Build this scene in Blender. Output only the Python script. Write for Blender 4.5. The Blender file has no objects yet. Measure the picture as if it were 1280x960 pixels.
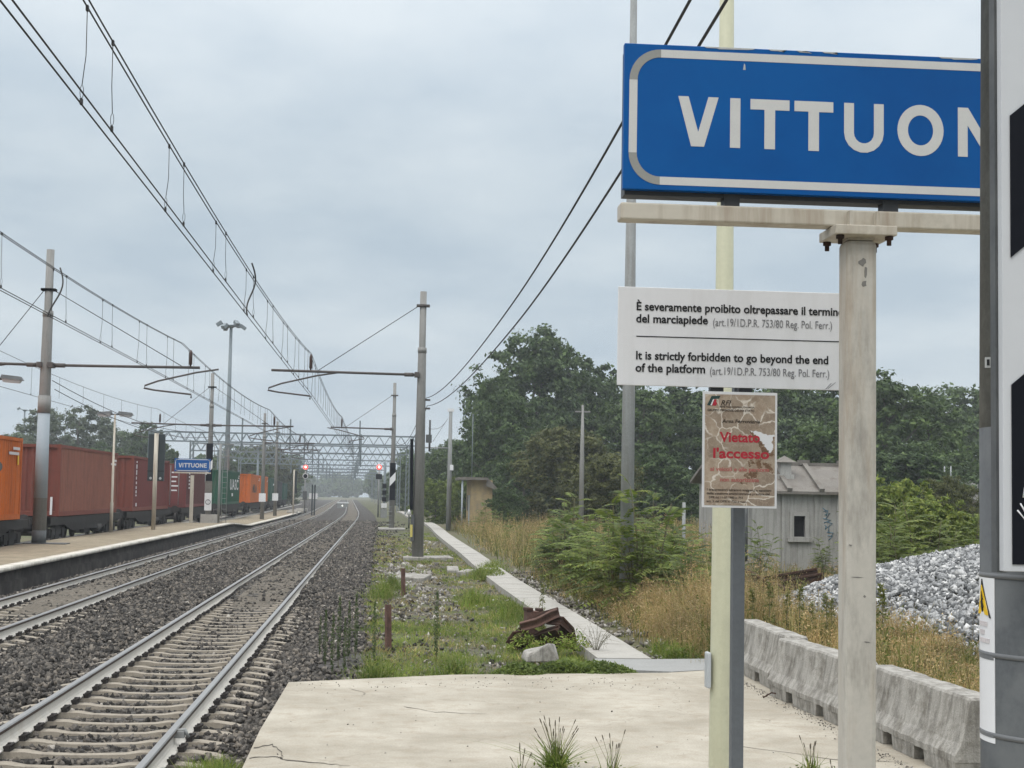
import bpy, bmesh, math, random
import numpy as np
from mathutils import Vector, Matrix, noise as mnoise

R = math.radians
rng = np.random.default_rng(7)
random.seed(7)
scene = bpy.context.scene
COL = scene.collection

# ------------------------------------------------------------------ camera
CAMZ = 2.14
FPX = 1900.0                       # focal length in pixels of the 1280 px wide photograph
ROLL = 0.0185
YAW = -0.0853
PITCH = 0.0736
cam_d = bpy.data.cameras.new("camera")
cam_d.sensor_width = 36.0
cam_d.lens = FPX / 1280 * 36.0
cam_d.clip_start = 0.05
cam_d.clip_end = 5000
cam = bpy.data.objects.new("camera", cam_d)
COL.objects.link(cam)
cam_rot = (Matrix.Rotation(YAW, 3, 'Z') @ Matrix.Rotation(math.pi / 2 + PITCH, 3, 'X') @ Matrix.Rotation(ROLL, 3, 'Z'))
cam.matrix_world = Matrix.Translation((0, 0, CAMZ)) @ cam_rot.to_4x4()
scene.camera = cam

# ------------------------------------------------------------------ world (overcast sky) and sun
SUN_EL, SUN_AZ = R(52), R(215)
world = bpy.data.worlds.new("World")
scene.world = world
world.use_nodes = True
wn, wl = world.node_tree.nodes, world.node_tree.links
wn.clear()
w_out = wn.new('ShaderNodeOutputWorld')
w_bg = wn.new('ShaderNodeBackground')
w_bg.inputs['Strength'].default_value = 0.1
w_sky = wn.new('ShaderNodeTexSky')
w_sky.sky_type = 'NISHITA'
w_sky.sun_disc = False
w_sky.sun_elevation = SUN_EL
w_sky.sun_rotation = SUN_AZ
w_sky.dust_density = 4.0
w_tc = wn.new('ShaderNodeTexCoord')
w_sep = wn.new('ShaderNodeSeparateXYZ')
wl.new(w_tc.outputs['Generated'], w_sep.inputs[0])
w_ramp = wn.new('ShaderNodeValToRGB')           # luminance of a cloud deck, brighter towards the zenith
w_ramp.color_ramp.interpolation = 'EASE'
els = w_ramp.color_ramp.elements
els[0].position, els[0].color = 0.0, (0.196, 0.222, 0.242, 1)
els[1].position, els[1].color = 1.0, (1.0, 1.0, 1.0, 1)
for p, c in ((0.17, (0.194, 0.222, 0.243, 1)), (0.36, (0.250, 0.277, 0.299, 1)), (0.50, (0.46, 0.475, 0.49, 1))):
    e = els.new(p)
    e.color = c
wl.new(w_sep.outputs['Z'], w_ramp.inputs['Fac'])
# cloud texture on a plane overhead: direction / (z + k)
w_add = wn.new('ShaderNodeMath'); w_add.operation = 'ADD'; w_add.inputs[1].default_value = 0.22
wl.new(w_sep.outputs['Z'], w_add.inputs[0])
w_comb = wn.new('ShaderNodeCombineXYZ')
for i in range(3):
    wl.new(w_add.outputs[0], w_comb.inputs[i])
w_div = wn.new('ShaderNodeVectorMath'); w_div.operation = 'DIVIDE'
wl.new(w_tc.outputs['Generated'], w_div.inputs[0]); wl.new(w_comb.outputs[0], w_div.inputs[1])
w_noise = wn.new('ShaderNodeTexNoise')
w_noise.inputs['Scale'].default_value = 2.1
w_noise.inputs['Detail'].default_value = 6
w_noise.inputs['Roughness'].default_value = 0.55
wl.new(w_div.outputs[0], w_noise.inputs['Vector'])
w_cr = wn.new('ShaderNodeValToRGB')
w_cr.color_ramp.elements[0].position, w_cr.color_ramp.elements[0].color = 0.36, (0.85, 0.89, 0.93, 1)
w_cr.color_ramp.elements[1].position, w_cr.color_ramp.elements[1].color = 0.66, (1.13, 1.11, 1.09, 1)
wl.new(w_noise.outputs['Fac'], w_cr.inputs['Fac'])
w_mul = wn.new('ShaderNodeMix'); w_mul.data_type = 'RGBA'; w_mul.blend_type = 'MULTIPLY'
w_mul.inputs['Factor'].default_value = 1.0
wl.new(w_ramp.outputs['Color'], w_mul.inputs['A']); wl.new(w_cr.outputs['Color'], w_mul.inputs['B'])
w_scale = wn.new('ShaderNodeVectorMath'); w_scale.operation = 'SCALE'
w_scale.inputs['Scale'].default_value = 27.0
wl.new(w_mul.outputs['Result'], w_scale.inputs[0])
w_mix = wn.new('ShaderNodeMix'); w_mix.data_type = 'RGBA'
w_mix.inputs['Factor'].default_value = 0.95
wl.new(w_sky.outputs['Color'], w_mix.inputs['A']); wl.new(w_scale.outputs[0], w_mix.inputs['B'])
wl.new(w_mix.outputs['Result'], w_bg.inputs['Color'])
wl.new(w_bg.outputs[0], w_out.inputs['Surface'])

sun_d = bpy.data.lights.new("sun", 'SUN')
sun_d.energy = 0.9
sun_d.angle = R(25)
sun_d.color = (1.0, 0.96, 0.9)
sun = bpy.data.objects.new("sun", sun_d)
COL.objects.link(sun)
sd = Vector((math.sin(SUN_AZ) * math.cos(SUN_EL), math.cos(SUN_AZ) * math.cos(SUN_EL), math.sin(SUN_EL)))
sun.rotation_euler = sd.to_track_quat('Z', 'Y').to_euler()

scene.render.engine = 'CYCLES'
scene.view_settings.view_transform = 'Standard'
scene.view_settings.look = 'None'
scene.view_settings.exposure = 0.16
scene.view_settings.gamma = 1.0
scene.cycles.use_denoising = True
scene.cycles.max_bounces = 5
scene.cycles.diffuse_bounces = 3
scene.cycles.volume_bounces = 0
scene.cycles.transparent_max_bounces = 8

# ------------------------------------------------------------------ photograph pixel -> place, given a real distance or height
def ray(px, py):
    d = cam_rot @ Vector(((px - 640) / FPX, -(py - 480) / FPX, -1.0))
    return d
def at(px, py, Y):                 # the point seen at that pixel, Y metres down the line
    d = ray(px, py)
    return Vector((0, 0, CAMZ)) + d * (Y / d.y)
def onz(px, py, z):                # the point seen at that pixel, on a level surface
    d = ray(px, py)
    return Vector((0, 0, CAMZ)) + d * ((z - CAMZ) / d.z)
def bend(y):                       # the line turns slightly to the left far away
    a, b, s = 110.0, 190.0, -0.020
    if y < a: return 0.0
    if y < b: return s * (y - a) ** 2 / (2 * (b - a))
    return s * (b - a) / 2 + s * (y - b)

# ------------------------------------------------------------------ materials
def nodes_of(name):
    m = bpy.data.materials.new(name)
    m.use_nodes = True
    nt = m.node_tree
    return m, nt.nodes, nt.links, nt.nodes['Principled BSDF']
def mixc(n, l, fac, a, b, mode='MIX'):
    x = n.new('ShaderNodeMix'); x.data_type = 'RGBA'; x.blend_type = mode
    if hasattr(fac, 'is_linked'): l.new(fac, x.inputs['Factor'])
    else: x.inputs['Factor'].default_value = fac
    for s, v in (('A', a), ('B', b)):
        if hasattr(v, 'is_linked'): l.new(v, x.inputs[s])
        else: x.inputs[s].default_value = (*v, 1)
    return x.outputs['Result']
def ramp(n, l, src, p0, p1, c0=(0, 0, 0), c1=(1, 1, 1)):
    r = n.new('ShaderNodeValToRGB')
    r.color_ramp.elements[0].position, r.color_ramp.elements[0].color = p0, (*c0, 1)
    r.color_ramp.elements[1].position, r.color_ramp.elements[1].color = p1, (*c1, 1)
    l.new(src, r.inputs['Fac'])
    return r.outputs['Color']
def noise_tex(n, l, vec, scale, detail=5, rough=0.6, stretch=None):
    t = n.new('ShaderNodeTexNoise')
    t.inputs['Scale'].default_value = scale
    t.inputs['Detail'].default_value = detail
    t.inputs['Roughness'].default_value = rough
    if stretch:
        mp = n.new('ShaderNodeMapping'); mp.inputs['Scale'].default_value = stretch
        l.new(vec, mp.inputs['Vector']); vec = mp.outputs[0]
    l.new(vec, t.inputs['Vector'])
    return t.outputs['Fac']
def mat(name, c, rough=0.8, metal=0.0, var=0.25, scale=3.0, fine=40.0, c2=None, patch=(0.45, 0.65), patch_scale=1.2,
        bump=0.0, stretch=None, island=0.0, spec=0.3, streak=None):
    """Colour c worn by noise; c2 = a second colour in patches; streak = (colour, amount) runs down the surface."""
    m, n, l, b = nodes_of(name)
    tc = n.new('ShaderNodeTexCoord').outputs['Object']
    big = noise_tex(n, l, tc, scale, 6, 0.62, stretch)
    sm = noise_tex(n, l, tc, fine, 4, 0.6)
    lo = tuple(x * (1 - var) for x in c); hi = tuple(min(1, x * (1 + var)) for x in c)
    col = ramp(n, l, big, 0.3, 0.7, lo, hi)
    col = mixc(n, l, 0.5, col, ramp(n, l, sm, 0.3, 0.7, lo, hi))
    if c2:
        col = mixc(n, l, ramp(n, l, noise_tex(n, l, tc, patch_scale, 8, 0.68, stretch), *patch), col, c2)
    if streak:
        sc, amt = streak
        f = ramp(n, l, noise_tex(n, l, tc, 9.0, 6, 0.65, (1, 1, 0.08)), 0.47, 0.70, (0, 0, 0), (amt,) * 3)
        col = mixc(n, l, f, col, sc)
    if island:
        g = n.new('ShaderNodeNewGeometry').outputs['Random Per Island']
        col = mixc(n, l, 1.0, col, ramp(n, l, g, 0, 1, (1 - island,) * 3, (1 + island,) * 3), 'MULTIPLY')
    l.new(col, b.inputs['Base Color'])
    b.inputs['Roughness'].default_value = rough
    b.inputs['Metallic'].default_value = metal
    b.inputs['Specular IOR Level'].default_value = spec
    if bump:
        bp = n.new('ShaderNodeBump'); bp.inputs['Strength'].default_value = bump; bp.inputs['Distance'].default_value = 0.02
        l.new(sm, bp.inputs['Height']); l.new(bp.outputs[0], b.inputs['Normal'])
    return m
def leaf_mat(name, cols, trans=0.3):
    """Leaves and blades: every leaf its own tone out of cols."""
    m, n, l, b = nodes_of(name)
    g = n.new('ShaderNodeNewGeometry').outputs['Random Per Island']
    r = n.new('ShaderNodeValToRGB')
    el = r.color_ramp.elements
    el[0].position, el[0].color = 0, (*cols[0], 1)
    el[1].position, el[1].color = 1, (*cols[-1], 1)
    for i, c in enumerate(cols[1:-1]):
        e = el.new((i + 1) / (len(cols) - 1)); e.color = (*c, 1)
    l.new(g, r.inputs['Fac'])
    tc = n.new('ShaderNodeTexCoord').outputs['Object']
    col = mixc(n, l, 1.0, r.outputs['Color'], ramp(n, l, noise_tex(n, l, tc, 0.9, 4), 0.36, 0.64, (0.6, 0.62, 0.6), (1.45, 1.38, 1.2)), 'MULTIPLY')
    l.new(col, b.inputs['Base Color'])
    b.inputs['Roughness'].default_value = 0.6
    b.inputs['Specular IOR Level'].default_value = 0.25
    tr = n.new('ShaderNodeBsdfTranslucent'); l.new(col, tr.inputs['Color'])
    mx = n.new('ShaderNodeMixShader'); mx.inputs[0].default_value = trans
    l.new(b.outputs[0], mx.inputs[1]); l.new(tr.outputs[0], mx.inputs[2])
    l.new(mx.outputs[0], n['Material Output'].inputs['Surface'])
    return m
def stone_mat(name, cols, rough=0.9):
    m, n, l, b = nodes_of(name)
    g = n.new('ShaderNodeNewGeometry').outputs['Random Per Island']
    r = n.new('ShaderNodeValToRGB'); r.color_ramp.interpolation = 'CONSTANT'
    el = r.color_ramp.elements
    el[0].position, el[0].color = 0, (*cols[0][1], 1)
    el[1].position, el[1].color = cols[1][0], (*cols[1][1], 1)
    for p, c in cols[2:]:
        e = el.new(p); e.color = (*c, 1)
    l.new(g, r.inputs['Fac'])
    tc = n.new('ShaderNodeTexCoord').outputs['Object']
    col = mixc(n, l, 1.0, r.outputs['Color'], ramp(n, l, noise_tex(n, l, tc, 45, 4), 0.3, 0.7, (0.7,) * 3, (1.3,) * 3), 'MULTIPLY')
    l.new(col, b.inputs['Base Color'])
    b.inputs['Roughness'].default_value = rough
    b.inputs['Specular IOR Level'].default_value = 0.25
    return m
def emit_mat(name, c, s):
    m, n, l, b = nodes_of(name)
    b.inputs['Base Color'].default_value = (*c, 1)
    b.inputs['Emission Color'].default_value = (*c, 1)
    b.inputs['Emission Strength'].default_value = s
    return m

M = {}
M['steel_grey'] = mat('weathered_galvanised_steel', (0.25, 0.26, 0.255), 0.6, 0.0, 0.2, 2.0, 30, streak=((0.16, 0.14, 0.12), 0.5))
M['mast_brown'] = mat('weathered_mast_paint', (0.245, 0.242, 0.23), 0.7, 0, 0.18, 1.5, 25, streak=((0.15, 0.143, 0.13), 0.55))
M['mast_silver'] = mat('aluminium_paint', (0.32, 0.36, 0.39), 0.6, 0, 0.10, 1.5, 25, spec=0.15, streak=((0.32, 0.34, 0.36), 0.4))
M['mast_dark'] = mat('dark_grey_mast_paint', (0.075, 0.08, 0.083), 0.55, 0, 0.25, 3.0, 60, c2=(0.11, 0.115, 0.115), patch_scale=4)
M['mast_mottled'] = mat('mottled_zinc', (0.125, 0.13, 0.125), 0.55, 0, 0.3, 7.0, 60, c2=(0.21, 0.215, 0.205), patch=(0.5, 0.72), patch_scale=6)
M['gantry'] = mat('blue_grey_steel', (0.17, 0.2, 0.215), 0.6, 0, 0.2, 1.0, 20)
M['wire'] = mat('oxidised_copper_wire', (0.035, 0.033, 0.032), 0.6, 0, 0.1)
M['cable'] = mat('black_cable', (0.03, 0.03, 0.032), 0.6, 0, 0.1)
M['arm'] = mat('brown_painted_pipe', (0.085, 0.075, 0.07), 0.6, 0, 0.2, 3, 30)
M['insulator'] = mat('brown_insulator', (0.06, 0.035, 0.028), 0.35, 0, 0.15)
M['concrete'] = mat('grey_concrete', (0.36, 0.345, 0.32), 0.9, 0, 0.18, 2, 45, c2=(0.24, 0.23, 0.21), patch=(0.5, 0.75), patch_scale=3, bump=0.3)
M['old_concrete'] = mat('stained_concrete', (0.33, 0.315, 0.285), 0.9, 0, 0.22, 4, 60, c2=(0.15, 0.137, 0.115), patch=(0.47, 0.68), patch_scale=5, bump=0.5, streak=((0.10, 0.092, 0.08), 0.75))
M['slab'] = None
M['path'] = mat('pale_concrete', (0.335, 0.32, 0.29), 0.9, 0, 0.2, 1.5, 30, c2=(0.23, 0.215, 0.185), patch=(0.5, 0.75), patch_scale=2.2, bump=0.25)
M['sleeper'] = mat('dusty_concrete_sleeper', (0.275, 0.242, 0.195), 0.9, 0, 0.22, 5, 60, c2=(0.15, 0.128, 0.103), patch=(0.5, 0.72), patch_scale=6, bump=0.4)
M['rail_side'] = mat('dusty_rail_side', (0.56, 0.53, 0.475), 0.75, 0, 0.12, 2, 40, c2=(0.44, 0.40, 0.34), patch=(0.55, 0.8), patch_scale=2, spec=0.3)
M['rail_rust_shadow'] = mat('rail_flank_rust_and_shadow', (0.07, 0.05, 0.04), 0.8, 0, 0.3, 2, 40)  # rust on the head sides, plus the shadow under the head painted dark
M['rail_top'] = mat('worn_rail_head', (0.30, 0.29, 0.28), 0.35, 0.6, 0.15, 2, 40)
M['clip'] = mat('rail_clip', (0.03, 0.026, 0.024), 0.8, 0, 0.3, 20, 80)
M['rust'] = mat('rust', (0.055, 0.028, 0.019), 0.85, 0, 0.35, 6, 50, c2=(0.03, 0.018, 0.014), patch_scale=5, bump=0.4)
M['rust_light'] = mat('pale_rust', (0.115, 0.065, 0.05), 0.85, 0, 0.3, 6, 50, c2=(0.065, 0.04, 0.032), patch_scale=7, bump=0.4)
M['cream'] = mat('chipped_cream_paint', (0.50, 0.46, 0.385), 0.55, 0, 0.07, 2, 30, c2=(0.36, 0.32, 0.26), patch=(0.58, 0.75), patch_scale=5, streak=((0.25, 0.18, 0.12), 0.75))
M['post_cream'] = mat('chipped_pale_paint', (0.46, 0.435, 0.385), 0.55, 0, 0.10, 4, 40, c2=(0.22, 0.205, 0.18), patch=(0.50, 0.74), patch_scale=5, stretch=(1.6, 1.6, 0.45), streak=((0.33, 0.25, 0.17), 0.8))
M['sign_blue'] = mat('blue_sign_face', (0.002, 0.075, 0.275), 0.5, 0, 0.10, 1.5, 3, c2=(0.003, 0.092, 0.31), patch=(0.4, 0.7), patch_scale=2, spec=0.15)
M['sign_light'] = mat('reflective_sign_white', (0.55, 0.545, 0.525), 0.5, 0, 0.06, 12, 200, island=0.0)
M['sign_mid'] = mat('tarnished_sign_grey', (0.27, 0.27, 0.25), 0.5, 0, 0.08, 12, 100)
M['sign_back'] = mat('dark_sign_casing', (0.05, 0.052, 0.055), 0.5, 0, 0.15)
M['bare'] = mat('peeled_backing', (0.42, 0.43, 0.42), 0.7, 0, 0.15)
M['white'] = mat('white_panel', (0.69, 0.69, 0.70), 0.45, 0, 0.03, 1.0, 40, streak=((0.55, 0.54, 0.53), 0.35))
M['black'] = mat('black_lettering', (0.012, 0.012, 0.013), 0.5, 0, 0.1)
M['grey_text'] = mat('grey_lettering', (0.19, 0.19, 0.2), 0.6, 0, 0.1)
M['red_text'] = mat('faded_red_lettering', (0.42, 0.028, 0.045), 0.6, 0, 0.2, 10, 40, c2=(0.46, 0.13, 0.12), patch=(0.55, 0.75), patch_scale=18)
M['dark_text'] = mat('faded_dark_lettering', (0.06, 0.045, 0.035), 0.7, 0, 0.2, c2=(0.26, 0.2, 0.15), patch=(0.5, 0.75), patch_scale=40)
M['pale_red_text'] = mat('pale_red_lettering', (0.43, 0.14, 0.12), 0.7, 0, 0.2, c2=(0.42, 0.27, 0.21), patch=(0.52, 0.7), patch_scale=40)
M['logo_red'] = mat('logo_red', (0.42, 0.03, 0.05), 0.6, 0, 0.1)
M['logo_green'] = mat('logo_dark_green', (0.03, 0.06, 0.055), 0.6, 0, 0.1)
M['yellow_pole'] = mat('pale_yellow_paint', (0.47, 0.465, 0.335), 0.5, 0, 0.07, 3, 40, c2=(0.39, 0.385, 0.285), patch=(0.52, 0.75), patch_scale=4, streak=((0.38, 0.36, 0.25), 0.4))
M['post_grey'] = mat('dark_grey_post', (0.115, 0.125, 0.135), 0.5, 0, 0.15, 4, 50)
M['hatch'] = mat('grey_plastic', (0.40, 0.42, 0.43), 0.4, 0, 0.05)
M['yellow'] = mat('warning_yellow', (0.78, 0.50, 0.015), 0.5, 0, 0.04)
M['strap'] = mat('dull_strap', (0.15, 0.155, 0.16), 0.5, 0, 0.1)
M['chip'] = mat('bare_grey_chip', (0.19, 0.18, 0.165), 0.7, 0, 0.2)
M['crack'] = mat('dark_crack', (0.07, 0.06, 0.048), 0.95, 0, 0.2)
M['landing'] = mat('grey_landing', (0.25, 0.25, 0.24), 0.9, 0, 0.15, 2, 30)
M['pale_yellow'] = mat('pale_yellow_plate', (0.55, 0.47, 0.14), 0.6, 0, 0.1)
M['wagon_light'] = mat('dusty_wagon_fittings', (0.075, 0.07, 0.065), 0.85, 0, 0.3, 2, 20)
M['faded'] = mat('faded_print', (0.60, 0.56, 0.56), 0.6, 0, 0.05)
M['paper'] = mat('white_sheet', (0.72, 0.72, 0.73), 0.5, 0, 0.03)
M['board_white'] = mat('reflective_board_white', (0.50, 0.51, 0.525), 0.5, 0, 0.05, 10, 300)
M['board_black'] = mat('board_black', (0.006, 0.007, 0.011), 0.6, 0, 0.1, spec=0.12)
M['wagon'] = mat('dirty_wagon_steel', (0.03, 0.028, 0.027), 0.85, 0, 0.35, 2, 20)
M['wagon_wheel'] = mat('wheel_steel', (0.05, 0.045, 0.042), 0.7, 0, 0.3, 2, 20)
M['hut'] = mat('grey_render', (0.34, 0.333, 0.313), 0.92, 0, 0.16, 1.2, 20, c2=(0.27, 0.262, 0.245), patch=(0.48, 0.75), patch_scale=1.4, streak=((0.14, 0.135, 0.12), 0.6), bump=0.2)
M['hut_roof'] = mat('weathered_roof', (0.165, 0.152, 0.135), 0.9, 0, 0.25, 1.5, 20, c2=(0.105, 0.088, 0.072), patch=(0.5, 0.7), patch_scale=2)
M['ochre'] = mat('ochre_render', (0.36, 0.275, 0.15), 0.9, 0, 0.15, 1, 20, c2=(0.24, 0.2, 0.14), patch_scale=1.5)
M['dark_void'] = mat('dark_opening', (0.008, 0.008, 0.009), 0.9, 0, 0.1)
M['bark'] = mat('bark', (0.085, 0.07, 0.055), 0.95, 0, 0.3, 4, 30)
M['stem'] = mat('green_brown_stem', (0.12, 0.11, 0.06), 0.9, 0, 0.3, 4, 30)
M['red_lamp'] = emit_mat('red_signal_lamp', (0.9, 0.035, 0.03), 0.9)
M['red_core'] = emit_mat('red_signal_core', (1.0, 0.35, 0.30), 3.0)
M['white_lamp'] = emit_mat('white_lamp', (1.0, 0.98, 0.9), 1.1)
M['lamp_glass'] = mat('lamp_glass', (0.5, 0.52, 0.53), 0.3, 0, 0.05)
M['panel_dark'] = mat('dark_display_panel', (0.035, 0.045, 0.05), 0.5, 0, 0.1)

# slab: warm pale concrete with stains, cracks
def slab_mat():
    m, n, l, b = nodes_of('worn_platform_concrete')
    tc = n.new('ShaderNodeTexCoord').outputs['Object']
    a = noise_tex(n, l, tc, 0.9, 9, 0.66)
    c = noise_tex(n, l, tc, 60, 5, 0.7)
    s = noise_tex(n, l, tc, 4.5, 9, 0.72)
    col = ramp(n, l, a, 0.36, 0.64, (0.285, 0.255, 0.202), (0.415, 0.38, 0.315))
    col = mixc(n, l, ramp(n, l, s, 0.50, 0.70, (0,) * 3, (0.75,) * 3), col, (0.28, 0.235, 0.175))
    col = mixc(n, l, ramp(n, l, noise_tex(n, l, tc, 3.3, 7, 0.7), 0.62, 0.76, (0,) * 3, (0.5,) * 3), col, (0.49, 0.445, 0.365))
    col = mixc(n, l, 1.0, col, ramp(n, l, c, 0.3, 0.7, (0.78,) * 3, (1.14,) * 3), 'MULTIPLY')
    v = n.new('ShaderNodeTexVoronoi'); v.feature = 'DISTANCE_TO_EDGE'; v.inputs['Scale'].default_value = 0.24
    w = n.new('ShaderNodeVectorMath'); w.operation = 'ADD'
    wnz = n.new('ShaderNodeTexNoise'); wnz.inputs['Scale'].default_value = 3; wnz.inputs['Detail'].default_value = 5
    l.new(tc, wnz.inputs['Vector']); l.new(tc, w.inputs[0])
    wsc = n.new('ShaderNodeVectorMath'); wsc.operation = 'SCALE'; wsc.inputs['Scale'].default_value = 0.6
    l.new(wnz.outputs['Color'], wsc.inputs[0]); l.new(wsc.outputs[0], w.inputs[1]); l.new(w.outputs[0], v.inputs['Vector'])
    col = mixc(n, l, ramp(n, l, v.outputs['Distance'], 0.0, 0.003, (0.4,) * 3, (0,) * 3), col, (0.2, 0.17, 0.13))
    l.new(col, b.inputs['Base Color']); b.inputs['Roughness'].default_value = 0.9
    b.inputs['Specular IOR Level'].default_value = 0.25
    bp = n.new('ShaderNodeBump'); bp.inputs['Strength'].default_value = 0.35; bp.inputs['Distance'].default_value = 0.01
    l.new(c, bp.inputs['Height']); l.new(bp.outputs[0], b.inputs['Normal'])
    return m
M['slab'] = slab_mat()
def gravel_mat(name, c0, c1, scale=16.0, dust=None, dust_amt=0.5):
    """A surface of small stones for where single ones can no longer be told apart."""
    m, n, l, b = nodes_of(name)
    tc = n.new('ShaderNodeTexCoord').outputs['Object']
    v = n.new('ShaderNodeTexVoronoi'); v.inputs['Scale'].default_value = scale
    l.new(tc, v.inputs['Vector'])
    sp = n.new('ShaderNodeSeparateColor'); l.new(v.outputs['Color'], sp.inputs[0])
    col = ramp(n, l, sp.outputs[0], 0, 1, c0, c1)
    col = mixc(n, l, 1.0, col, ramp(n, l, noise_tex(n, l, tc, 0.7, 6), 0.3, 0.7, (0.75,) * 3, (1.2,) * 3), 'MULTIPLY')
    if dust:
        col = mixc(n, l, ramp(n, l, noise_tex(n, l, tc, 0.9, 6), 0.4, 0.6, (0,) * 3, (dust_amt,) * 3), col, dust)
    l.new(col, b.inputs['Base Color']); b.inputs['Roughness'].default_value = 0.95
    b.inputs['Specular IOR Level'].default_value = 0.15
    bp = n.new('ShaderNodeBump'); bp.inputs['Strength'].default_value = 0.9; bp.inputs['Distance'].default_value = 0.04; bp.invert = True
    l.new(v.outputs['Distance'], bp.inputs['Height']); l.new(bp.outputs[0], b.inputs['Normal'])
    return m
M['ballast'] = gravel_mat('dark_ballast', (0.02, 0.019, 0.018), (0.11, 0.103, 0.096), 13, (0.075, 0.066, 0.058), 0.4)
M['track_fill'] = gravel_mat('dusty_ballast', (0.055, 0.049, 0.04), (0.19, 0.168, 0.138), 20, (0.15, 0.13, 0.104), 0.5)
M['cess'] = gravel_mat('mossy_gravel', (0.065, 0.06, 0.05), (0.17, 0.157, 0.13), 18, (0.085, 0.10, 0.03), 0.9)
M['earth'] = mat('weedy_earth', (0.10, 0.085, 0.05), 0.95, 0, 0.3, 0.5, 6, c2=(0.06, 0.08, 0.025), patch_scale=0.5)
M['ground'] = mat('field_ground', (0.085, 0.09, 0.045), 0.95, 0, 0.3, 0.1, 2, c2=(0.12, 0.1, 0.06), patch_scale=0.05)
M['stone_dark'] = stone_mat('ballast_stone', [(0, (0.022, 0.020, 0.018)), (0.20, (0.046, 0.042, 0.038)), (0.42, (0.078, 0.071, 0.063)), (0.64, (0.115, 0.103, 0.09)), (0.82, (0.16, 0.14, 0.117)), (0.99, (0.34, 0.31, 0.27))])
M['stone_pale'] = stone_mat('crushed_stone', [(0, (0.10, 0.103, 0.105)), (0.25, (0.18, 0.184, 0.186)), (0.5, (0.28, 0.283, 0.284)), (0.72, (0.39, 0.391, 0.388)), (0.9, (0.52, 0.516, 0.505))])
M['pale_rubble'] = stone_mat('pale_broken_concrete', [(0, (0.13, 0.12, 0.105)), (0.3, (0.21, 0.195, 0.175)), (0.6, (0.29, 0.272, 0.25)), (0.85, (0.38, 0.362, 0.34))])
M['rubble'] = stone_mat('rubble_stone', [(0, (0.09, 0.08, 0.068)), (0.35, (0.17, 0.155, 0.135)), (0.65, (0.27, 0.25, 0.22)), (0.88, (0.42, 0.40, 0.37))])
def platform_top_mat():
    m, n, l, b = nodes_of('worn_asphalt_with_dry_moss')
    tc = n.new('ShaderNodeTexCoord').outputs['Object']
    col = ramp(n, l, noise_tex(n, l, tc, 1.6, 8, 0.7), 0.3, 0.7, (0.15, 0.118, 0.075), (0.29, 0.24, 0.165))
    col = mixc(n, l, ramp(n, l, noise_tex(n, l, tc, 5, 6), 0.5, 0.7, (0,) * 3, (0.6,) * 3), col, (0.10, 0.09, 0.05))
    l.new(col, b.inputs['Base Color']); b.inputs['Roughness'].default_value = 0.95
    return m
M['ptop'] = platform_top_mat()
M['pedge'] = mat('worn_white_edge', (0.56, 0.53, 0.47), 0.85, 0, 0.18, 1.5, 30, c2=(0.30, 0.27, 0.22), patch=(0.46, 0.66), patch_scale=1.6)
M['pwall'] = mat('sooty_platform_wall', (0.022, 0.020, 0.019), 0.95, 0, 0.3, 1.5, 25, spec=0.1, c2=(0.05, 0.046, 0.042), patch_scale=1.5)

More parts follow.
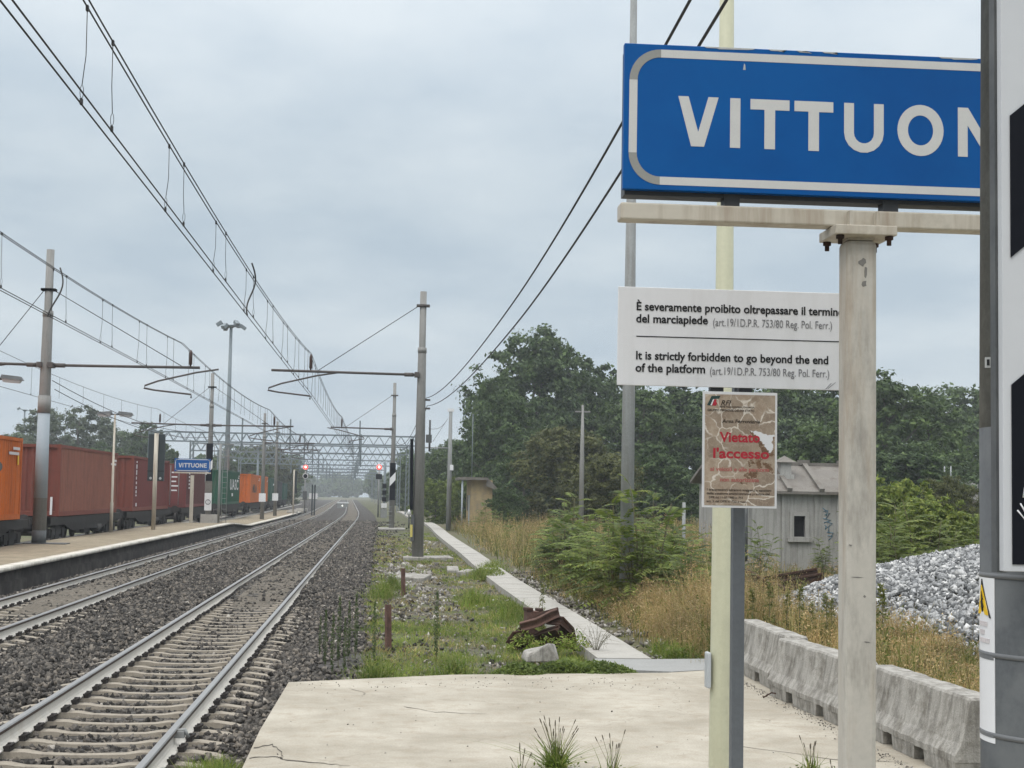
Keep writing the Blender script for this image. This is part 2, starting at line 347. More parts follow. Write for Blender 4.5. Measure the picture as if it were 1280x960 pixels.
# ------------------------------------------------------------------ mesh helpers
class MB:
    def __init__(s): s.v, s.f, s.m, s.sm = [], [], [], []
    def add(s, vs, fs, mi=0, smooth=False):
        o = len(s.v); s.v += [tuple(p) for p in vs]
        for f in fs:
            s.f.append([i + o for i in f]); s.m.append(mi); s.sm.append(smooth)
        return s
    def box(s, c, d, mi=0, rot=None):
        hx, hy, hz = d[0] / 2, d[1] / 2, d[2] / 2
        vs = [Vector((x, y, z)) for x in (-hx, hx) for y in (-hy, hy) for z in (-hz, hz)]
        if rot is not None: vs = [rot @ p for p in vs]
        vs = [p + Vector(c) for p in vs]
        return s.add(vs, [(0, 1, 3, 2), (4, 6, 7, 5), (0, 4, 5, 1), (2, 3, 7, 6), (0, 2, 6, 4), (1, 5, 7, 3)], mi)
    def span(s, a, b, mi=0):       # box from corner to corner
        a, b = Vector(a), Vector(b)
        return s.box((a + b) / 2, [abs(x) for x in (b - a)], mi)
    def bar(s, p, q, w, h=None, mi=0):
        p, q = Vector(p), Vector(q); d = q - p
        rot = d.to_track_quat('Y', 'Z').to_matrix()
        return s.box((p + q) / 2, (w, d.length, h or w), mi, rot)
    def tube(s, pts, r, n=8, mi=0, caps=True):
        pts = [Vector(p) for p in pts]; k = len(pts)
        rs = list(r) if hasattr(r, '__len__') else [r] * k
        vs, fs = [], []
        up = None
        for i, p in enumerate(pts):
            t = (pts[min(i + 1, k - 1)] - pts[max(i - 1, 0)]).normalized()
            if up is None:
                up = Vector((0, 0, 1)) if abs(t.z) < 0.9 else Vector((1, 0, 0))
            a = t.cross(up)
            if a.length < 1e-6: a = t.orthogonal()
            a.normalize(); b = t.cross(a).normalized(); up = -b if False else a.cross(t)
            for j in range(n):
                th = 2 * math.pi * j / n
                vs.append(p + (a * math.cos(th) + b * math.sin(th)) * rs[i])
        for i in range(k - 1):
            for j in range(n):
                fs.append((i * n + j, i * n + (j + 1) % n, (i + 1) * n + (j + 1) % n, (i + 1) * n + j))
        s.add(vs, fs, mi, True)
        if caps:
            o = len(s.v) - len(vs)
            s.f.append([o + j for j in range(n)]); s.m.append(mi); s.sm.append(False)
            s.f.append([o + (k - 1) * n + j for j in range(n)][::-1]); s.m.append(mi); s.sm.append(False)
        return s
    def prism(s, poly, y0, y1, mi=0):   # polygon in (x, z) extruded along y
        n = len(poly)
        vs = [(x, y0, z) for x, z in poly] + [(x, y1, z) for x, z in poly]
        fs = [list(range(n)), list(range(2 * n - 1, n - 1, -1))] + [(i, i + n, (i + 1) % n + n, (i + 1) % n) for i in range(n)]
        return s.add(vs, fs, mi)
    def ring(s, outer, inner, y0, y1, mi=0):   # closed band between two outlines of equal count in (x, z)
        n = len(outer)
        vs = [(x, y0, z) for x, z in outer] + [(x, y0, z) for x, z in inner] + [(x, y1, z) for x, z in outer] + [(x, y1, z) for x, z in inner]
        fs = []
        for i in range(n):
            j = (i + 1) % n
            fs += [(i, j, n + j, n + i), (2 * n + i, 3 * n + i, 3 * n + j, 2 * n + j), (i, 2 * n + i, 2 * n + j, j), (n + i, n + j, 3 * n + j, 3 * n + i)]
        return s.add(vs, fs, mi)
    def blob(s, c, r, mi=0, seed=0, jag=0.25):
        bm = bmesh.new(); bmesh.ops.create_icosphere(bm, subdivisions=2, radius=1)
        rr = Vector(r) if hasattr(r, '__len__') else Vector((r, r, r))
        vs = []
        for v in bm.verts:
            k = 1 + jag * mnoise.noise(v.co * 1.7 + Vector((seed * 3.1, seed, 0)))
            vs.append(Vector(c) + Vector((v.co.x * rr.x, v.co.y * rr.y, v.co.z * rr.z)) * k)
        fs = [[v.index for v in f.verts] for f in bm.faces]
        bm.free()
        return s.add(vs, fs, mi)
    def build(s, name, mats, parent=None, bevel=0, fix=True):
        me = bpy.data.meshes.new(name)
        me.from_pydata(s.v, [], s.f)
        mats = mats if isinstance(mats, (list, tuple)) else [mats]
        for m in mats: me.materials.append(m)
        me.polygons.foreach_set('material_index', s.m)
        me.polygons.foreach_set('use_smooth', s.sm)
        if fix:
            bm = bmesh.new(); bm.from_mesh(me)
            bmesh.ops.recalc_face_normals(bm, faces=bm.faces); bm.to_mesh(me); bm.free()
        o = link(name, me, parent)
        if bevel:
            b = o.modifiers.new('bevel', 'BEVEL'); b.width = bevel; b.segments = 2; b.limit_method = 'ANGLE'; b.angle_limit = R(40)
        return o
def link(name, data, parent=None):
    o = bpy.data.objects.new(name, data); COL.objects.link(o)
    if parent is not None: o.parent = parent
    return o
def fast_mesh(name, V, F, material, parent=None, smooth=False):
    """Mesh out of arrays: V (n,3), F (m,k) with one k for all faces."""
    V = np.asarray(V, np.float32).reshape(-1, 3); F = np.asarray(F, np.int32)
    me = bpy.data.meshes.new(name)
    me.vertices.add(len(V)); me.vertices.foreach_set('co', V.ravel())
    k = F.shape[1]
    me.loops.add(F.size); me.loops.foreach_set('vertex_index', F.ravel())
    me.polygons.add(len(F)); me.polygons.foreach_set('loop_start', np.arange(0, F.size, k, dtype=np.int32))
    if smooth: me.polygons.foreach_set('use_smooth', np.ones(len(F), bool))
    me.materials.append(material)
    me.update(calc_edges=True); me.validate()
    return link(name, me, parent)
def tag(o, label=None, cat=None, group=None, kind=None):
    if label: o['label'] = label
    if cat: o['category'] = cat
    if group: o['group'] = group
    if kind: o['kind'] = kind
    return o
def thing(name, label, cat, loc=(0, 0, 0), rz=0, group=None):
    o = bpy.data.objects.new(name, None); COL.objects.link(o)
    o.location = loc; o.rotation_euler = (0, 0, rz); o.empty_display_size = 0.3
    return tag(o, label, cat, group)
def dup(o, loc=None, rz=None, scale=None, label=None, group=None, parent=None):
    c = o.copy(); COL.objects.link(c)
    if parent is not None: c.parent = parent
    if loc is not None: c.location = loc
    if rz is not None: c.rotation_euler = (c.rotation_euler[0], c.rotation_euler[1], rz)
    if scale is not None: c.scale = scale if hasattr(scale, '__len__') else (scale,) * 3
    if label: c['label'] = label
    if group: c['group'] = group
    for ch in list(o.children): dup(ch, parent=c)
    return c
def text(s, size, m, loc, parent=None, name='lettering', bold=0.0, width=None, align='LEFT', shear=0.0, depth=0.001, rot=(math.pi / 2, 0, 0), spacing=1.0, as_obj=True):
    cu = bpy.data.curves.new('text', 'FONT')
    cu.body = s; cu.size = size; cu.align_x = align; cu.extrude = depth; cu.offset = bold * size; cu.shear = shear; cu.space_character = spacing
    cu.resolution_u = 4
    t = bpy.data.objects.new('text', cu); COL.objects.link(t)
    dg = bpy.context.evaluated_depsgraph_get(); dg.update()
    me = bpy.data.meshes.new_from_object(t.evaluated_get(dg))
    bpy.data.objects.remove(t); bpy.data.curves.remove(cu)
    me.materials.clear(); me.materials.append(m)
    if width:
        xs = [v.co.x for v in me.vertices]; w = max(xs) - min(xs)
        for v in me.vertices: v.co.x *= width / w
    me.name = name
    o = link(name, me, parent); o.location = loc; o.rotation_euler = rot
    return o
def join_meshes(objs, name):
    """One mesh out of several lettering pieces of the same thing."""
    bm = bmesh.new(); mats = []
    for o in objs:
        me = o.data.copy(); me.transform(o.matrix_basis)
        base = len(mats); mats += list(me.materials)
        for p in me.polygons: p.material_index += base
        bm.from_mesh(me); bpy.data.meshes.remove(me)
    me = bpy.data.meshes.new(name); bm.to_mesh(me); bm.free()
    for m in mats: me.materials.append(m)
    par = objs[0].parent
    for o in objs: bpy.data.objects.remove(o)
    return link(name, me, par)

# scatter helpers ------------------------------------------------------------
def rot_mats(n, g=rng, tilt=None):
    q = g.normal(size=(n, 4)); q /= np.linalg.norm(q, axis=1)[:, None]
    w, x, y, z = q.T
    return np.stack([1 - 2 * (y * y + z * z), 2 * (x * y - z * w), 2 * (x * z + y * w), 2 * (x * y + z * w), 1 - 2 * (x * x + z * z), 2 * (y * z - x * w),
                     2 * (x * z - y * w), 2 * (y * z + x * w), 1 - 2 * (x * x + y * y)], 1).reshape(n, 3, 3)
_bm = bmesh.new(); bmesh.ops.create_icosphere(_bm, subdivisions=1, radius=1)
ICO_V = np.array([v.co[:] for v in _bm.verts]); ICO_F = np.array([[v.index for v in f.verts] for f in _bm.faces]); _bm.free()
BOX_V = np.array([(x, y, z) for x in (-1, 1) for y in (-1, 1) for z in (-1, 1)], float) * 0.72
BOX_F = np.array([(0, 1, 3, 2), (4, 6, 7, 5), (0, 4, 5, 1), (2, 3, 7, 6), (0, 2, 6, 4), (1, 5, 7, 3)])
def stones(name, P, size, material, parent=None, jag=0.5, flat=0.75):
    """Angular chips: boxes with their corners pulled about."""
    P = np.asarray(P); n = len(P)
    s = np.asarray(size).reshape(-1, 1, 1) * np.ones((n, 1, 1))
    v = BOX_V[None] * (1 + jag * rng.uniform(-1.0, 0.75, (n, 8, 1))) + rng.uniform(-0.22, 0.22, (n, 8, 3))
    v = v * rng.uniform((0.85, 0.6, 0.45), (1.45, 1.05, flat + 0.1), (n, 3))[:, None, :]
    v = np.einsum('nij,nkj->nki', rot_mats(n), v) * s + P[:, None, :]
    f = BOX_F[None] + (np.arange(n) * 8)[:, None, None]
    return fast_mesh(name, v.reshape(-1, 3), f.reshape(-1, 4), material, parent)
def blades(P, h, w, lean, curl=0.5, segs=3, g=rng):
    """Grass blades as bent tapering strips: arrays of verts and quads."""
    P = np.asarray(P, float); n = len(P)
    h = np.broadcast_to(h, n).astype(float); w = np.broadcast_to(w, n).astype(float)
    az = g.uniform(0, 2 * np.pi, n); le = np.abs(g.normal(0, 1, n)) * lean
    d = np.stack([np.cos(az), np.sin(az), np.zeros(n)], 1)
    fa = g.uniform(0, 2 * np.pi, n)
    side = np.stack([np.cos(fa), np.sin(fa), np.zeros(n)], 1)
    V = []
    for k in range(segs + 1):
        t = k / segs
        out = le * t + curl * le * t * t
        up = t * (1 - 0.25 * np.minimum(le, 1.2) * t)
        c = P + d * (h * out)[:, None] + np.array([0, 0, 1.0]) * (h * up)[:, None]
        ww = w * (1 - 0.9 * t ** 1.5) / 2
        V += [c - side * ww[:, None], c + side * ww[:, None]]
    V = np.stack(V, 1)
    F = np.array([[2 * k, 2 * k + 1, 2 * k + 3, 2 * k + 2] for k in range(segs)])
    F = F[None] + (np.arange(n) * V.shape[1])[:, None, None]
    return V.reshape(-1, 3), F.reshape(-1, 4)
def leaves(P, size, g=rng, up=0.4, aspect=0.55, N=None):
    """Single leaves: one folded rhombus each."""
    P = np.asarray(P, float); n = len(P)
    s = np.broadcast_to(size, n).astype(float)
    nrm = g.normal(size=(n, 3)); nrm[:, 2] += up
    if N is not None: nrm = nrm * 0.55 + N
    nrm /= np.linalg.norm(nrm, axis=1)[:, None]
    a = np.cross(nrm, g.normal(size=(n, 3))); a /= np.linalg.norm(a, axis=1)[:, None]
    b = np.cross(nrm, a)
    V = np.stack([P - a * s[:, None], P + b * (s * aspect)[:, None] - nrm * (s * 0.15)[:, None], P + a * s[:, None], P - b * (s * aspect)[:, None] - nrm * (s * 0.15)[:, None]], 1)
    F = np.arange(4 * n).reshape(n, 4)
    return V.reshape(-1, 3), F
def merge(parts):
    V, F, o = [], [], 0
    for v, f in parts:
        V.append(v); F.append(f + o); o += len(v)
    return np.concatenate(V), np.concatenate(F)

# ================================================================== THE SETTING
XR, XL, XT = -2.55, -6.42, -12.85          # centres of the near track, the second track and the track under the train
def height_sheet(name, xs, ys, fn, material, follow=False):
    V = np.array([(x + (bend(y) if follow else 0), y, fn(x, y)) for y in ys for x in xs])
    nx = len(xs)
    F = [(j * nx + i, j * nx + i + 1, (j + 1) * nx + i + 1, (j + 1) * nx + i) for j in range(len(ys) - 1) for i in range(nx - 1)]
    o = fast_mesh(name, V, np.array(F), material, smooth=True)
    o['kind'] = 'structure'
    return o
def nz(x, y, s, seed=0.0): return mnoise.noise(Vector((x * s, y * s, seed)))
ysteps = lambda a, b, d0, grow: (lambda L: L)(list(_ys(a, b, d0, grow)))
def _ys(a, b, d0, grow):
    y = a
    while y < b:
        yield y
        y += d0 * (1 + max(0, y) * grow)
    yield b
height_sheet('ground', np.linspace(-420, 420, 40), np.linspace(-30, 980, 50), lambda x, y: -0.42, M['ground'])
def smooth(a, b, t):
    t = min(1, max(0, (t - a) / (b - a))); return t * t * (3 - 2 * t)
def bed_h(x, y):
    h = -0.235
    dr, dl = abs(x - XR), abs(x - XL)
    fill_r, fill_l = smooth(29, 37, y), smooth(27, 37, y)
    if dr < 1.6: h += 0.085 * fill_r * (1 - smooth(1.2, 1.6, dr))
    if dl < 1.6: h += 0.085 * fill_l * (1 - smooth(1.2, 1.6, dl))
    if dr < 1.3 or dl < 1.3: h += 0.006
    if XL + 1.3 < x < XR - 1.3: h += 0.05 * math.sin((x - XL - 1.3) / (XR - XL - 2.6) * math.pi)
    if x > XR + 1.25: h += 0.09 * smooth(0, 0.6, x - XR - 1.25)
    if x > -0.25: h -= 0.25 * smooth(-0.25, 0.3, x)
    if x < -8.0 and x > -14: h -= 0.08
    h += 0.02 * nz(x, y, 1.7) + 0.012 * nz(x, y, 6)
    return h
bed = height_sheet('ballast_bed', list(np.arange(-15.5, -8.4, 1.0)) + list(np.arange(-8.4, 0.41, 0.2)), ysteps(-4, 520, 0.4, 0.035), bed_h, M['ballast'], True)
# dusty fill that hides the sleepers further along
for nm, xc, y0 in (('track_fill', XR, 27.0), ('track_fill', XL, 25.0)):
    height_sheet(nm, xc + np.array([-0.72, -0.4, -0.1, 0.2, 0.5, 0.72]), ysteps(y0, 520, 0.5, 0.04),
                 lambda x, y, xc=xc, y0=y0: -0.245 + 0.115 * smooth(y0, y0 + 11, y) + 0.012 * nz(x, y, 2.2) - 0.03 * smooth(0.45, 0.72, abs(x - xc)), M['track_fill'], True)
# verge between the near track and the weeds
def cess_h(x, y):
    return -0.11 + 0.05 * nz(x, y, 0.7, 4) + 0.02 * nz(x, y, 3, 9) - 0.05 * smooth(8, 3, 0) - 0.12 * (1 - smooth(-0.9, 0.1, x))
height_sheet('verge', np.arange(-0.8, 4.61, 0.3), ysteps(-4, 520, 0.5, 0.03), cess_h, M['cess'], True)
def weed_h(x, y): return -0.13 + 0.08 * nz(x, y, 0.3, 2) + 0.35 * smooth(8, 40, x)
height_sheet('weedy_ground', list(np.arange(3.8, 12, 0.6)) + list(np.arange(12, 90, 6.0)), ysteps(-4, 520, 1.0, 0.05), weed_h, M['earth'], True)

# near platform end: one worn slab with a skewed far edge
m = MB()
sl = [(-1.0, -4), (4.62, -4), (4.62, 19.3), (3.6, 18.75), (0.9, 18.35), (-0.97, 17.5), (-1.02, 14.0), (-0.99, 9.0)]
n = len(sl)
m.add([(x, y, 0.0) for x, y in sl] + [(x, y, -0.3) for x, y in sl], [list(range(n)), list(range(2 * n - 1, n - 1, -1))] + [(i, (i + 1) % n, (i + 1) % n + n, i + n) for i in range(n)])
slab = tag(m.build('platform_slab', M['slab']), kind='structure')
def crack(pts, w):
    q = []
    for (a, b), (c, d) in zip(pts[:-1], pts[1:]):
        for k in range(6): q.append((a + (c - a) * k / 6 + random.uniform(-.015, .015), b + (d - b) * k / 6 + random.uniform(-.03, .03)))
    q.append(pts[-1]); vs = []
    for i, (a, b) in enumerate(q):
        ww = w * (0.4 + random.random()) * (1 - 0.6 * i / len(q)); vs += [(a, b - ww, 0.003), (a, b + ww, 0.003)]
    MB().add(vs, [(2 * i, 2 * i + 2, 2 * i + 3, 2 * i + 1) for i in range(len(q) - 1)]).build('crack', M['crack'], slab)
crack([(-0.99, 13.05), (-0.85, 13.2), (-0.74, 12.75), (-0.72, 12.5)], 0.03)
crack([(-0.99, 12.55), (-0.78, 12.6), (-0.72, 12.5), (-0.4, 12.3), (-0.18, 12.2)], 0.022)
crack([(0.3, 15.6), (0.6, 15.2), (1.1, 15.1)], 0.012); crack([(3.2, 13.2), (3.8, 12.6), (4.4, 12.4)], 0.012); crack([(-0.3, 17.0), (-0.1, 16.6), (-0.15, 16.2)], 0.01)
# pale path of concrete trough lids along the weeds, and the grey piece that joins it to the slab
def path_x(y): return 3.33 + 0.10 * math.sin(y * 0.11 + 1.0) * smooth(25, 45, y) + 0.45 * smooth(62, 100, y) * (1 - smooth(100, 150, y)) + bend(y)
m = MB()
y = 20.4; k = 0
while y < 190:
    L = 1.0 if y < 70 else 3.0
    x0, x1 = path_x(y), path_x(y + L)
    w = 0.365; z = -0.005 + 0.012 * nz(y, 3, 2.0); g = 0.012
    tz = 0.008 * nz(y, 8, 5)
    q = [(x0 - w, y + g), (x0 + w, y + g), (x1 + w, y + L - g), (x1 - w, y + L - g)]
    m.add([(a, b, z + tz * (1 if i % 2 else -1)) for i, (a, b) in enumerate(q)] + [(a, b, -0.25) for a, b in q], [(0, 1, 2, 3), (0, 4, 5, 1), (1, 5, 6, 2), (2, 6, 7, 3), (3, 7, 4, 0)])
    y += L
tag(m.build('path', M['path'], fix=False), kind='structure')
m = MB().add([(2.72, 19.2, -0.004), (3.68, 18.9, -0.004), (4.7, 19.4, -0.004), (4.6, 20.5, -0.004), (3.74, 20.35, -0.004), (2.92, 20.35, -0.004)] + [(2.72, 19.2, -0.25), (3.68, 18.9, -0.25), (4.7, 19.4, -0.25), (4.6, 20.5, -0.25), (3.74, 20.35, -0.25), (2.92, 20.35, -0.25)],
             [list(range(6))] + [(i, (i + 1) % 6, (i + 1) % 6 + 6, i + 6) for i in range(6)])
tag(m.build('path_landing', M['landing']), kind='structure')

# island platform between the second track and the train
PX0, PX1 = -11.15, -8.1
def plat_z(y): return 0.36 if y < 84 else 0.36 - 0.36 * smooth(84, 100, y)
def strip(name, prof, ys, material, kind=None):
    V, F = [], []
    k = 0
    for y in ys:
        p = prof(y); k = len(p)
        V += [(x + bend(y), y, z) for x, z in p]
    for j in range(len(ys) - 1):
        for i in range(k - 1):
            F.append((j * k + i, j * k + i + 1, (j + 1) * k + i + 1, (j + 1) * k + i))
    o = fast_mesh(name, np.array(V), np.array(F), material)
    if kind: o['kind'] = kind
    return o
ys_p = list(np.arange(18, 120, 1.5)) + list(np.arange(120, 186, 4))
strip('island_platform', lambda y: [(PX0, -0.45), (PX0, plat_z(y)), (PX0 + 1, plat_z(y) + 0.01 * nz(1, y, 0.4)), (PX1 - 0.5, plat_z(y) + 0.012 * nz(5, y, 0.5)), (PX1 - 0.36, plat_z(y))], ys_p, M['ptop'], 'structure')
strip('platform_edge', lambda y: [(PX1 - 0.36, plat_z(y) - 0.02), (PX1 - 0.36, plat_z(y) + 0.012), (PX1 + 0.02 * nz(9, y, 0.5), plat_z(y) + 0.012), (PX1 + 0.02 * nz(9, y, 0.5), plat_z(y) - 0.07), (PX1 - 0.05, plat_z(y) - 0.07)], ys_p, M['pedge'], 'structure')
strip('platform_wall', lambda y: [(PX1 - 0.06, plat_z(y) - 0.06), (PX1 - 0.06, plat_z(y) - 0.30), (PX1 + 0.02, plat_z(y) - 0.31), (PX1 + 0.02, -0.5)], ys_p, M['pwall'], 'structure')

# ================================================================== TRACKS
RAILP = [(-0.075, -0.172), (-0.075, -0.160), (-0.02, -0.145), (-0.009, -0.12), (-0.009, -0.052), (-0.034, -0.040), (-0.036, -0.012), (-0.028, 0.0),
         (0.028, 0.0), (0.036, -0.012), (0.034, -0.040), (0.009, -0.052), (0.009, -0.12), (0.02, -0.145), (0.075, -0.160), (0.075, -0.172)]
def sweep_rail(name, xc, ys, parent, dx=0.0, dz=0.0):
    k = len(RAILP); V, F, mi = [], [], []
    for y in ys:
        V += [(xc + bend(y) + x, y, z) for x, z in RAILP]
    for j in range(len(ys) - 1):
        for i in range(k):
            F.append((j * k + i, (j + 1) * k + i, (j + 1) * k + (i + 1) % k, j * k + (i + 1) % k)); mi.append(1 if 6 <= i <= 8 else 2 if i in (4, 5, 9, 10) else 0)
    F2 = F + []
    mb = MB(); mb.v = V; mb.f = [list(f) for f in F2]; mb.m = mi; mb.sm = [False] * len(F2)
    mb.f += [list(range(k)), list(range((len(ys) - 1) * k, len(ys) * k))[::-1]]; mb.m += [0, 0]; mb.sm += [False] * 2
    return mb.build(name, [M['rail_side'], M['rail_top'], M['rail_rust_shadow']], parent)
# one sleeper and one rail fastening, copied along the line
st = [(-1.22, -0.222, 0.11), (-1.15, -0.202, 0.12), (-0.95, -0.176, 0.125), (-0.5, -0.178, 0.12), (-0.36, -0.200, 0.10), (0, -0.208, 0.092),
      (0.36, -0.200, 0.10), (0.5, -0.178, 0.12), (0.95, -0.176, 0.125), (1.15, -0.202, 0.12), (1.22, -0.222, 0.11)]
m = MB(); vs, fs = [], []
for x, z, w in st: vs += [(x, -w, -0.36), (x, -w + 0.035, z), (x, w - 0.035, z), (x, w, -0.36)]
for i in range(len(st) - 1):
    for j in range(3): fs.append((4 * i + j, 4 * i + j + 1, 4 * i + j + 5, 4 * i + j + 4))
fs += [(0, 1, 2, 3), (len(vs) - 4, len(vs) - 1, len(vs) - 2, len(vs) - 3)]
m.add(vs, fs)
SLEEPER = m
m = MB()
m.box((0.105, 0, -0.155), (0.055, 0.15, 0.05))
m.tube([(0.07, -0.055, -0.145), (0.13, -0.06, -0.125), (0.145, 0, -0.115), (0.13, 0.06, -0.125), (0.07, 0.055, -0.145)], 0.014, 5)
m.box((0.115, 0, -0.125), (0.04, 0.045, 0.035))
CLIP = m
def track(label, xc, y0, y1, rails_to, with_sleepers=True):
    t = thing('railway_track', label, 'railway track', (0, 0, 0), 0, 'railway tracks')
    ys = ysteps(y0, rails_to, 2.0, 0.02)
    for s in (-1, 1): sweep_rail('rail', xc + s * 0.7525, ys, t)
    if with_sleepers:
        sl0 = SLEEPER.build('sleeper', M['sleeper'], t)
        cl0 = CLIP.build('rail_fastening', M['clip'], sl0); cl0.location = (-0.7525, 0, 0)
        for xx, rr in ((-0.7525, math.pi), (0.7525, 0), (0.7525, math.pi)):
            c2 = cl0.copy(); COL.objects.link(c2); c2.location = (xx, 0, 0); c2.rotation_euler = (0, 0, rr)
        y = y0 + 0.3; first = True
        while y < y1:
            s = sl0 if first else dup(sl0, parent=t)
            s.location = (xc + random.uniform(-0.015, 0.015), y + random.uniform(-0.02, 0.02), random.uniform(-0.006, 0.004))
            first = False; y += 0.6
    return t
track('railway track nearest the platform slab, with concrete sleepers and pale rusty rails', XR, 7.0, 39, 520)
track('second railway track, between the near track and the dark wall of the island platform', XL, 14.0, 39, 520)
track('railway track under the container train beyond the island platform', XT, 25, 26, 300, False)
# small rail clamp seen on the near rail
m = MB().box((0, 0, -0.02), (0.1, 0.09, 0.06)).tube([(-0.02, 0, 0.01), (0.05, 0, 0.02), (0.085, 0, -0.05)], 0.018, 6)
o = m.build('rail_clamp', M['steel_grey']); o.location = (XR + 0.7525 + 0.05, 14.1, -0.035)
tag(o, 'small grey clamp bolted on the near rail of the nearest track', 'clamp')

# ------------------------------------------------------------------ loose ballast
def scatter(n, x0, x1, y0, y1, dens=None, power=1.0):
    """n points, thinning with distance."""
    y = y0 * (y1 / y0) ** rng.uniform(0, 1, n)
    x = rng.uniform(x0, x1, n)
    if dens is not None:
        keep = np.array([dens(a, b) > rng.uniform() for a, b in zip(x, y)]); x, y = x[keep], y[keep]
    return x, y
def bal_ok(x, y):
    for xc, lim in ((XR, 31), (XL, 29)):
        d = abs(x - xc)
        if abs(d - 0.7525) < 0.10: return 0
        if d < 1.27 and y < lim + 5:
            ph = abs(((y - (7.3 if xc == XR else 14.3)) / 0.6 + 0.5) % 1 - 0.5) * 0.6
            if ph < 0.145: return 0.004 if d < 1.0 else 0.03
        if d < 0.72 and y > lim: return 0.25
        if d < 0.7: return 0.9 if y < 16 else 0.6
    if x > -1.0: return (1 if x + 0.30 + 0.75 * nz(x, y, 0.8, 6) + 0.3 * nz(x, y, 2.5, 2) < 0 else (0.6 if y < 19.0 + 0.3 * nz(x, 4, 1.5) and x < 1.6 else 0.05 if x < 0.8 else 0.015)) if y > 17.62 + 0.36 * (x + 1) * (1 if x < 1.5 else 0.9) else 0
    return 1
x, y = scatter(185000, -8.05, 1.9, 10.2, 125, bal_ok)
z = np.array([max(bed_h(a, b), cess_h(a, b) if a > -0.78 else -9) for a, b in zip(x, y)]) + np.where(y > 45, 0.01, 0)
sz = rng.uniform(0.020, 0.038, len(x)) * (0.92 + 0.010 * y)
x = x + np.array([bend(v) for v in y])
size_ok = None
crib = np.minimum(np.abs(x - XR), np.abs(x - XL)) < 0.7
z = z + rng.uniform(0, 0.03, len(x)) - np.where(crib, 0.020, 0)
o = stones('ballast_stones', np.stack([x, y, z], 1), sz, M['stone_dark'])
tag(o, 'loose dark ballast stones between and beside the tracks', 'ballast', kind='stuff')

# ================================================================== CATENARY MASTS
def mast(label, x, y, z, h, r0, r1, color='mast_brown', step=0.78, rz=0.0, extra=None):
    t = thing('catenary_mast', label, 'mast', (x, y, z), 0, 'catenary masts')
    rm = r0 + (r1 - r0) * 0.7
    MB().tube([(0, 0, 0), (0, 0, h * step), (0, 0, h * step + 0.12), (0, 0, h)], [r0, rm, rm * 0.82, r1], 16).build('pole', M[color], t)
    MB().tube([(0, 0, h * step - 0.1), (0, 0, h * step + 0.08)], rm * 1.10, 16).build('collar', M[color], t)
    return t
def arm(t, side, z, reach, hang, contact_dx, mess_h, tie_z=None, steady=1, twin=True):
    """A cantilever: pipe, insulator at the mast, steady arm bent back to the contact wire, and a tie wire."""
    a = MB().tube([(side * 0.15, 0, z), (side * reach, 0, z + 0.04)], 0.045, 8).build('cantilever_arm', M['arm'], t)
    mi = MB()
    mi.box((side * 0.17, 0, z), (0.16, 0.5, 0.16))
    mi.tube([(side * 0.28, 0, z), (side * 0.6, 0, z)], 0.07, 8)
    mi.build('arm_clamp', M['arm'], a)
    s = steady
    xs = side * hang
    MB().tube([(xs + s * 0.9, 0, z), (xs + s * 0.2, 0, z - 0.12), (xs - s * 1.0, 0, z - 0.42), (xs - s * 1.42, 0, z - 0.58), (xs - s * 1.45, 0, z - 0.66), (xs - s * 1.1, 0, z - 0.72),
               (xs + contact_dx, 0, z - 0.83), (xs + contact_dx, 0, z - 0.95)], 0.03, 7).build('steady_arm', M['arm'], t)
    MB().tube([(xs, 0, z), (xs, 0, z + 0.12), (xs, 0, z + 0.14), (xs, 0, z + mess_h - 0.1), (xs, 0, z + mess_h)], [0.03, 0.03, 0.055, 0.055, 0.03], 8).build('insulator', M['insulator'], t)
    if tie_z:
        MB().tube([(side * 0.14, 0, tie_z), (xs - side * 0.25, 0, z + 0.06)], 0.013, 5).build('tie_wire', M['wire'], t)
        MB().box((0, 0, tie_z), (0.46, 0.3, 0.07)).build('tie_band', M['arm'], t)

# mast beside the path, with one arm over the near track
t = mast('tall grey brown mast beside the pale path, its arm over the near track', 1.36, 53, -0.12, 9.35, 0.205, 0.115, 'mast_brown')
arm(t, -1, 6.42, 5.2, 3.85, 0.0, 0.62, 8.85)
for zz in (5.55, 5.25): MB().box((0.22, 0, zz), (0.2, 0.12, 0.06)).build('cable_bracket', M['arm'], t)
o = MB().box((-0.27, -0.1, 2.95), (0.11, 0.08, 2.45), 0, Matrix.Rotation(R(-1), 3, 'Y')).build('marker_board', M['board_black'], t)
MB().box((-0.24, -0.22, 1.0), (0.08, 0.03, 0.42)).build('number_plate', M['pale_yellow'], t)
MB().box((-0.2, -0.15, 1.1), (0.12, 0.12, 0.9)).build('cable_box', M['mast_dark'], t)
m = MB().tube([(0.33, 0, 3.75), (0.33, 0, 4.85)], 0.035, 8).box((0.3, 0, 4.2), (0.2, 0.14, 0.28)); m.build('switch_rod', M['mast_dark'], t)
MB().box((0, 0, 0.03), (1.0, 0.9, 0.16)).build('footing', M['old_concrete'], t, bevel=0.03)
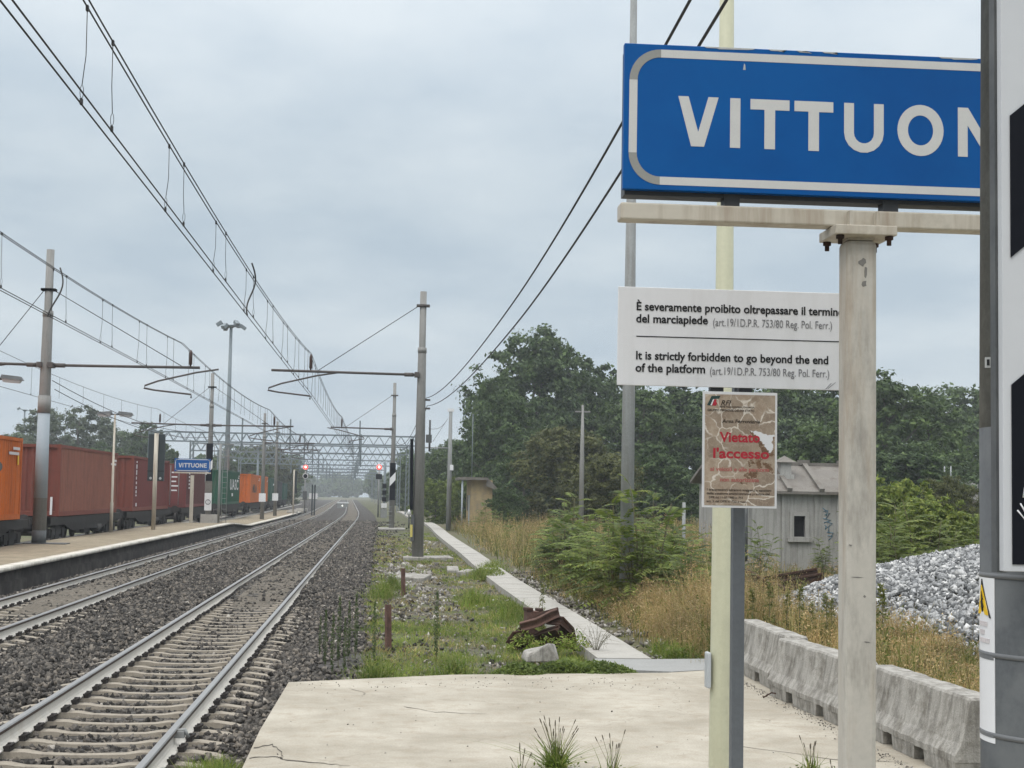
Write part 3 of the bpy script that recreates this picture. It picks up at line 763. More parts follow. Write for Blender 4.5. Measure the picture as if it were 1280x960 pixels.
# second mast, further along
def slash_board(t, z0, z1, w, x=0, y=-0.3, pw=0.5):
    """Black board crossed by one white slanting band."""
    b = MB().span((x - w / 2, y, z0), (x + w / 2, y + 0.03, z1)).build('marker_board', M['board_black'], t)
    zc = z0 + (z1 - z0) * pw
    MB().prism([(x - w / 2, zc - 0.42), (x + w / 2, zc - 0.02), (x + w / 2, zc + 0.48), (x - w / 2, zc + 0.08)], y - 0.008, y - 0.002).build('white_band', M['white'], b)
    MB().span((x - w / 2 - 0.04, y - 0.003, z0 - 0.1), (x - w / 2 - 0.005, y + 0.04, z1)).build('board_edge', M['steel_grey'], b)
t = mast('far slim mast past the path mast, its black board crossed by a white band', 0.80, 97, -0.1, 9.3, 0.18, 0.1, 'mast_brown')
arm(t, -1, 6.35, 4.0, 3.3, 0.5, 0.62, 8.5, steady=-1)
slash_board(t, 1.85, 4.2, 0.36, 0.0, -0.24, 0.55)
MB().box((0, 0, 0.02), (1.7, 1.8, 0.14)).build('footing', M['concrete'], t, bevel=0.03)
m = MB(); [m.box((-0.2 + 0.03 * i, -0.25, 0.3 + i * 0.28), (0.3, 0.05, 0.04)) for i in range(5)]; m.build('step_rungs', M['steel_grey'], t)
# island platform masts
t = mast('stout mast on the island platform with a silver painted middle and arms to both sides', -10.72, 49.5, 0.36, 9.4, 0.225, 0.125, 'mast_brown')
for z0, z1, mm in ((0.02, 0.42, 'mast_dark'), (1.45, 4.15, 'mast_silver')):
    ra, rb = 0.225 - 0.0096 * z0 + 0.004, 0.225 - 0.0096 * z1 + 0.004
    MB().tube([(0, 0, z0), (0, 0, z1)], [ra, rb], 16).build('paint_band', M[mm], t)
MB().box((0.25, 0, 0.015), (1.3, 0.8, 0.03)).build('base_plate', M['mast_dark'], t)
MB().tube([(0, 0, 4.15), (0, 0, 4.7)], 0.205, 16).build('joint_sleeve', M['mast_brown'], t)
arm(t, 1, 5.68, 4.85, 4.55, 0.05, 0.6, 8.1)
arm(t, -1, 5.68, 3.6, 2.1, 0.0, 0.6, 8.1)
t = mast('slim island platform mast with a black and white board, behind the small name sign', -9.75, 88.5, 0.28, 8.6, 0.17, 0.1, 'mast_brown')
arm(t, 1, 5.6, 4.7, 3.6, 0.0, 0.6, 7.8); arm(t, -1, 5.6, 4.5, 2.9, 0.0, 0.6, 7.8)
slash_board(t, 2.4, 4.55, 0.36, 0.0, -0.24, 0.35)
MB().span((-0.2, -0.28, 1.75), (0.2, -0.25, 2.38)).build('notice_plate', M['hut_roof'], t)
pl = MB().span((-0.2, -0.29, 0.72), (0.2, -0.26, 1.72)).build('pedestrian_plate', M['white'], t)
m = MB()
m.bar((0, -0.294, 1.28), (0.01, -0.294, 1.14), 0.05, 0.004).bar((0.01, -0.294, 1.15), (-0.05, -0.294, 1.06), 0.03, 0.004).bar((0.01, -0.294, 1.15), (0.06, -0.294, 1.06), 0.03, 0.004).box((0.005, -0.294, 1.31), (0.04, 0.004, 0.04))
m.ring([(0.15 * math.cos(a), 1.2 + 0.15 * math.sin(a)) for a in np.linspace(0, 2 * math.pi, 16, False)], [(0.12 * math.cos(a), 1.2 + 0.12 * math.sin(a)) for a in np.linspace(0, 2 * math.pi, 16, False)], -0.297, -0.292)
m.build('pictogram_ring', M['black'], pl)
MB().box((0.05, 0, 0.25), (0.9, 0.5, 0.5)).build('footing', M['concrete'], t)
for i, (x, y, h, lab) in enumerate(((-9.0, 119, 8.2, 'nearer of the two slim masts on the low far end of the island platform'),
                                    (-9.15, 137, 8.4, 'slim mast just before the first truss gantry, beside the green container'))):
    t = mast(lab, x + bend(y), y, 0.0, h, 0.165, 0.1, 'mast_brown')
    arm(t, 1, 5.9, 3.9, 2.75, 0.0, 0.6, 7.4)
    MB().span((-0.26, -0.2, 1.35), (0.26, -0.17, 2.0)).build('number_plate', M['white'], t)
# mast with ladder beside the name sign
t = thing('signal_post', 'pale post with a ladder standing beside the black and white board on the island platform', 'post', (-9.32, 90, 0.25))
MB().tube([(0, 0, 0), (0, 0, 4.6)], 0.075, 8).build('post', M['steel_grey'], t)
m = MB()
for sx in (0.16, 0.44): m.tube([(sx, 0, 0), (sx, 0, 4.4)], 0.018, 5)
for i in range(14): m.tube([(0.16, 0, 0.2 + i * 0.31), (0.44, 0, 0.2 + i * 0.31)], 0.014, 5)
m.build('ladder', M['steel_grey'], t)
m = MB()
for zz in (3.9, 4.6):
    m.tube([(-0.35, 0, zz), (0.75, 0, zz)], 0.03, 6)
m.tube([(-0.35, 0, 3.9), (-0.35, 0, 4.6)], 0.02, 6).tube([(0.75, 0, 3.9), (0.75, 0, 4.6)], 0.02, 6)
m.build('cage', M['steel_grey'], t)

# ------------------------------------------------------------------ the near mast at the right, with its big striped board
MX, MY = 1.838, 4.0
t = thing('striped_mast', 'massive strapped dark grey mast carrying a tall black and white board', 'mast', (MX, MY, 0), 0)
MB().tube([(0, 0, 0), (0, 0, 2.35)], [0.2058, 0.2048], 48).build('lower_pole', M['mast_dark'], t)
MB().tube([(0, 0, 2.35), (0, 0, 8.5)], [0.2048, 0.158], 48).build('upper_pole', M['mast_mottled'], t)
for zz in (1.945, 1.735, 1.525):
    MB().tube([(0, 0, zz), (0, 0, zz + 0.013)], 0.2068, 48).build('strap', M['strap'], t)
def patch_cyl(a0, a1, z0, z1, r, nseg=10, zs=1, th=0.0025):
    vs, fs = [], []
    for i in range(nseg + 1):
        a = a0 + (a1 - a0) * i / nseg
        for rr in (r, r - th):
            for zz in (z0, z1): vs.append((math.cos(a) * rr, math.sin(a) * rr, zz))
    for i in range(nseg):
        o = 4 * i
        fs += [(o, o + 4, o + 5, o + 1), (o + 2, o + 3, o + 7, o + 6), (o + 1, o + 5, o + 7, o + 3), (o, o + 2, o + 6, o + 4)]
    fs += [(0, 1, 3, 2), (4 * nseg, 4 * nseg + 2, 4 * nseg + 3, 4 * nseg + 1)]
    return MB().add(vs, fs)
# the white sheet wraps the camera-facing left flank of the mast
tang = math.atan2(-MY, -MX) - math.acos(0.2 / math.hypot(MX, MY))      # where the outline of the mast is seen
A0, A1 = tang - 0.05, tang + 0.62
sheet = patch_cyl(A0, A1, 1.51, 1.945, 0.2062, 14).build('warning_sheet', M['paper'], t)
def on_cyl(u, z, r=0.2095):
    a = A0 + 0.05 + (A1 - A0 - 0.05) * u; return (math.cos(a) * r, math.sin(a) * r, z)
def cyl_poly(pts, r0, r1, name, mm, par):
    n = len(pts); vs = [on_cyl(u, z, r1) for u, z in pts] + [on_cyl(u, z, r0) for u, z in pts]
    return MB().add(vs, [list(range(n))] + [(i, (i + 1) % n, (i + 1) % n + n, i + n) for i in range(n)]).build(name, M[mm], par)
cyl_poly([(0.02, 1.838), (0.88, 1.838), (0.45, 1.94)], 0.2065, 0.2090, 'warning_triangle', 'black', sheet)
cyl_poly([(0.13, 1.845), (0.77, 1.845), (0.45, 1.924)], 0.2065, 0.2096, 'triangle_face', 'yellow', sheet)
cyl_poly([(0.46, 1.908), (0.54, 1.885), (0.47, 1.885), (0.56, 1.864), (0.52, 1.866), (0.50, 1.852), (0.42, 1.868), (0.455, 1.866), (0.40, 1.878), (0.45, 1.884)], 0.2065, 0.2101, 'lightning_mark', 'black', sheet)
for k, (u0, u1) in enumerate(((0.25, 0.75), (0.3, 0.6), (0.2, 0.85))):
    zz = 1.815 - k * 0.022
    for i in range(7):
        ua = u0 + (u1 - u0) * i / 7; cyl_poly([(ua, zz), (ua + (u1 - u0) / 11, zz), (ua + (u1 - u0) / 11, zz + 0.012), (ua, zz + 0.012)], 0.2065, 0.2085, 'faded_letter', 'faded', sheet) if 'faded' in M else None
for zz in (1.728, 1.524): 
    patch_cyl(A0 + 0.05, A1 - 0.02, zz, zz + 0.010, 0.2072, 14).build('sheet_strap', M['strap'], sheet)
# striped board in front of the mast
BX0, BX1, BY = 1.566, 2.17, 3.72
bz0, bz1 = 1.974, 4.9
o = MB().span((BX0 - MX, BY - MY, bz0), (BX1 - MX, BY - MY + 0.028, bz1)).build('striped_board', M['board_white'], t, bevel=0.002)
MB().span((BX0 - MX - 0.006, BY - MY + 0.03, bz0 - 0.004), (BX0 - MX + 0.02, BY - MY + 0.062, bz1)).build('board_frame', M['mast_dark'], o)
def bp(x, z): return (x - MX, z)
sx0, sx1 = BX0 + 0.022, BX1 - 0.022
def stripe(zb0, zt0, slope=0.83, flat_bottom=False):
    w = sx1 - sx0
    pts = [bp(sx0, zb0), bp(sx1, zb0 + (0 if flat_bottom else w * slope)), bp(sx1, zt0 + w * slope), bp(sx0, zt0)]
    return MB().prism(pts, BY - MY - 0.004, BY - MY - 0.0005).build('black_stripe', M['board_black'], o)
s1 = stripe(1.992, 2.445, flat_bottom=True)
stripe(2.77, 3.138); stripe(3.46, 3.83)
m = MB()
for pts in ([(sx0 + 0.02, 2.145), (sx0 + 0.035, 2.12)], [(sx0 + 0.012, 2.128), (sx0 + 0.032, 2.105), (sx0 + 0.06, 2.125)], [(sx0 + 0.028, 2.16), (sx0 + 0.032, 2.185), (sx0 + 0.06, 2.19)], [(sx0 + 0.05, 2.10), (sx0 + 0.08, 2.14)], [(sx0 + 0.05, 2.16), (sx0 + 0.075, 2.17)]):
    m.tube([(x - MX, BY - MY - 0.005, z) for x, z in pts], 0.0022, 5)
m.build('scribble', M['white'], s1)
m = MB().span((0, 0, 0), (0.045, 0.002, 0.028)); m2 = m.build('sticker', M['bare'], t); m2.location = (-0.237, -0.08, 2.505); m2.rotation_euler = (0, 0, R(-40))
for i in range(3):
    MB().span((0.006 + i * 0.013, -0.002, 0.006), (0.013 + i * 0.013, 0.0, 0.022)).build('sticker_mark', M['red_text'] if i else M['black'], m2)

# ================================================================== OVERHEAD LINES
def wire_y(pts, ystep=3.0):
    return pts
def line(label, xfun, supports, y_start, contact_z, mess_z, sag, dropper_gap=5.2, r=0.0085, pair=True, ends=None):
    """Twin messenger and twin contact wires with droppers, hung from the given support positions."""
    t = thing('overhead_line', label, 'overhead line', (0, 0, 0), 0, 'overhead lines')
    sup = supports
    ys = []
    for a, b in zip(sup[:-1], sup[1:]):
        k = max(4, int((b - a) / 3.0)); ys += [a + (b - a) * i / k for i in range(k)]
    ys.append(sup[-1])
    ys = [y for y in ys if y >= y_start]
    def mz(y):
        for a, b in zip(sup[:-1], sup[1:]):
            if a <= y <= b:
                u = (y - a) / (b - a); return mess_z - 4 * sag * ((b - a) / 48.0) ** 2 * u * (1 - u)
        return mess_z
    offs = (-0.5, 0.5) if pair else (0,)
    for s in offs:
        MB().tube([(xfun(y) + s * 0.05, y, mz(y)) for y in ys], [r * (1 + max(0, y - 40) * 0.006) for y in ys], 5, caps=False).build('messenger_wire', M['wire'], t)
        MB().tube([(xfun(y) + s * 0.09, y, contact_z + 0.05 * abs(math.sin(y / 48 * math.pi)) * 0) for y in ys], [r * (1 + max(0, y - 40) * 0.006) for y in ys], 5, caps=False).build('contact_wire', M['wire'], t)
    cnt = 0
    for a, b in zip(sup[:-1], sup[1:]):
        k = max(3, int(round((b - a) / dropper_gap)))
        for i in range(k):
            for s in offs:
                y = a + (b - a) * (i + 0.5) / k + s * 1.0
                if y < y_start + 0.3 or y > 150 or cnt > 90: continue
                cnt += 1
                z1, z0 = mz(y), contact_z; xx = xfun(y)
                d = MB().tube([(xx + s * 0.05, y, z1), (xx + s * 0.05 + 0.004, y + 0.005, (z0 + z1) / 2), (xx + s * 0.09, y, z0 + 0.17)], 0.0042 * (1 + max(0, y - 25) * 0.012), 5)
                if y < 60:
                    d.tube([(xx + s * 0.09 + 0.016 * math.cos(q), y + 0.016 * math.sin(q) * 0, z0 + 0.11 + 0.06 * math.sin(q)) for q in np.linspace(-1.5, 4.6, 10)], 0.003, 4, caps=False)
                    d.box((xx + s * 0.09, y, z0 + 0.02), (0.022, 0.05, 0.055)).box((xx + s * 0.05, y, z1 - 0.01), (0.022, 0.05, 0.05))
                d.build('dropper', M['wire'], t)
    return t, mz
G_Y = [130, 160, 192, 228, 268, 312, 360, 420]
def xr(y):
    base = -2.72 + 0.21 * min(1, max(0, (y - 8) / 45)) if y < 53 else -2.5 + (0.1 if (int(y) // 44) % 2 else 0) * 0
    return base + bend(y)
t_r, mzr = line('overhead line above the nearest track, crossing the top left of the sky', xr, [-4, 53, 97] + G_Y, 6.0, 5.56, 6.95, 0.42)
# heavier jumper between messenger and contact wire
MB().tube([(xr(30) + 0.07 * math.sin(u * 5.5), 30 + 0.15 * math.sin(u * 4), 6.62 - 1.05 * u) for u in np.linspace(0, 1, 14)], 0.017, 6).build('jumper', M['wire'], t_r)
xl = lambda y: -6.55 + 0.1 * min(1, max(0, (y - 20) / 30)) + bend(y)
t_l, mzl = line('overhead line above the second track, past the stout island platform mast', xl, [2, 49.5, 88.5] + G_Y, 16, 5.5, 6.85, 0.42)
MB().tube([(xl(31) + 0.1 * math.sin(u * 4.5), 31 - 0.5 * u, 6.55 - 1.04 * u) for u in np.linspace(0, 1, 14)], 0.017, 6).build('jumper', M['wire'], t_l)
t_t, _ = line('overhead line above the container train at the far left', lambda y: XT + 0.05 + bend(y), [10, 49.5, 88.5] + G_Y[:4], 33, 5.5, 6.75, 0.42, pair=False)
def cable(label, pts, r=0.010, grp='feeder cables', name='feeder_cable'):
    o = MB().tube(pts, [r * (1 + max(0, p[1] - 30) * 0.008) for p in pts], 6).build(name, M['cable'], None)
    return tag(o, label, 'cable', grp)
for dx, dz, lab in ((0.0, 0.0, 'upper'), (0.04, -0.27, 'lower')):
    cable(lab + ' black feeder cable running from the path mast up behind the blue station sign', [(1.62 + dx - 0.08 * (y - 4) / 49, y, 4.54 + (0.00083 if y > 19 else 0.0025) * (y - 19) ** 2 + dz) for y in np.linspace(4, 53, 50)])
    cable(lab + ' feeder cable between the path mast and the far slim mast', [(1.54 + dx - 0.56 * (y - 53) / 44, y, 5.5 + dz - 0.0016 * (y - 53) * (97 - y)) for y in np.linspace(53, 97, 20)])
for dx, dz, lab in ((0.22, 0.0, 'upper cable slung between the two island platform masts'), (0.30, -0.28, 'lower cable slung between the two island platform masts')):
    cable(lab, [(-10.72 + dx + (0.97) * (y - 49.5) / 39, y, 5.55 + dz - 0.0016 * (y - 49.5) * (88.5 - y)) for y in np.linspace(49.5, 88.5, 20)], 0.01, 'platform cables', 'slung_cable')

# ================================================================== TRUSS GANTRIES
def gantry(i, y):
    x0, x1 = -19.2 + bend(y), 3.15 + bend(y) + 0.02 * i
    order = ['nearest', 'second', 'third', 'fourth', 'fifth', 'sixth', 'seventh', 'farthest'][i]
    t = thing('truss_gantry', f'{order} of the steel truss gantries spanning all the tracks ahead', 'gantry', (0, y, 0), 0, 'truss gantries over the tracks')
    zb, zt, w = 6.25, 7.02, 0.35
    m = MB()
    k = 1 + i * 0.12
    for zz in (zb, zt):
        for yy in (-w, w): m.bar((x0, yy, zz), (x1, yy, zz), 0.09 * k, 0.10 * k)
    nn = 24; dx = (x1 - x0) / nn
    for j in range(nn):
        a = x0 + j * dx
        for yy in (-w, w):
            m.bar((a, yy, zb), (a + dx / 2, yy, zt), 0.05 * k); m.bar((a + dx / 2, yy, zt), (a + dx, yy, zb), 0.05 * k)
    m.build('truss_beam', M['gantry'], t)
    for xx in (x0, x1):
        p = MB()
        for sx in (-0.16, 0.16):
            for sy in (-0.3, 0.3): p.bar((xx + sx, sy, -0.3), (xx + sx, sy, 7.2), 0.09)
        for j in range(12):
            zz = j * 0.6
            for sy in (-0.3, 0.3): p.bar((xx - 0.16, sy, zz), (xx + 0.16, sy, zz + 0.6), 0.04)
            for sx in (-0.16, 0.16): p.bar((xx + sx, -0.3, zz + 0.6), (xx + sx, 0.3, zz), 0.04)
        p.build('mast_leg', M['gantry'], t)
    for xx in (XR + 0.8, XL - 1.2, XT + 1.2):
        q = MB().bar((xx + bend(y), 0, 4.9 if i % 2 else 5.6), (xx + bend(y), 0, 8.3), 0.12 * k)
        q.bar((xx + bend(y), 0, 5.95), (xx + bend(y) - 1.6, 0, 5.95), 0.05 * k)
        q.bar((xx + bend(y) - 1.6, 0, 5.95), (xx + bend(y) - 1.3, 0, 5.6), 0.04 * k)
        q.build('drop_post', M['gantry'], t)
for i, y in enumerate(G_Y): gantry(i, y)

# ================================================================== CONTAINER TRAIN
CON = {}
def con_mat(key, c):
    CON[key] = mat('container_' + key, c, 0.7, 0, 0.12, 0.5, 12, c2=tuple(x * 0.72 for x in c), patch=(0.5, 0.78), patch_scale=0.8, streak=((0.09, 0.05, 0.035), 0.45))
con_mat('orange', (0.50, 0.115, 0.014)); con_mat('orange_red', (0.50, 0.14, 0.03)); con_mat('brown', (0.235, 0.092, 0.064)); con_mat('maroon', (0.15, 0.038, 0.036))
con_mat('purple_brown', (0.10, 0.035, 0.036)); con_mat('green', (0.014, 0.085, 0.05)); con_mat('deep_green', (0.015, 0.07, 0.05)); con_mat('grey', (0.05, 0.055, 0.06)); con_mat('red_end', (0.17, 0.048, 0.034))
LEN, WID, HGT = 12.19, 2.44, 2.62
def corr(n0, n1, amp, pitch):   # corrugation outline along a wall: list of (s, offset)
    out = []; s = n0
    while s < n1 - pitch:
        out += [(s, 0), (s + pitch * 0.25, 0), (s + pitch * 0.5, -amp), (s + pitch * 0.75, -amp)]; s += pitch
    out.append((n1, 0))
    return out
def container_body(m_side, m_end, doors=False):
    m = MB()
    w = WID / 2 - 0.02
    z0, z1 = 0.16, HGT - 0.1
    for sx in (-1, 1):
        c = corr(0.1, LEN - 0.1, 0.036, 0.28)
        vs = []
        for s, o in c: vs += [(sx * (w + o), s, z0), (sx * (w + o), s, z1)]
        m.add(vs, [(2 * i, 2 * i + 2, 2 * i + 3, 2 * i + 1) for i in range(len(c) - 1)])
    for yy, sgn in ((0.05, 1), (LEN - 0.05, -1)):
        if doors and sgn == 1: 
            m.span((-w, yy - 0.02, z0), (w, yy + 0.02, z1), 1); continue
        c = corr(-w + 0.08, w - 0.08, 0.045, 0.26)
        vs = []
        for s, o in c: vs += [(s, yy - sgn * o, z0), (s, yy - sgn * o, z1)]
        m.add(vs, [(2 * i, 2 * i + 2, 2 * i + 3, 2 * i + 1) for i in range(len(c) - 1)], 1)
    m.span((-w, 0.06, z1 - 0.02), (w, LEN - 0.06, z1 + 0.03))
    m.span((-w, 0.06, z0 - 0.02), (w, LEN - 0.06, z0 + 0.02))
    return m
def container(y, key, label, doors=False, endkey=None, hscale=1.0):
    x = XT + bend(y + 6)
    t = thing('shipping_container', label, 'container', (x, y, 1.10), 0, 'containers on the freight train')
    t.scale = (1, 1, hscale)
    t.rotation_euler = (0, 0, -math.atan((bend(y + 12) - bend(y)) / 12))
    sm, em = CON[key], CON[endkey or key]
    container_body(sm, em, doors).build('shell', [sm, em], t, fix=False)
    f = MB(); w = WID / 2
    for sx in (-1, 1):
        for yy in (0.06, LEN - 0.06): f.span((sx * w - sx * 0.13, yy - 0.06, 0), (sx * w, yy + 0.06, HGT))
        f.span((sx * w - sx * 0.08, 0.12, 0), (sx * w - sx * 0.002, LEN - 0.12, 0.17)); f.span((sx * w - sx * 0.08, 0.12, HGT - 0.11), (sx * w - sx * 0.002, LEN - 0.12, HGT - 0.005))
    for yy in (0.06, LEN - 0.06):
        f.span((-w + 0.13, yy - 0.055, 0.001), (w - 0.13, yy + 0.055, 0.15)); f.span((-w + 0.13, yy - 0.055, HGT - 0.12), (w - 0.13, yy + 0.055, HGT - 0.003))
    f.build('frame', em, t)
    if doors:
        for sx in (-1, 1):
            d = MB().span((sx * 0.02, -0.005, 0.18), (sx * 1.06, 0.028, HGT - 0.14)).build('door', em, t)
            r = MB()
            for dx in (0.28, 0.78):
                r.tube([(sx * dx, -0.03, 0.12), (sx * dx, -0.03, HGT - 0.1)], 0.02, 6)
            r.build('lock_rod', M['steel_grey'], d)
            for k in range(5 if sx > 0 else 4):
                MB().span((sx * 0.54 - 0.2, -0.012, 2.05 - k * 0.27), (sx * 0.54 + 0.2 - 0.06 * (k % 3), -0.007, 2.13 - k * 0.27)).build('door_marking', M['white'], d)
    return t
SIDE = (math.pi / 2, 0, math.pi / 2)       # lettering on the wall that faces the tracks
def side_text(t, s, size, y, z, mm, bold=0.0, spacing=1.0, name='lettering', width=None):
    return text(s, size, mm, (WID / 2 + 0.004, y, z), t, name, bold, spacing=spacing, rot=SIDE, width=width)
c1 = container(38.6, 'orange', 'bright orange container at the near end of the train')
text('14', 0.2, M['dark_text'], (WID / 2 + 0.004, 10.2, 2.05), c1, 'faded_marking', rot=SIDE)
MB().span((WID / 2 + 0.003, 11.55, 1.75), (WID / 2 + 0.006, 11.7, 2.05)).build('yellow_mark', M['yellow'], c1)
c2 = container(56.8, 'brown', 'faded brown container with a red ribbed end, second from the near end of the train', endkey='red_end')
MB().span((-0.95, -0.012, 0.42), (-0.6, -0.006, 0.78)).build('yellow_sticker', M['yellow'], c2)
MB().span((0.9, -0.012, 0.05), (0.98, -0.006, 0.7)).build('scratch_mark', M['white'], c2)
c3 = container(73.4, 'maroon', 'dark maroon container with a column of white letters at its near corner', endkey='red_end')
for z0, z1, w in ((2.3, 2.38, .14), (2.02, 2.22, .13), (1.72, 1.96, .12), (1.5, 1.64, .1), (1.28, 1.4, .14), (1.05, 1.18, .13), (0.84, 0.98, .14), (0.7, 0.78, .15)):
    MB().span((WID / 2 + 0.003, 0.75, z0), (WID / 2 + 0.006, 0.75 + w * 2.0, z1)).build('white_marking', M['white'], c3)
MB().span((WID / 2 + 0.003, 0.85, 0.22), (WID / 2 + 0.006, 1.2, 0.38)).build('white_marking', M['white'], c3)
c4 = container(93.2, 'purple_brown', 'purple brown container whose door end carries lock bars and white markings', doors=True, endkey='maroon')
for k in range(5): MB().span((WID / 2 + 0.003, 1.2, 2.0 - k * 0.22), (WID / 2 + 0.006, 1.75, 2.11 - k * 0.22)).build('white_marking', M['white'], c4)
c5 = container(116.8, 'green', 'dark green container with large white letters, behind the ladder post')
side_text(c5, 'UASC', 1.15, 3.6, 1.15, M['white'], 0.02, 1.15, width=7.2)
MB().span((WID / 2 + 0.003, 5.2, 0.62), (WID / 2 + 0.006, 6.3, 0.86)).build('white_marking', M['white'], c5)
c6 = container(141, 'orange_red', 'orange container with dark block letters on its side, beyond the green one', endkey='orange')
side_text(c6, 'MLA', 1.05, 2.9, 0.95, M['dark_text'], 0.03, 1.05, width=5.4)
c7 = container(154.8, 'orange_red', 'plain orange container right behind the lettered orange one', endkey='orange')
c8 = container(173, 'deep_green', 'far dark green container with small white marks, beyond the orange pair', doors=True)
MB().span((WID / 2 + 0.003, 5.0, 1.75), (WID / 2 + 0.006, 8.5, 1.95)).build('white_marking', M['white'], c8)
c9 = container(191, 'grey', 'dark grey container in the distance, last but one of the visible train', hscale=0.9)
c10 = container(208, 'deep_green', 'farthest dark container of the train, hazy behind the signal on the platform end', hscale=0.85)

for c_ in (c1, c2, c4, c5, c6, c7):
    for k_ in range(2): MB().span((WID / 2 + 0.003, 10.9 - k_ * 0.5, 2.22 - k_ * 0.16), (WID / 2 + 0.006, 11.8 - k_ * 0.1, 2.31 - k_ * 0.16)).build('code_marking', M['faded'], c_)
def wagon(y, length, label):
    x = XT + bend(y + length / 2)
    t = thing('flat_wagon', label, 'freight wagon', (x, y, 0), -math.atan((bend(y + 12) - bend(y)) / 12), 'flat wagons of the freight train')
    m = MB()
    for sx in (-1, 1):
        m.span((sx * 1.12 - 0.06, 0, 0.78), (sx * 1.12 + 0.06, length, 1.07))
        m.add([(sx * 1.10, 2.6, 0.78), (sx * 1.16, 2.6, 0.78), (sx * 1.16, length - 2.6, 0.78), (sx * 1.10, length - 2.6, 0.78), (sx * 1.10, 4.2, 0.52), (sx * 1.16, 4.2, 0.52), (sx * 1.16, length - 4.2, 0.52), (sx * 1.10, length - 4.2, 0.52)],
              [(0, 1, 5, 4), (1, 2, 6, 5), (2, 3, 7, 6), (3, 0, 4, 7), (4, 5, 6, 7)])
    m.span((-0.25, 0, 0.6), (0.25, length, 1.04)); m.span((-1.2, 0, 0.85), (1.2, 0.2, 1.08)); m.span((-1.2, length - 0.2, 0.85), (1.2, length, 1.08))
    for k in range(6): m.span((-1.1, 1.5 + k * (length - 3) / 5, 0.85), (1.1, 1.65 + k * (length - 3) / 5, 1.05))
    m.build('underframe', M['wagon'], t)
    MB().span((0.75, length * 0.5 - 0.7, 0.35), (1.1, length * 0.5 + 0.5, 0.8)).build('brake_box', M['wagon'], t)
    MB().span((0.8, length * 0.36, 0.4), (1.08, length * 0.36 + 0.6, 0.76)).build('tool_box', M['wagon_light'], t)
    MB().tube([(1.0, length * 0.62, 0.55), (1.0, length * 0.62 + 1.0, 0.55)], 0.2, 10).build('air_tank', M['wagon_light'], t)
    for yy in (1.9, length - 1.9):
        b = MB()
        for sx in (-1, 1):
            b.span((sx * 0.98 - 0.06, yy - 1.35, 0.42), (sx * 0.98 + 0.06, yy + 1.35, 0.66)); b.span((sx * 0.98 - 0.08, yy - 0.35, 0.28), (sx * 0.98 + 0.08, yy + 0.35, 0.75))
            b.span((-0.95, yy - 0.15, 0.45), (0.95, yy + 0.15, 0.6)) if sx > 0 else None
            for dy in (-0.9, 0.9): b.span((sx * 0.98 - 0.1, yy + dy - 0.2, 0.3), (sx * 0.98 + 0.1, yy + dy + 0.2, 0.62))
        bo = b.build('bogie', M['wagon'], t)
        for dy in (-0.9, 0.9):
            w = MB()
            for sx in (-1, 1): w.tube([(sx * 0.69, yy + dy, 0.46), (sx * 0.82, yy + dy, 0.46)], 0.46, 20)
            w.tube([(-0.7, yy + dy, 0.46), (0.7, yy + dy, 0.46)], 0.08, 8)
            w.build('wheelset', M['wagon_wheel'], bo)
    for yy, sg in ((0, -1), (length, 1)):
        for sx in (-0.87, 0.87):
            MB().tube([(sx, yy, 1.0), (sx, yy + sg * 0.42, 1.0), (sx, yy + sg * 0.43, 1.0), (sx, yy + sg * 0.5, 1.0)], [0.1, 0.1, 0.22, 0.22], 12).build('buffer', M['wagon'], t)
    return t
for y, L, lab in ((37.2, 15.2, 'dark flat wagon carrying the nearest orange container'), (55.6, 14.8, 'dark flat wagon under the faded brown container'), (72.0, 15.2, 'dark flat wagon under the dark maroon container'),
                  (91.5, 15.6, 'dark flat wagon under the purple brown container'), (113, 18.0, 'long flat wagon under the green container with white letters'), (139.2, 28.6, 'long articulated flat wagon under the two orange containers'),
                  (171, 16, 'flat wagon under the far dark green container'), (189.4, 15.6, 'distant flat wagon under the dark grey container'), (206.6, 15.6, 'farthest flat wagon under the last dark container')):
    wagon(y, L, lab)

# ================================================================== ISLAND PLATFORM FURNITURE
def platform_lamp(x, y, z, h, label):
    t = thing('platform_lamp', label, 'lamp post', (x, y, z), 0, 'double headed platform lamps')
    MB().tube([(0, 0, 0), (0, 0, 1.2), (0, 0, 1.25), (0, 0, h)], [0.075, 0.07, 0.055, 0.04], 10).build('post', M['cream'], t)
    MB().tube([(-0.3, 0, h), (0.3, 0, h)], 0.03, 8).build('crossbar', M['mast_dark'], t)
    for s in (-1, 1):
        m = MB().add([(s * 0.12, -0.16, h + 0.02), (s * 0.75, -0.13, h - 0.03), (s * 0.75, 0.13, h - 0.03), (s * 0.12, 0.16, h + 0.02), (s * 0.16, -0.12, h + 0.13), (s * 0.68, -0.09, h + 0.08), (s * 0.68, 0.09, h + 0.08), (s * 0.16, 0.12, h + 0.13)],
                     [(0, 1, 2, 3), (4, 5, 6, 7), (0, 1, 5, 4), (1, 2, 6, 5), (2, 3, 7, 6), (3, 0, 4, 7)])
        hd = m.build('lamp_head', M['mast_dark'], t)
        MB().add([(s * 0.16, -0.14, h + 0.015), (s * 0.70, -0.11, h - 0.028), (s * 0.70, 0.11, h - 0.028), (s * 0.16, 0.14, h + 0.015), (s * 0.2, -0.1, h - 0.08), (s * 0.64, -0.08, h - 0.11), (s * 0.64, 0.08, h - 0.11), (s * 0.2, 0.1, h - 0.08)],
                 [(4, 5, 6, 7), (0, 1, 5, 4), (1, 2, 6, 5), (2, 3, 7, 6), (3, 0, 4, 7)]).build('diffuser', M['lamp_glass'], hd)
    return t
p = at(150, 664, 64); platform_lamp(-10.98, 64, 0.36, 4.85, 'double headed platform lamp between the stout mast and the dark display')
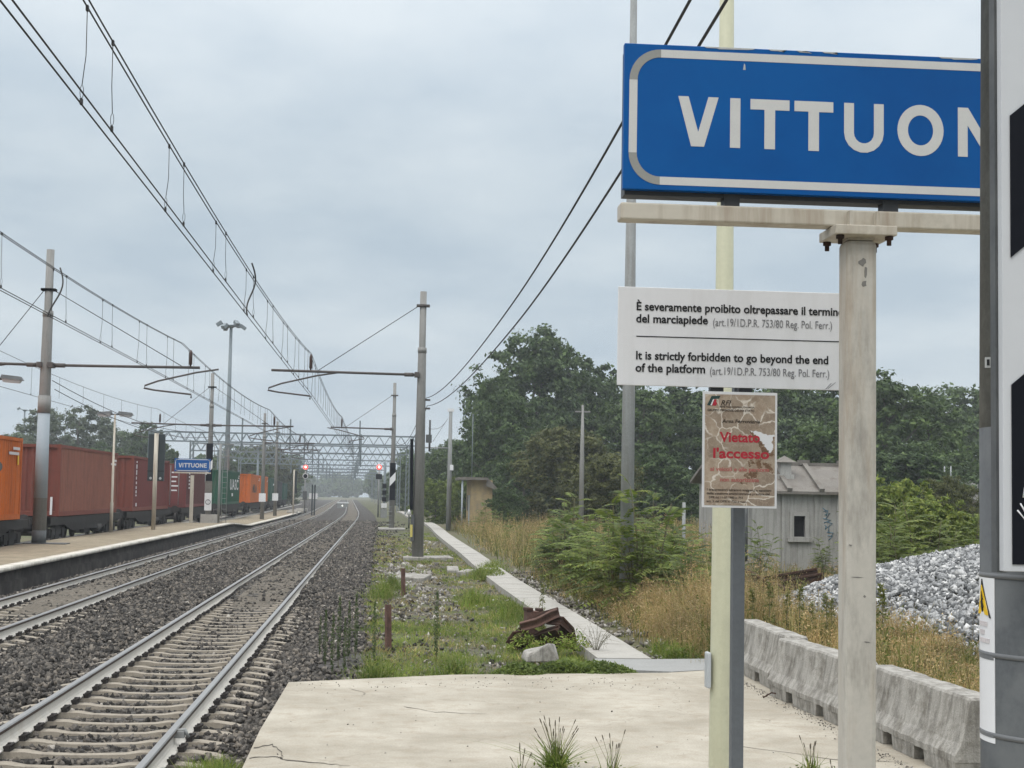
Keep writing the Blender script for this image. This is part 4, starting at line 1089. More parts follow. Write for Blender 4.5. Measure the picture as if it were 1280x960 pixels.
p = at(3, 640, 44.5); lp = platform_lamp(-11.0, 44.5, 0.36, 4.85, 'double headed platform lamp with a loudspeaker, before the bright orange container')
m = MB().box((0.05, -0.1, 2.35), (0.25, 0.3, 0.3)); q = m.build('loudspeaker', M['steel_grey'], lp)
MB().tube([(0.12, -0.2, 2.36), (0.2, -0.42, 2.34)], [0.09, 0.17], 14).build('horn', M['mast_dark'], q)
# dark twin display seen from behind
t = thing('departure_display', 'pair of tall dark display panels on a cream post on the island platform', 'display', (-9.98, 69, 0.36))
MB().tube([(0, -0.06, 0), (0, -0.06, 4.28)], 0.095, 12).build('post', M['cream'], t)
for s in (-1, 1):
    d = MB().span((s * 0.07, 0.05, 2.16), (s * 0.36, 0.25, 4.25)).build('panel', M['panel_dark'], t, bevel=0.015)
    MB().span((s * 0.06, 0.045, 2.58), (s * 0.37, 0.255, 2.62)).build('panel_joint', M['black'], d)
    MB().tube([(s * 0.21, 0.045, 2.28), (s * 0.21, 0.03, 2.28)], 0.06, 12).build('speaker_grille', M['hatch'], d)
# --- the station name letters as outlines of unit height
def strokes_V(h):  return [[(0, h), (.205 * h, h), (.405 * h, .29 * h), (.605 * h, h), (.81 * h, h), (.525 * h, 0), (.265 * h, 0)]]
def letters(h):
    L = {}
    L['V'] = (0.81 * h, strokes_V(h)); L['I'] = (0.205 * h, [[(0, 0), (.205 * h, 0), (.205 * h, h), (0, h)]])
    L['T'] = (0.79 * h, [[(0, h), (0, .79 * h), (.285 * h, .79 * h), (.285 * h, 0), (.5 * h, 0), (.5 * h, .79 * h), (.79 * h, .79 * h), (.79 * h, h)]])
    n = 10; U = [(0, h), (0, .40 * h)]
    U += [(.405 * h - .405 * h * math.cos(a), .40 * h - .40 * h * math.sin(a)) for a in np.linspace(0, math.pi, n)][1:] + [(.81 * h, h), (.61 * h, h), (.61 * h, .40 * h)]
    U += [(.405 * h + .205 * h * math.cos(a), .40 * h - .21 * h * math.sin(a)) for a in np.linspace(0, math.pi, n)][1:] + [(.2 * h, h)]
    L['U'] = (0.81 * h, [U])
    L['O'] = (0.95 * h, None)
    L['N'] = (0.80 * h, [[(0, 0), (0, h), (.21 * h, h), (.60 * h, .36 * h), (.60 * h, h), (.80 * h, h), (.80 * h, 0), (.60 * h, 0), (.2 * h, .64 * h), (.2 * h, 0)]])
    L['E'] = (0.66 * h, [[(0, 0), (0, h), (.66 * h, h), (.66 * h, .8 * h), (.205 * h, .8 * h), (.205 * h, .6 * h), (.6 * h, .6 * h), (.6 * h, .41 * h), (.205 * h, .41 * h), (.205 * h, .2 * h), (.66 * h, .2 * h), (.66 * h, 0)]])
    return L
def name_sign(parent, zc, w, h, depth, y0, post=True):
    """Blue station name board with its border and letters; front face at y0."""
    b = MB().span((-w / 2 + 0.012, y0 + 0.035, zc - h / 2 + 0.0), (w / 2 - 0.012, y0 + depth, zc + h / 2 - 0.012)).build('casing', M['sign_back'], parent)
    f = MB().span((-w / 2, y0, zc - h / 2 + 0.015), (w / 2, y0 + 0.033, zc + h / 2)).build('sign_face', M['sign_blue'], parent, bevel=0.003)
    # border: straight light bands and tarnished rounded corners
    bw, ins, rad = 0.032 * h / 0.6, 0.021 * h / 0.6, 0.125 * h / 0.6
    X0, X1, Z0, Z1 = -w / 2 + ins, w / 2 - ins, zc - h / 2 + 0.015 + ins, zc + h / 2 - ins
    m = MB()
    yb0, yb1 = y0 - 0.0012, y0 + 0.001
    for a_, b_ in (((X0 + rad, yb0, Z1 - bw), (X1 - rad, yb1, Z1)), ((X0 + rad, yb0, Z0), (X1 - rad, yb1, Z0 + bw)), ((X0, yb0, Z0 + rad), (X0 + bw, yb1, Z1 - rad)), ((X1 - bw, yb0, Z0 + rad), (X1, yb1, Z1 - rad))):
        MB().span(a_, b_).build('border_band', M['sign_light'], f)
    for cx, cz, a0 in ((X0 + rad, Z1 - rad, 90), (X1 - rad, Z1 - rad, 0), (X0 + rad, Z0 + rad, 180), (X1 - rad, Z0 + rad, 270)):
        vs = []; n = 10
        for i in range(n + 1):
            a = R(a0 + 90 * i / n)
            for rr in (rad, rad - bw):
                for yy in (yb0 - 0.0004, yb1): vs.append((cx + rr * math.cos(a), yy, cz + rr * math.sin(a)))
        fs = []
        for i in range(n):
            o = 4 * i; fs += [(o, o + 4, o + 6, o + 2), (o + 1, o + 3, o + 7, o + 5), (o, o + 1, o + 5, o + 4), (o + 2, o + 6, o + 7, o + 3)]
        MB().add(vs, fs).build('border_corner', M['sign_mid'], f)
    lh = 0.2 * h / 0.6
    L = letters(lh)
    xpos = [210, 366, 427, 560, 711, 874, 1060, 1226]          # where each letter starts along the board
    for ch, xs in zip('VITTUONE', xpos):
        x = (xs - 768) * 0.001285 * w / 1.85
        zb = zc - 0.105 * h / 0.6
        wd, polys = L[ch]
        yy0, yy1 = y0 - 0.0015, y0 + 0.001
        m = MB()
        if ch == 'O':
            n = 36; a = np.linspace(0, 2 * math.pi, n, False)
            m.ring([(x + wd / 2 + wd / 2 * math.cos(q), zb + lh / 2 + lh * .52 * math.sin(q)) for q in a], [(x + wd / 2 + (wd / 2 - .215 * lh) * math.cos(q), zb + lh / 2 + lh * .305 * math.sin(q)) for q in a], yy0, yy1)
        else:
            for p in polys: m.prism([(x + a, zb + b) for a, b in p], yy0, yy1)
        m.build('letter', M['sign_light'], f)
    return f
# small far name sign
t = thing('station_name_sign', 'small distant blue station name sign on its single post on the island platform', 'sign', (-10.3, 85, 0.34), 0, 'blue station name signs')
name_sign(t, 3.17, 1.95, 0.72, 0.12, 0.0)
MB().span((-0.09, 0.02, 0), (0.09, 0.2, 2.62)).build('post', M['cream'], t)
MB().span((-1.0, 0.0, 2.72), (1.0, 0.1, 2.79)).build('crossbeam', M['cream'], t)
# roof-like frame seen above the small sign: overhead bracket on the far side of the train
# floodlight tower behind the train
def flood(x, y, h, label, n=6, r=0.2):
    t = thing('floodlight_tower', label, 'floodlight', (x, y, -0.3), 0)
    MB().tube([(0, 0, 0), (0, 0, h)], [r * 1.5, r * 0.7], 12).build('pole', M['gantry'], t)
    MB().tube([(0, 0, h - 0.15), (0, 0, h + 0.1)], [r, r * 3], 12).build('head_ring', M['gantry'], t)
    for i in range(n):
        a = 2 * math.pi * i / n
        c = Vector((math.cos(a) * 1.15 * r / 0.2, math.sin(a) * 0.8 * r / 0.2, h + (0.25 if i % 2 else -0.05)))
        MB().box(c, (0.62 * r / 0.2, 0.4 * r / 0.2, 0.34 * r / 0.2), 0, Matrix.Rotation(a, 3, 'Z') @ Matrix.Rotation(R(35), 3, 'Y')).bar((0, 0, h), c, 0.08).build('floodlight_head', M['gantry'], t)
p = at(289, 408, 150); flood(p.x, 150, p.z + 0.3, 'tall slim floodlight tower rising behind the container train')
p = at(31, 513, 240); flood(p.x, 240, p.z + 0.3, 'small far floodlight pole in front of the hazy trees at the picture edge', 2, 0.16)
p = at(323, 560, 210); flood(p.x, 210, p.z + 0.3, 'small far lamp pole rising behind the lettered orange container', 2, 0.16)

# ------------------------------------------------------------------ light signals
def signal(x, y, zred, label, square=False, base=-0.2):
    t = thing('light_signal', label, 'signal', (x, y, 0), 0, 'red light signals')
    MB().tube([(0, 0.1, base), (0, 0.1, zred - 0.4)], 0.09, 10).build('post', M['steel_grey'], t)
    m = MB()
    for i in range(10):
        m.tube([(0.22, 0.1, base + 0.3 + i * 0.35), (0.5, 0.1, base + 0.3 + i * 0.35)], 0.02, 4)
    for sx in (0.22, 0.5): m.tube([(sx, 0.1, base), (sx, 0.1, zred - 0.7)], 0.02, 4)
    m.build('ladder', M['steel_grey'], t)
    for k, zz in enumerate((zred, zred - 0.95)):
        if square and k == 1:
            hd = MB().span((-0.3, 0.0, zz - 0.22), (0.3, 0.06, zz + 0.28)).build('target_board', M['board_black'], t); continue
        hd = MB().tube([(0, 0, zz), (0, 0.06, zz)], 0.29, 28).build('target_board', M['white'], t)
        MB().tube([(0, -0.02, zz), (0, 0.01, zz)], 0.225 if k else 0.245, 28).build('target_face', M['red_lamp'] if k == 0 else M['board_black'], hd)
        MB().tube([(0, -0.25, zz + 0.05), (0, -0.02, zz)], [0.12, 0.14], 16).build('lamp', M['red_core'] if k == 0 else M['board_black'], hd)
    return t
p = at(382, 584, 165); s1_ = signal(p.x, 165, p.z, 'red light signal above a dark disc, standing on the far end of the island platform')
MB().box((0.9, 0.1, 1.75), (0.9, 0.4, 0.6)).build('relay_box', M['white'], s1_); MB().box((0, -0.02, 1.8), (0.45, 0.3, 0.9)).build('equipment_box', M['mast_dark'], s1_)
MB().bar((-0.5, 0.1, 1.35), (1.4, 0.1, 1.35), 0.1).build('platform_bracket', M['steel_grey'], s1_)
p = at(474, 584, 150); s2_ = signal(p.x, 150, p.z, 'red light signal beside the nearest track, left of the far slim mast', True)
t = thing('equipment_post', 'grey post with three dark boxes and a cabinet, beside the near track signal', 'signal post', (at(479, 640, 150).x + 0.05, 148, 0))
MB().tube([(0, 0, -0.2), (0, 0, 5.2)], 0.1, 8).build('post', M['gantry'], t)
for i in range(3): MB().box((0, -0.15, 2.9 - i * 0.65), (0.4, 0.25, 0.42)).build('signal_box', M['board_black'], t)
MB().box((0, -0.15, 1.0), (0.55, 0.4, 0.45)).build('white_box', M['white'], t)
MB().box((0, -0.1, 0.25), (0.6, 0.5, 0.9)).build('cabinet', M['steel_grey'], t)
# white lit box between the tracks far away
p = at(428, 632, 235)
t = thing('trackside_box', 'small white box with a bright lamp between the far tracks', 'cabinet', (p.x, 235, -0.2))
MB().span((-0.75, 0, 0), (0.75, 0.8, 0.75)).build('box', M['steel_grey'], t, bevel=0.03)
MB().span((-0.85, -0.08, 0.75), (0.95, 0.9, 0.95)).build('lid', M['white'], t)
MB().tube([(0, -0.02, 0.4), (0, -0.08, 0.4)], 0.12, 12).build('lamp', M['white_lamp'], t)
# dark twin panels far along the island platform
for px, lab in ((366, 'thin cream post on the far island platform, before the signal'), (391, 'pair of narrow dark posts far along the island platform, behind the signal')):
    p = at(px, 650, 150)
    t = thing('platform_post', lab, 'post', (p.x, 150, 0.0))
    if px == 366:
        MB().tube([(0, 0, -0.1), (0, 0, 4.3)], 0.07, 8).build('pole', M['cream'], t); MB().span((0.08, 0, 2.0), (0.3, 0.1, 4.2)).build('panel', M['panel_dark'], t)
    else:
        for s in (-0.12, 0.12): MB().span((s - 0.07, 0, -0.1), (s + 0.07, 0.12, 2.9)).build('dark_post', M['panel_dark'], t)
# white stones and low kerb blocks at the platform's far tail
for i, (px, py, Y, w) in enumerate(((378, 640, 158, 1.0), (395, 637, 170, 1.6), (405, 634, 185, 1.3))):
    p = onz(px, py, 0.1)
    o = MB().box((0, 0, 0.15), (w, 2.5, 0.4)).build('kerb_block', M['path'], None, bevel=0.05); o.location = (-8.6 + bend(Y), Y, -0.15)
    tag(o, ['pale concrete block at the foot of the far platform signal', 'pale concrete block past the far platform signal', 'farthest pale concrete block along the platform tail'][i], 'block')

# ================================================================== THE BIG SIGN
SY = 5.66; SX = 1.809
t = thing('station_name_sign', 'large blue station name sign on a cream post near the dark mast', 'sign', (SX, SY, 0), R(0.0), 'blue station name signs')
SZ = 3.575; ST = SZ + 0.2875
f = name_sign(t, SZ, 1.85, 0.575, 0.12, -0.06)
for x0, x1 in ((-0.62, -0.42), (-0.37, -0.30), (-0.16, -0.10), (-0.26, -0.22), (0.3, 0.46)):
    MB().prism([(x0, ST - 0.001), (x1, ST - 0.001), (x1 - 0.01, ST - 0.005), (x1 - 0.03, ST - 0.007), (x0 + 0.06, ST - 0.009), (x0 + 0.05, ST - 0.006), (x0 + 0.01, ST - 0.006)], -0.0615, -0.059).build('peeled_patch', M['bare'], f)
MB().prism([(-0.468, ST - 0.085), (-0.458, ST - 0.085), (-0.460, ST - 0.065), (-0.464, ST - 0.06)], -0.0612, -0.059).build('chip', M['bare'], f)
ZB = 3.19
MB().span((-0.93, -0.05, ZB), (0.945, 0.04, ZB + 0.064)).build('crossbeam', M['cream'], t, bevel=0.006)
for x in (-0.5, 0.12, 0.62): MB().span((x - 0.03, -0.03, ZB + 0.064), (x + 0.03, 0.03, SZ - 0.272)).build('spacer', M['sign_back'], t)
MB().span((-0.060, -0.060, -0.02), (0.060, 0.060, ZB - 0.05)).build('post', M['post_cream'], t, bevel=0.02)
fl = MB().span((-0.12, -0.11, ZB - 0.04), (0.12, 0.11, ZB - 0.003)).build('flange', M['cream'], t, bevel=0.004)
MB().span((-0.05, -0.05, ZB - 0.051), (0.05, 0.05, ZB - 0.039)).build('post_cap', M['cream'], fl)
for sx in (-1, 1): MB().prism([(sx * 0.052 - 0.008, ZB - 0.003), (sx * 0.052 + 0.008, ZB - 0.003), (sx * 0.052 + 0.004, ZB + 0.055), (sx * 0.052 - 0.006, ZB + 0.055)], -0.09, -0.053).build('rib', M['cream'], fl)
for sx in (-0.095, 0.095):
    for sy in (-0.085, 0.085):
        MB().tube([(sx, sy, ZB - 0.075), (sx, sy, ZB - 0.055), (sx, sy, ZB - 0.054), (sx, sy, ZB - 0.039)], [0.009, 0.009, 0.016, 0.016], 6).build('bolt', M['rust'], fl)
# grazes on the post
random.seed(5)
for z0, x0, w_, h_ in ((3.05, 0.0, 0.03, 0.035), (3.02, 0.012, 0.016, 0.05), (2.97, 0.005, 0.026, 0.03), (1.98, -0.045, 0.02, 0.006), (1.86, -0.02, 0.05, 0.005), (1.79, 0.01, 0.012, 0.012), (1.62, 0.02, 0.03, 0.006), (1.12, -0.03, 0.05, 0.005), (1.08, 0.015, 0.008, 0.06), (0.95, 0.03, 0.012, 0.01)):
    pts = [(x0 + math.cos(a) * w_ / 2 * random.uniform(.5, 1.2), z0 + math.sin(a) * h_ / 2 * random.uniform(.5, 1.2)) for a in np.linspace(0, 2 * math.pi, 9, False)]
    MB().prism(pts, -0.0608, -0.0595).build('paint_chip', M['chip'], t)

# ------------------------------------------------------------------ notice board, poles and warning plate
NY = 6.62
t = thing('notice_board', 'white bilingual notice with bold black lines, partly behind the cream sign post', 'notice', (0, NY, 0))
A = at(773, 358, NY); B = at(772, 481, NY)
nz1, nz0, nx0 = A.z, B.z, A.x; nx1 = nx0 + 1.115
pn = MB().span((nx0, 0, nz0), (nx1, 0.012, nz1)).build('panel', M['white'], t, bevel=0.002)
H_ = nz1 - nz0
tx = nx0 + 0.080; yt = -0.0015
def zfr(fr): return nz1 - fr * H_
def nt(s, size, x, z, mm, w, bold): return text(s, size, M[mm], (x, yt, z), pn, 'lettering', bold, width=w, depth=0.0008)
nt('È severamente proibito oltrepassare il termine', 0.052, tx, zfr(0.235), 'black', 0.936, 0.02)
nt('del marciapiede', 0.052, tx, zfr(0.360), 'black', 0.322, 0.02)
nt('(art.19/1D.P.R. 753/80 Reg. Pol. Ferr.)', 0.050, tx + 0.345, zfr(0.375), 'grey_text', 0.54, -0.004)
nt('It is strictly forbidden to go beyond the end', 0.052, tx, zfr(0.735), 'black', 0.868, 0.02)
nt('of the platform', 0.052, tx, zfr(0.860), 'black', 0.312, 0.02)
nt('(art.19/1D.P.R. 753/80 Reg. Pol. Ferr.)', 0.050, tx + 0.333, zfr(0.872), 'grey_text', 0.54, -0.004)
MB().span((tx + 0.003, -0.0014, zfr(0.507)), (nx1 - 0.02, -0.0002, zfr(0.497))).build('ruled_line', M['black'], pn)
m = MB().tube([(nx0 + 0.94, -0.001, zfr(0.99)), (nx0 + 0.965, -0.001, zfr(0.93))], 0.0012, 4).tube([(nx0 + 0.95, -0.001, zfr(0.985)), (nx0 + 0.985, -0.001, zfr(0.92))], 0.001, 4); m.build('scratch', M['grey_text'], pn)
for x in (nx0 + 0.42, nx0 + 0.55): MB().span((x, 0.012, nz0 - 0.02), (x + 0.06, 0.05, nz0 + 0.10)).build('bracket', M['sign_back'], t)
# pale yellow tapered lamp column behind the notice
t = thing('tapered_column', 'pale yellow tapered column behind the notice and the warning plate', 'column', (0, 9.0, 0))
cx0 = at(902, 800, 9.0).x
MB().tube([(cx0, 0, -0.05), (cx0, 0, 0.5), (cx0, 0, 9.0)], [0.074, 0.071, 0.022], 10).build('shaft', M['yellow_pole'], t)
q = at(886, 838, 8.95); MB().span((q.x - 0.012, -0.06, q.z - 0.105), (q.x + 0.014, 0.02, q.z + 0.105)).build('hatch', M['hatch'], t, bevel=0.008)
# dark grey square post that carries the notice and the plate
t = thing('sign_post', 'dark grey square post carrying the white notice and the warning plate', 'post', (0, 6.72, 0))
gx = at(922, 700, 6.72).x
MB().span((gx - 0.027, -0.027, -0.02), (gx + 0.027, 0.027, nz1 - 0.03)).build('post', M['post_grey'], t, bevel=0.004)
# warning plate
WY = 6.60
def plate_mat():
    m, n, l, b = nodes_of('crackled_sun_bleached_print')
    tc = n.new('ShaderNodeTexCoord').outputs['Object']
    wz = n.new('ShaderNodeTexNoise'); wz.inputs['Scale'].default_value = 14; wz.inputs['Detail'].default_value = 3; l.new(tc, wz.inputs['Vector'])
    sc = n.new('ShaderNodeVectorMath'); sc.operation = 'SCALE'; sc.inputs['Scale'].default_value = 0.07; l.new(wz.outputs['Color'], sc.inputs[0])
    ad = n.new('ShaderNodeVectorMath'); l.new(tc, ad.inputs[0]); l.new(sc.outputs[0], ad.inputs[1])
    base = ramp(n, l, noise_tex(n, l, tc, 18, 6, 0.65), 0.3, 0.7, (0.27, 0.20, 0.145), (0.42, 0.345, 0.265))
    v1 = n.new('ShaderNodeTexVoronoi'); v1.inputs['Scale'].default_value = 13; l.new(ad.outputs[0], v1.inputs['Vector'])
    sp = n.new('ShaderNodeSeparateColor'); l.new(v1.outputs['Color'], sp.inputs[0])
    base = mixc(n, l, 1.0, base, ramp(n, l, sp.outputs[0], 0, 1, (0.8, 0.78, 0.76), (1.12, 1.1, 1.08)), 'MULTIPLY')
    v = n.new('ShaderNodeTexVoronoi'); v.feature = 'DISTANCE_TO_EDGE'; v.inputs['Scale'].default_value = 13; l.new(ad.outputs[0], v.inputs['Vector'])
    crack = ramp(n, l, v.outputs['Distance'], 0.012, 0.05, (1,) * 3, (0,) * 3)
    gate = ramp(n, l, noise_tex(n, l, tc, 6.5, 3), 0.44, 0.56)
    cm = mixc(n, l, 1.0, crack, gate, 'MULTIPLY')
    v2 = n.new('ShaderNodeTexVoronoi'); v2.feature = 'DISTANCE_TO_EDGE'; v2.inputs['Scale'].default_value = 45; l.new(ad.outputs[0], v2.inputs['Vector'])
    base = mixc(n, l, ramp(n, l, v2.outputs['Distance'], 0.0, 0.05, (0.35,) * 3, (0,) * 3), base, (0.55, 0.48, 0.40))
    col = mixc(n, l, cm, base, (0.68, 0.62, 0.54))
    l.new(col, b.inputs['Base Color']); b.inputs['Roughness'].default_value = 0.6
    return m
M['plate'] = plate_mat()
M['plate_brown'] = mat('exposed_brown_layer', (0.17, 0.10, 0.06), 0.7, 0, 0.4, 30, 90, c2=(0.38, 0.30, 0.22), patch=(0.48, 0.58), patch_scale=45)
a, b_ = at(880, 489, WY), at(876, 634, WY); c_ = at(973, 490, WY)
wx0, wx1, wz1, wz0 = (a.x + b_.x) / 2, (a.x + b_.x) / 2 + (c_.x - a.x), a.z, b_.z
t = thing('warning_plate', 'weathered cracked brown plate with red lettering under the white notice', 'warning sign', (wx0, WY, wz0))
W_, H2 = wx1 - wx0, wz1 - wz0
b0 = MB().span((0, 0, 0), (W_, 0.006, H2)).build('plate', M['white'], t, bevel=0.001)
pr = MB().span((0.010, -0.0015, 0.010), (W_ - 0.010, 0.001, H2 - 0.012)).build('faded_print', M['plate'], b0)
def wt(s, size, fx, fz, mm, fw, bold=0.0, shear=0.0, al='LEFT'):
    o = text(s, size * H2, M[mm], (fx * W_, -0.0022, (1 - fz) * H2), b0, 'lettering', bold, width=fw * W_, shear=shear, depth=0.0005); return o
wt('RFI', 0.062, 0.235, 0.118, 'dark_text', 0.14, 0.02, 0.3)
wt('RETE FERROVIARIA ITALIANA', 0.020, 0.22, 0.138, 'dark_text', 0.47, 0.01)
wt('GRUPPO FERROVIE DELLO STATO', 0.026, 0.06, 0.170, 'dark_text', 0.63, 0.02)
wt('Area Ferroviaria', 0.042, 0.26, 0.268, 'dark_text', 0.51, 0.02, 0.15)
wt('Vietato', 0.118, 0.235, 0.432, 'red_text', 0.54, 0.028)
wt("l'accesso", 0.118, 0.135, 0.572, 'red_text', 0.75, 0.028)
wt('ai veicoli e alle persone', 0.050, 0.105, 0.685, 'pale_red_text', 0.79, 0.024)
wt('non autorizzate', 0.050, 0.235, 0.775, 'pale_red_text', 0.52, 0.024)
wt('I trasgressori saranno soggetti a sanzioni', 0.030, 0.06, 0.856, 'dark_text', 0.86, 0.01)
wt('della sanzione amministrativa prevista dal', 0.030, 0.06, 0.888, 'dark_text', 0.84, 0.01)
wt('DPR del 11-07-1980 n. 753', 0.027, 0.09, 0.922, 'dark_text', 0.45, 0.01)
wt('art. 2 del DPR n. 753 e succ.', 0.027, 0.06, 0.955, 'dark_text', 0.54, 0.01)
def wpoly(pts, mm, name, y=-0.0020, th=0.001):
    if 'patch' in name:
        q = []
        for (u0, v0), (u1, v1) in zip(pts, pts[1:] + pts[:1]):
            for k in range(5):
                f_ = k / 5; q.append((u0 + (u1 - u0) * f_ + (random.uniform(-.012, .012) if k else 0), v0 + (v1 - v0) * f_ + (random.uniform(-.008, .008) if k else 0)))
        pts = q
    return MB().prism([(u * W_, (1 - v) * H2) for u, v in pts], y, y + th).build(name, M[mm], b0)
wpoly([(0.62, 0.335), (0.70, 0.335), (0.82, 0.375), (0.965, 0.385), (0.965, 0.545), (0.90, 0.55), (0.78, 0.60), (0.80, 0.66), (0.72, 0.65), (0.70, 0.56), (0.80, 0.52), (0.72, 0.43)], 'plate_brown', 'brown_patch', -0.0018)
wpoly([(0.64, 0.33), (0.74, 0.34), (0.87, 0.37), (0.965, 0.365), (0.93, 0.42), (0.95, 0.47), (0.91, 0.53), (0.86, 0.49), (0.80, 0.43), (0.72, 0.38)], 'paper', 'torn_patch', -0.0026)
wpoly([(0.64, 0.68), (0.80, 0.68), (0.74, 0.74), (0.62, 0.75), (0.55, 0.72)], 'plate_brown', 'brown_patch', -0.0018)
wpoly([(0.055, 0.120), (0.115, 0.04), (0.235, 0.036), (0.215, 0.060), (0.150, 0.066), (0.140, 0.10), (0.115, 0.122)], 'logo_green', 'logo_mark', -0.0030)
wpoly([(0.118, 0.122), (0.150, 0.070), (0.180, 0.070), (0.176, 0.090), (0.190, 0.104), (0.170, 0.124)], 'logo_red', 'logo_mark', -0.0030)
wpoly([(0.10, 0.12), (0.135, 0.066), (0.150, 0.068), (0.118, 0.122)], 'paper', 'logo_mark', -0.0034)
wpoly([(0.60, 0.60), (0.68, 0.575), (0.70, 0.62), (0.63, 0.65)], 'plate_brown', 'brown_patch', -0.0018)
wpoly([(0.80, 0.60), (0.93, 0.62), (0.95, 0.70), (0.86, 0.69)], 'plate_brown', 'brown_patch', -0.0018)
wpoly([(0.52, 0.76), (0.62, 0.765), (0.60, 0.80), (0.50, 0.79)], 'plate_brown', 'brown_patch', -0.0018)

# ================================================================== CONCRETE BARRIERS
def barrier(x, y0, length, label, rz=0.0, seed=0):
    t = MB()
    h = 0.62
    prof = [(0.0, 0.12), (0.0, 0.17), (0.055, 0.26), (0.10, 0.42), (0.125, h - 0.02), (0.14, h), (0.36, h), (0.375, h - 0.02), (0.40, 0.42), (0.445, 0.26), (0.50, 0.17), (0.50, 0.12)]
    n = 60; k = len(prof); vs, fs = [], []
    for i in range(n + 1):
        y = length * i / n
        for j, (px, pz) in enumerate(prof):
            e = 0.03 if i in (0, n) else 0
            w = mnoise.noise(Vector((px * 4 + seed, y * 5, pz * 3))) * 0.007 + mnoise.noise(Vector((px * 3, y * 14 + seed, pz * 2))) * (0.009 if pz < 0.5 else 0.003)
            vs.append((px + w + (0.25 - px) * e, y + (e * 0.3 if i == 0 else -e * 0.3), pz + w * 0.7 - (0.02 if e and pz > .5 else 0)))
    for i in range(n):
        for j in range(k): fs.append((i * k + j, i * k + (j + 1) % k, (i + 1) * k + (j + 1) % k, (i + 1) * k + j))
    fs += [list(range(k)), list(range(n * k, n * k + k))[::-1]]
    t.add(vs, fs)
    # feet between the drain notches
    y = 0.04; j = 0
    while y < length - 0.1:
        w = (0.62, 0.5, 0.74, 0.56)[(j + seed) % 4]
        e = min(y + w, length - 0.03)
        t.add([(0.012, y, 0.0), (0.488, y, 0.0), (0.488, e, 0.0), (0.012, e, 0.0), (0.004, y - 0.03, 0.135), (0.496, y - 0.03, 0.135), (0.496, e + 0.02, 0.135), (0.004, e + 0.02, 0.135)],
              [(0, 1, 2, 3), (4, 5, 6, 7), (0, 1, 5, 4), (1, 2, 6, 5), (2, 3, 7, 6), (3, 0, 4, 7)])
        y = e + 0.25; j += 1
    o = t.build('concrete_barrier', M['old_concrete'])
    o.location = (x, y0, 0.003); o.rotation_euler = (0, 0, rz)
    return tag(o, label, 'barrier', 'row of concrete barriers')
barrier(4.53, 11.72, 2.42, 'stained concrete barrier whose end face shows beside the dark mast', R(0.9), 0)
barrier(4.42, 14.30, 2.45, 'middle concrete barrier of the row, half hidden by the cream sign post', R(2.2), 1)
barrier(4.47, 16.92, 2.45, 'farthest concrete barrier of the row, right of the grey sign post', R(-0.8), 2)
bx = onz(944, 856, 0.0)
o = MB().tube([(0, 0, 0.01), (0.1, 0.03, 0.06), (0.25, 0, 0.03), (0.42, 0.05, 0.015)], 0.008, 5).build('bent_rod', M['rust']); o.location = (4.2, 16.4, 0); tag(o, 'thin bent rusty rod lying on the slab at the foot of the barriers', 'rod')

# ================================================================== GRAVEL PILE
PCX, PCY, PRX, PRY, PH = 11.9, 27.5, 4.9, 8.0, 1.66
def pile_h(x, y):
    u = math.hypot((x - PCX) / PRX, (y - PCY) / PRY)
    h = PH * max(0, 1 - u ** 1.55) + 0.12 * mnoise.noise(Vector((x * 0.7, y * 0.7, 3)))
    if x > PCX: h = max(h, PH * 0.98 * (1 - smooth(3, 9, x - PCX)) * max(0, 1 - abs((y - PCY) / PRY) ** 1.5))
    return h - 0.25
g = MB()
xs = np.linspace(6.0, 19, 44); ysn = np.linspace(19.0, 36.5, 54)
V = np.array([(x, y, pile_h(x, y) - 0.05) for y in ysn for x in xs]); nx = len(xs)
F = np.array([(j * nx + i, j * nx + i + 1, (j + 1) * nx + i + 1, (j + 1) * nx + i) for j in range(len(ysn) - 1) for i in range(nx - 1)])
core = fast_mesh('gravel_pile', V, F, M['stone_pale'])
n = 70000
x = rng.uniform(6.2, 18.5, n); y = rng.uniform(19.2, 34, n)
z = np.array([pile_h(a, b) for a, b in zip(x, y)]); k = z > -0.2
st_ = stones('gravel_pile_stones', np.stack([x, y, z], 1)[k], rng.uniform(0.022, 0.055, k.sum()) * rng.choice([0.7, 1, 1, 1.35], k.sum()), M['stone_pale'], jag=0.4)
core.data.materials.clear(); core.data.materials.append(M['cess'])
st_.parent = core
tag(core, 'big heap of pale grey crushed stone behind the concrete barriers', 'gravel pile', kind='stuff')
st_['kind'] = 'stuff'; st_.name = 'stones'

# ================================================================== HUTS
def on_ground_x(px, Y): return at(px, 700, Y).x
HY = 48.0
hx0, hx1 = on_ground_x(940, HY), on_ground_x(940, HY) + 3.55
t = thing('grey_hut', 'small grey precast hut with a little dark window and a ribbed sloping roof', 'hut', (hx0, HY, -0.1))
ez = at(1000, 617, HY).z + 0.1; rzz = at(1000, 584, HY + 1.9).z + 0.1
w = hx1 - hx0; D = 3.8
wx0_, wx1_ = at(992, 650, HY).x - hx0, at(1006, 650, HY).x - hx0
wz0_, wz1_ = at(1000, 671, HY).z + 0.1, at(1000, 645, HY).z + 0.1
m = MB()
m.span((0, 0, 0), (wx0_, 0.12, ez)); m.span((wx1_, 0, 0), (w, 0.12, ez)); m.span((wx0_, 0, 0), (wx1_, 0.12, wz0_)); m.span((wx0_, 0, wz1_), (wx1_, 0.12, ez))
for yy in (0.12, ):
    m.prism([(0, 0), (0, 0)], 0, 0) if False else None
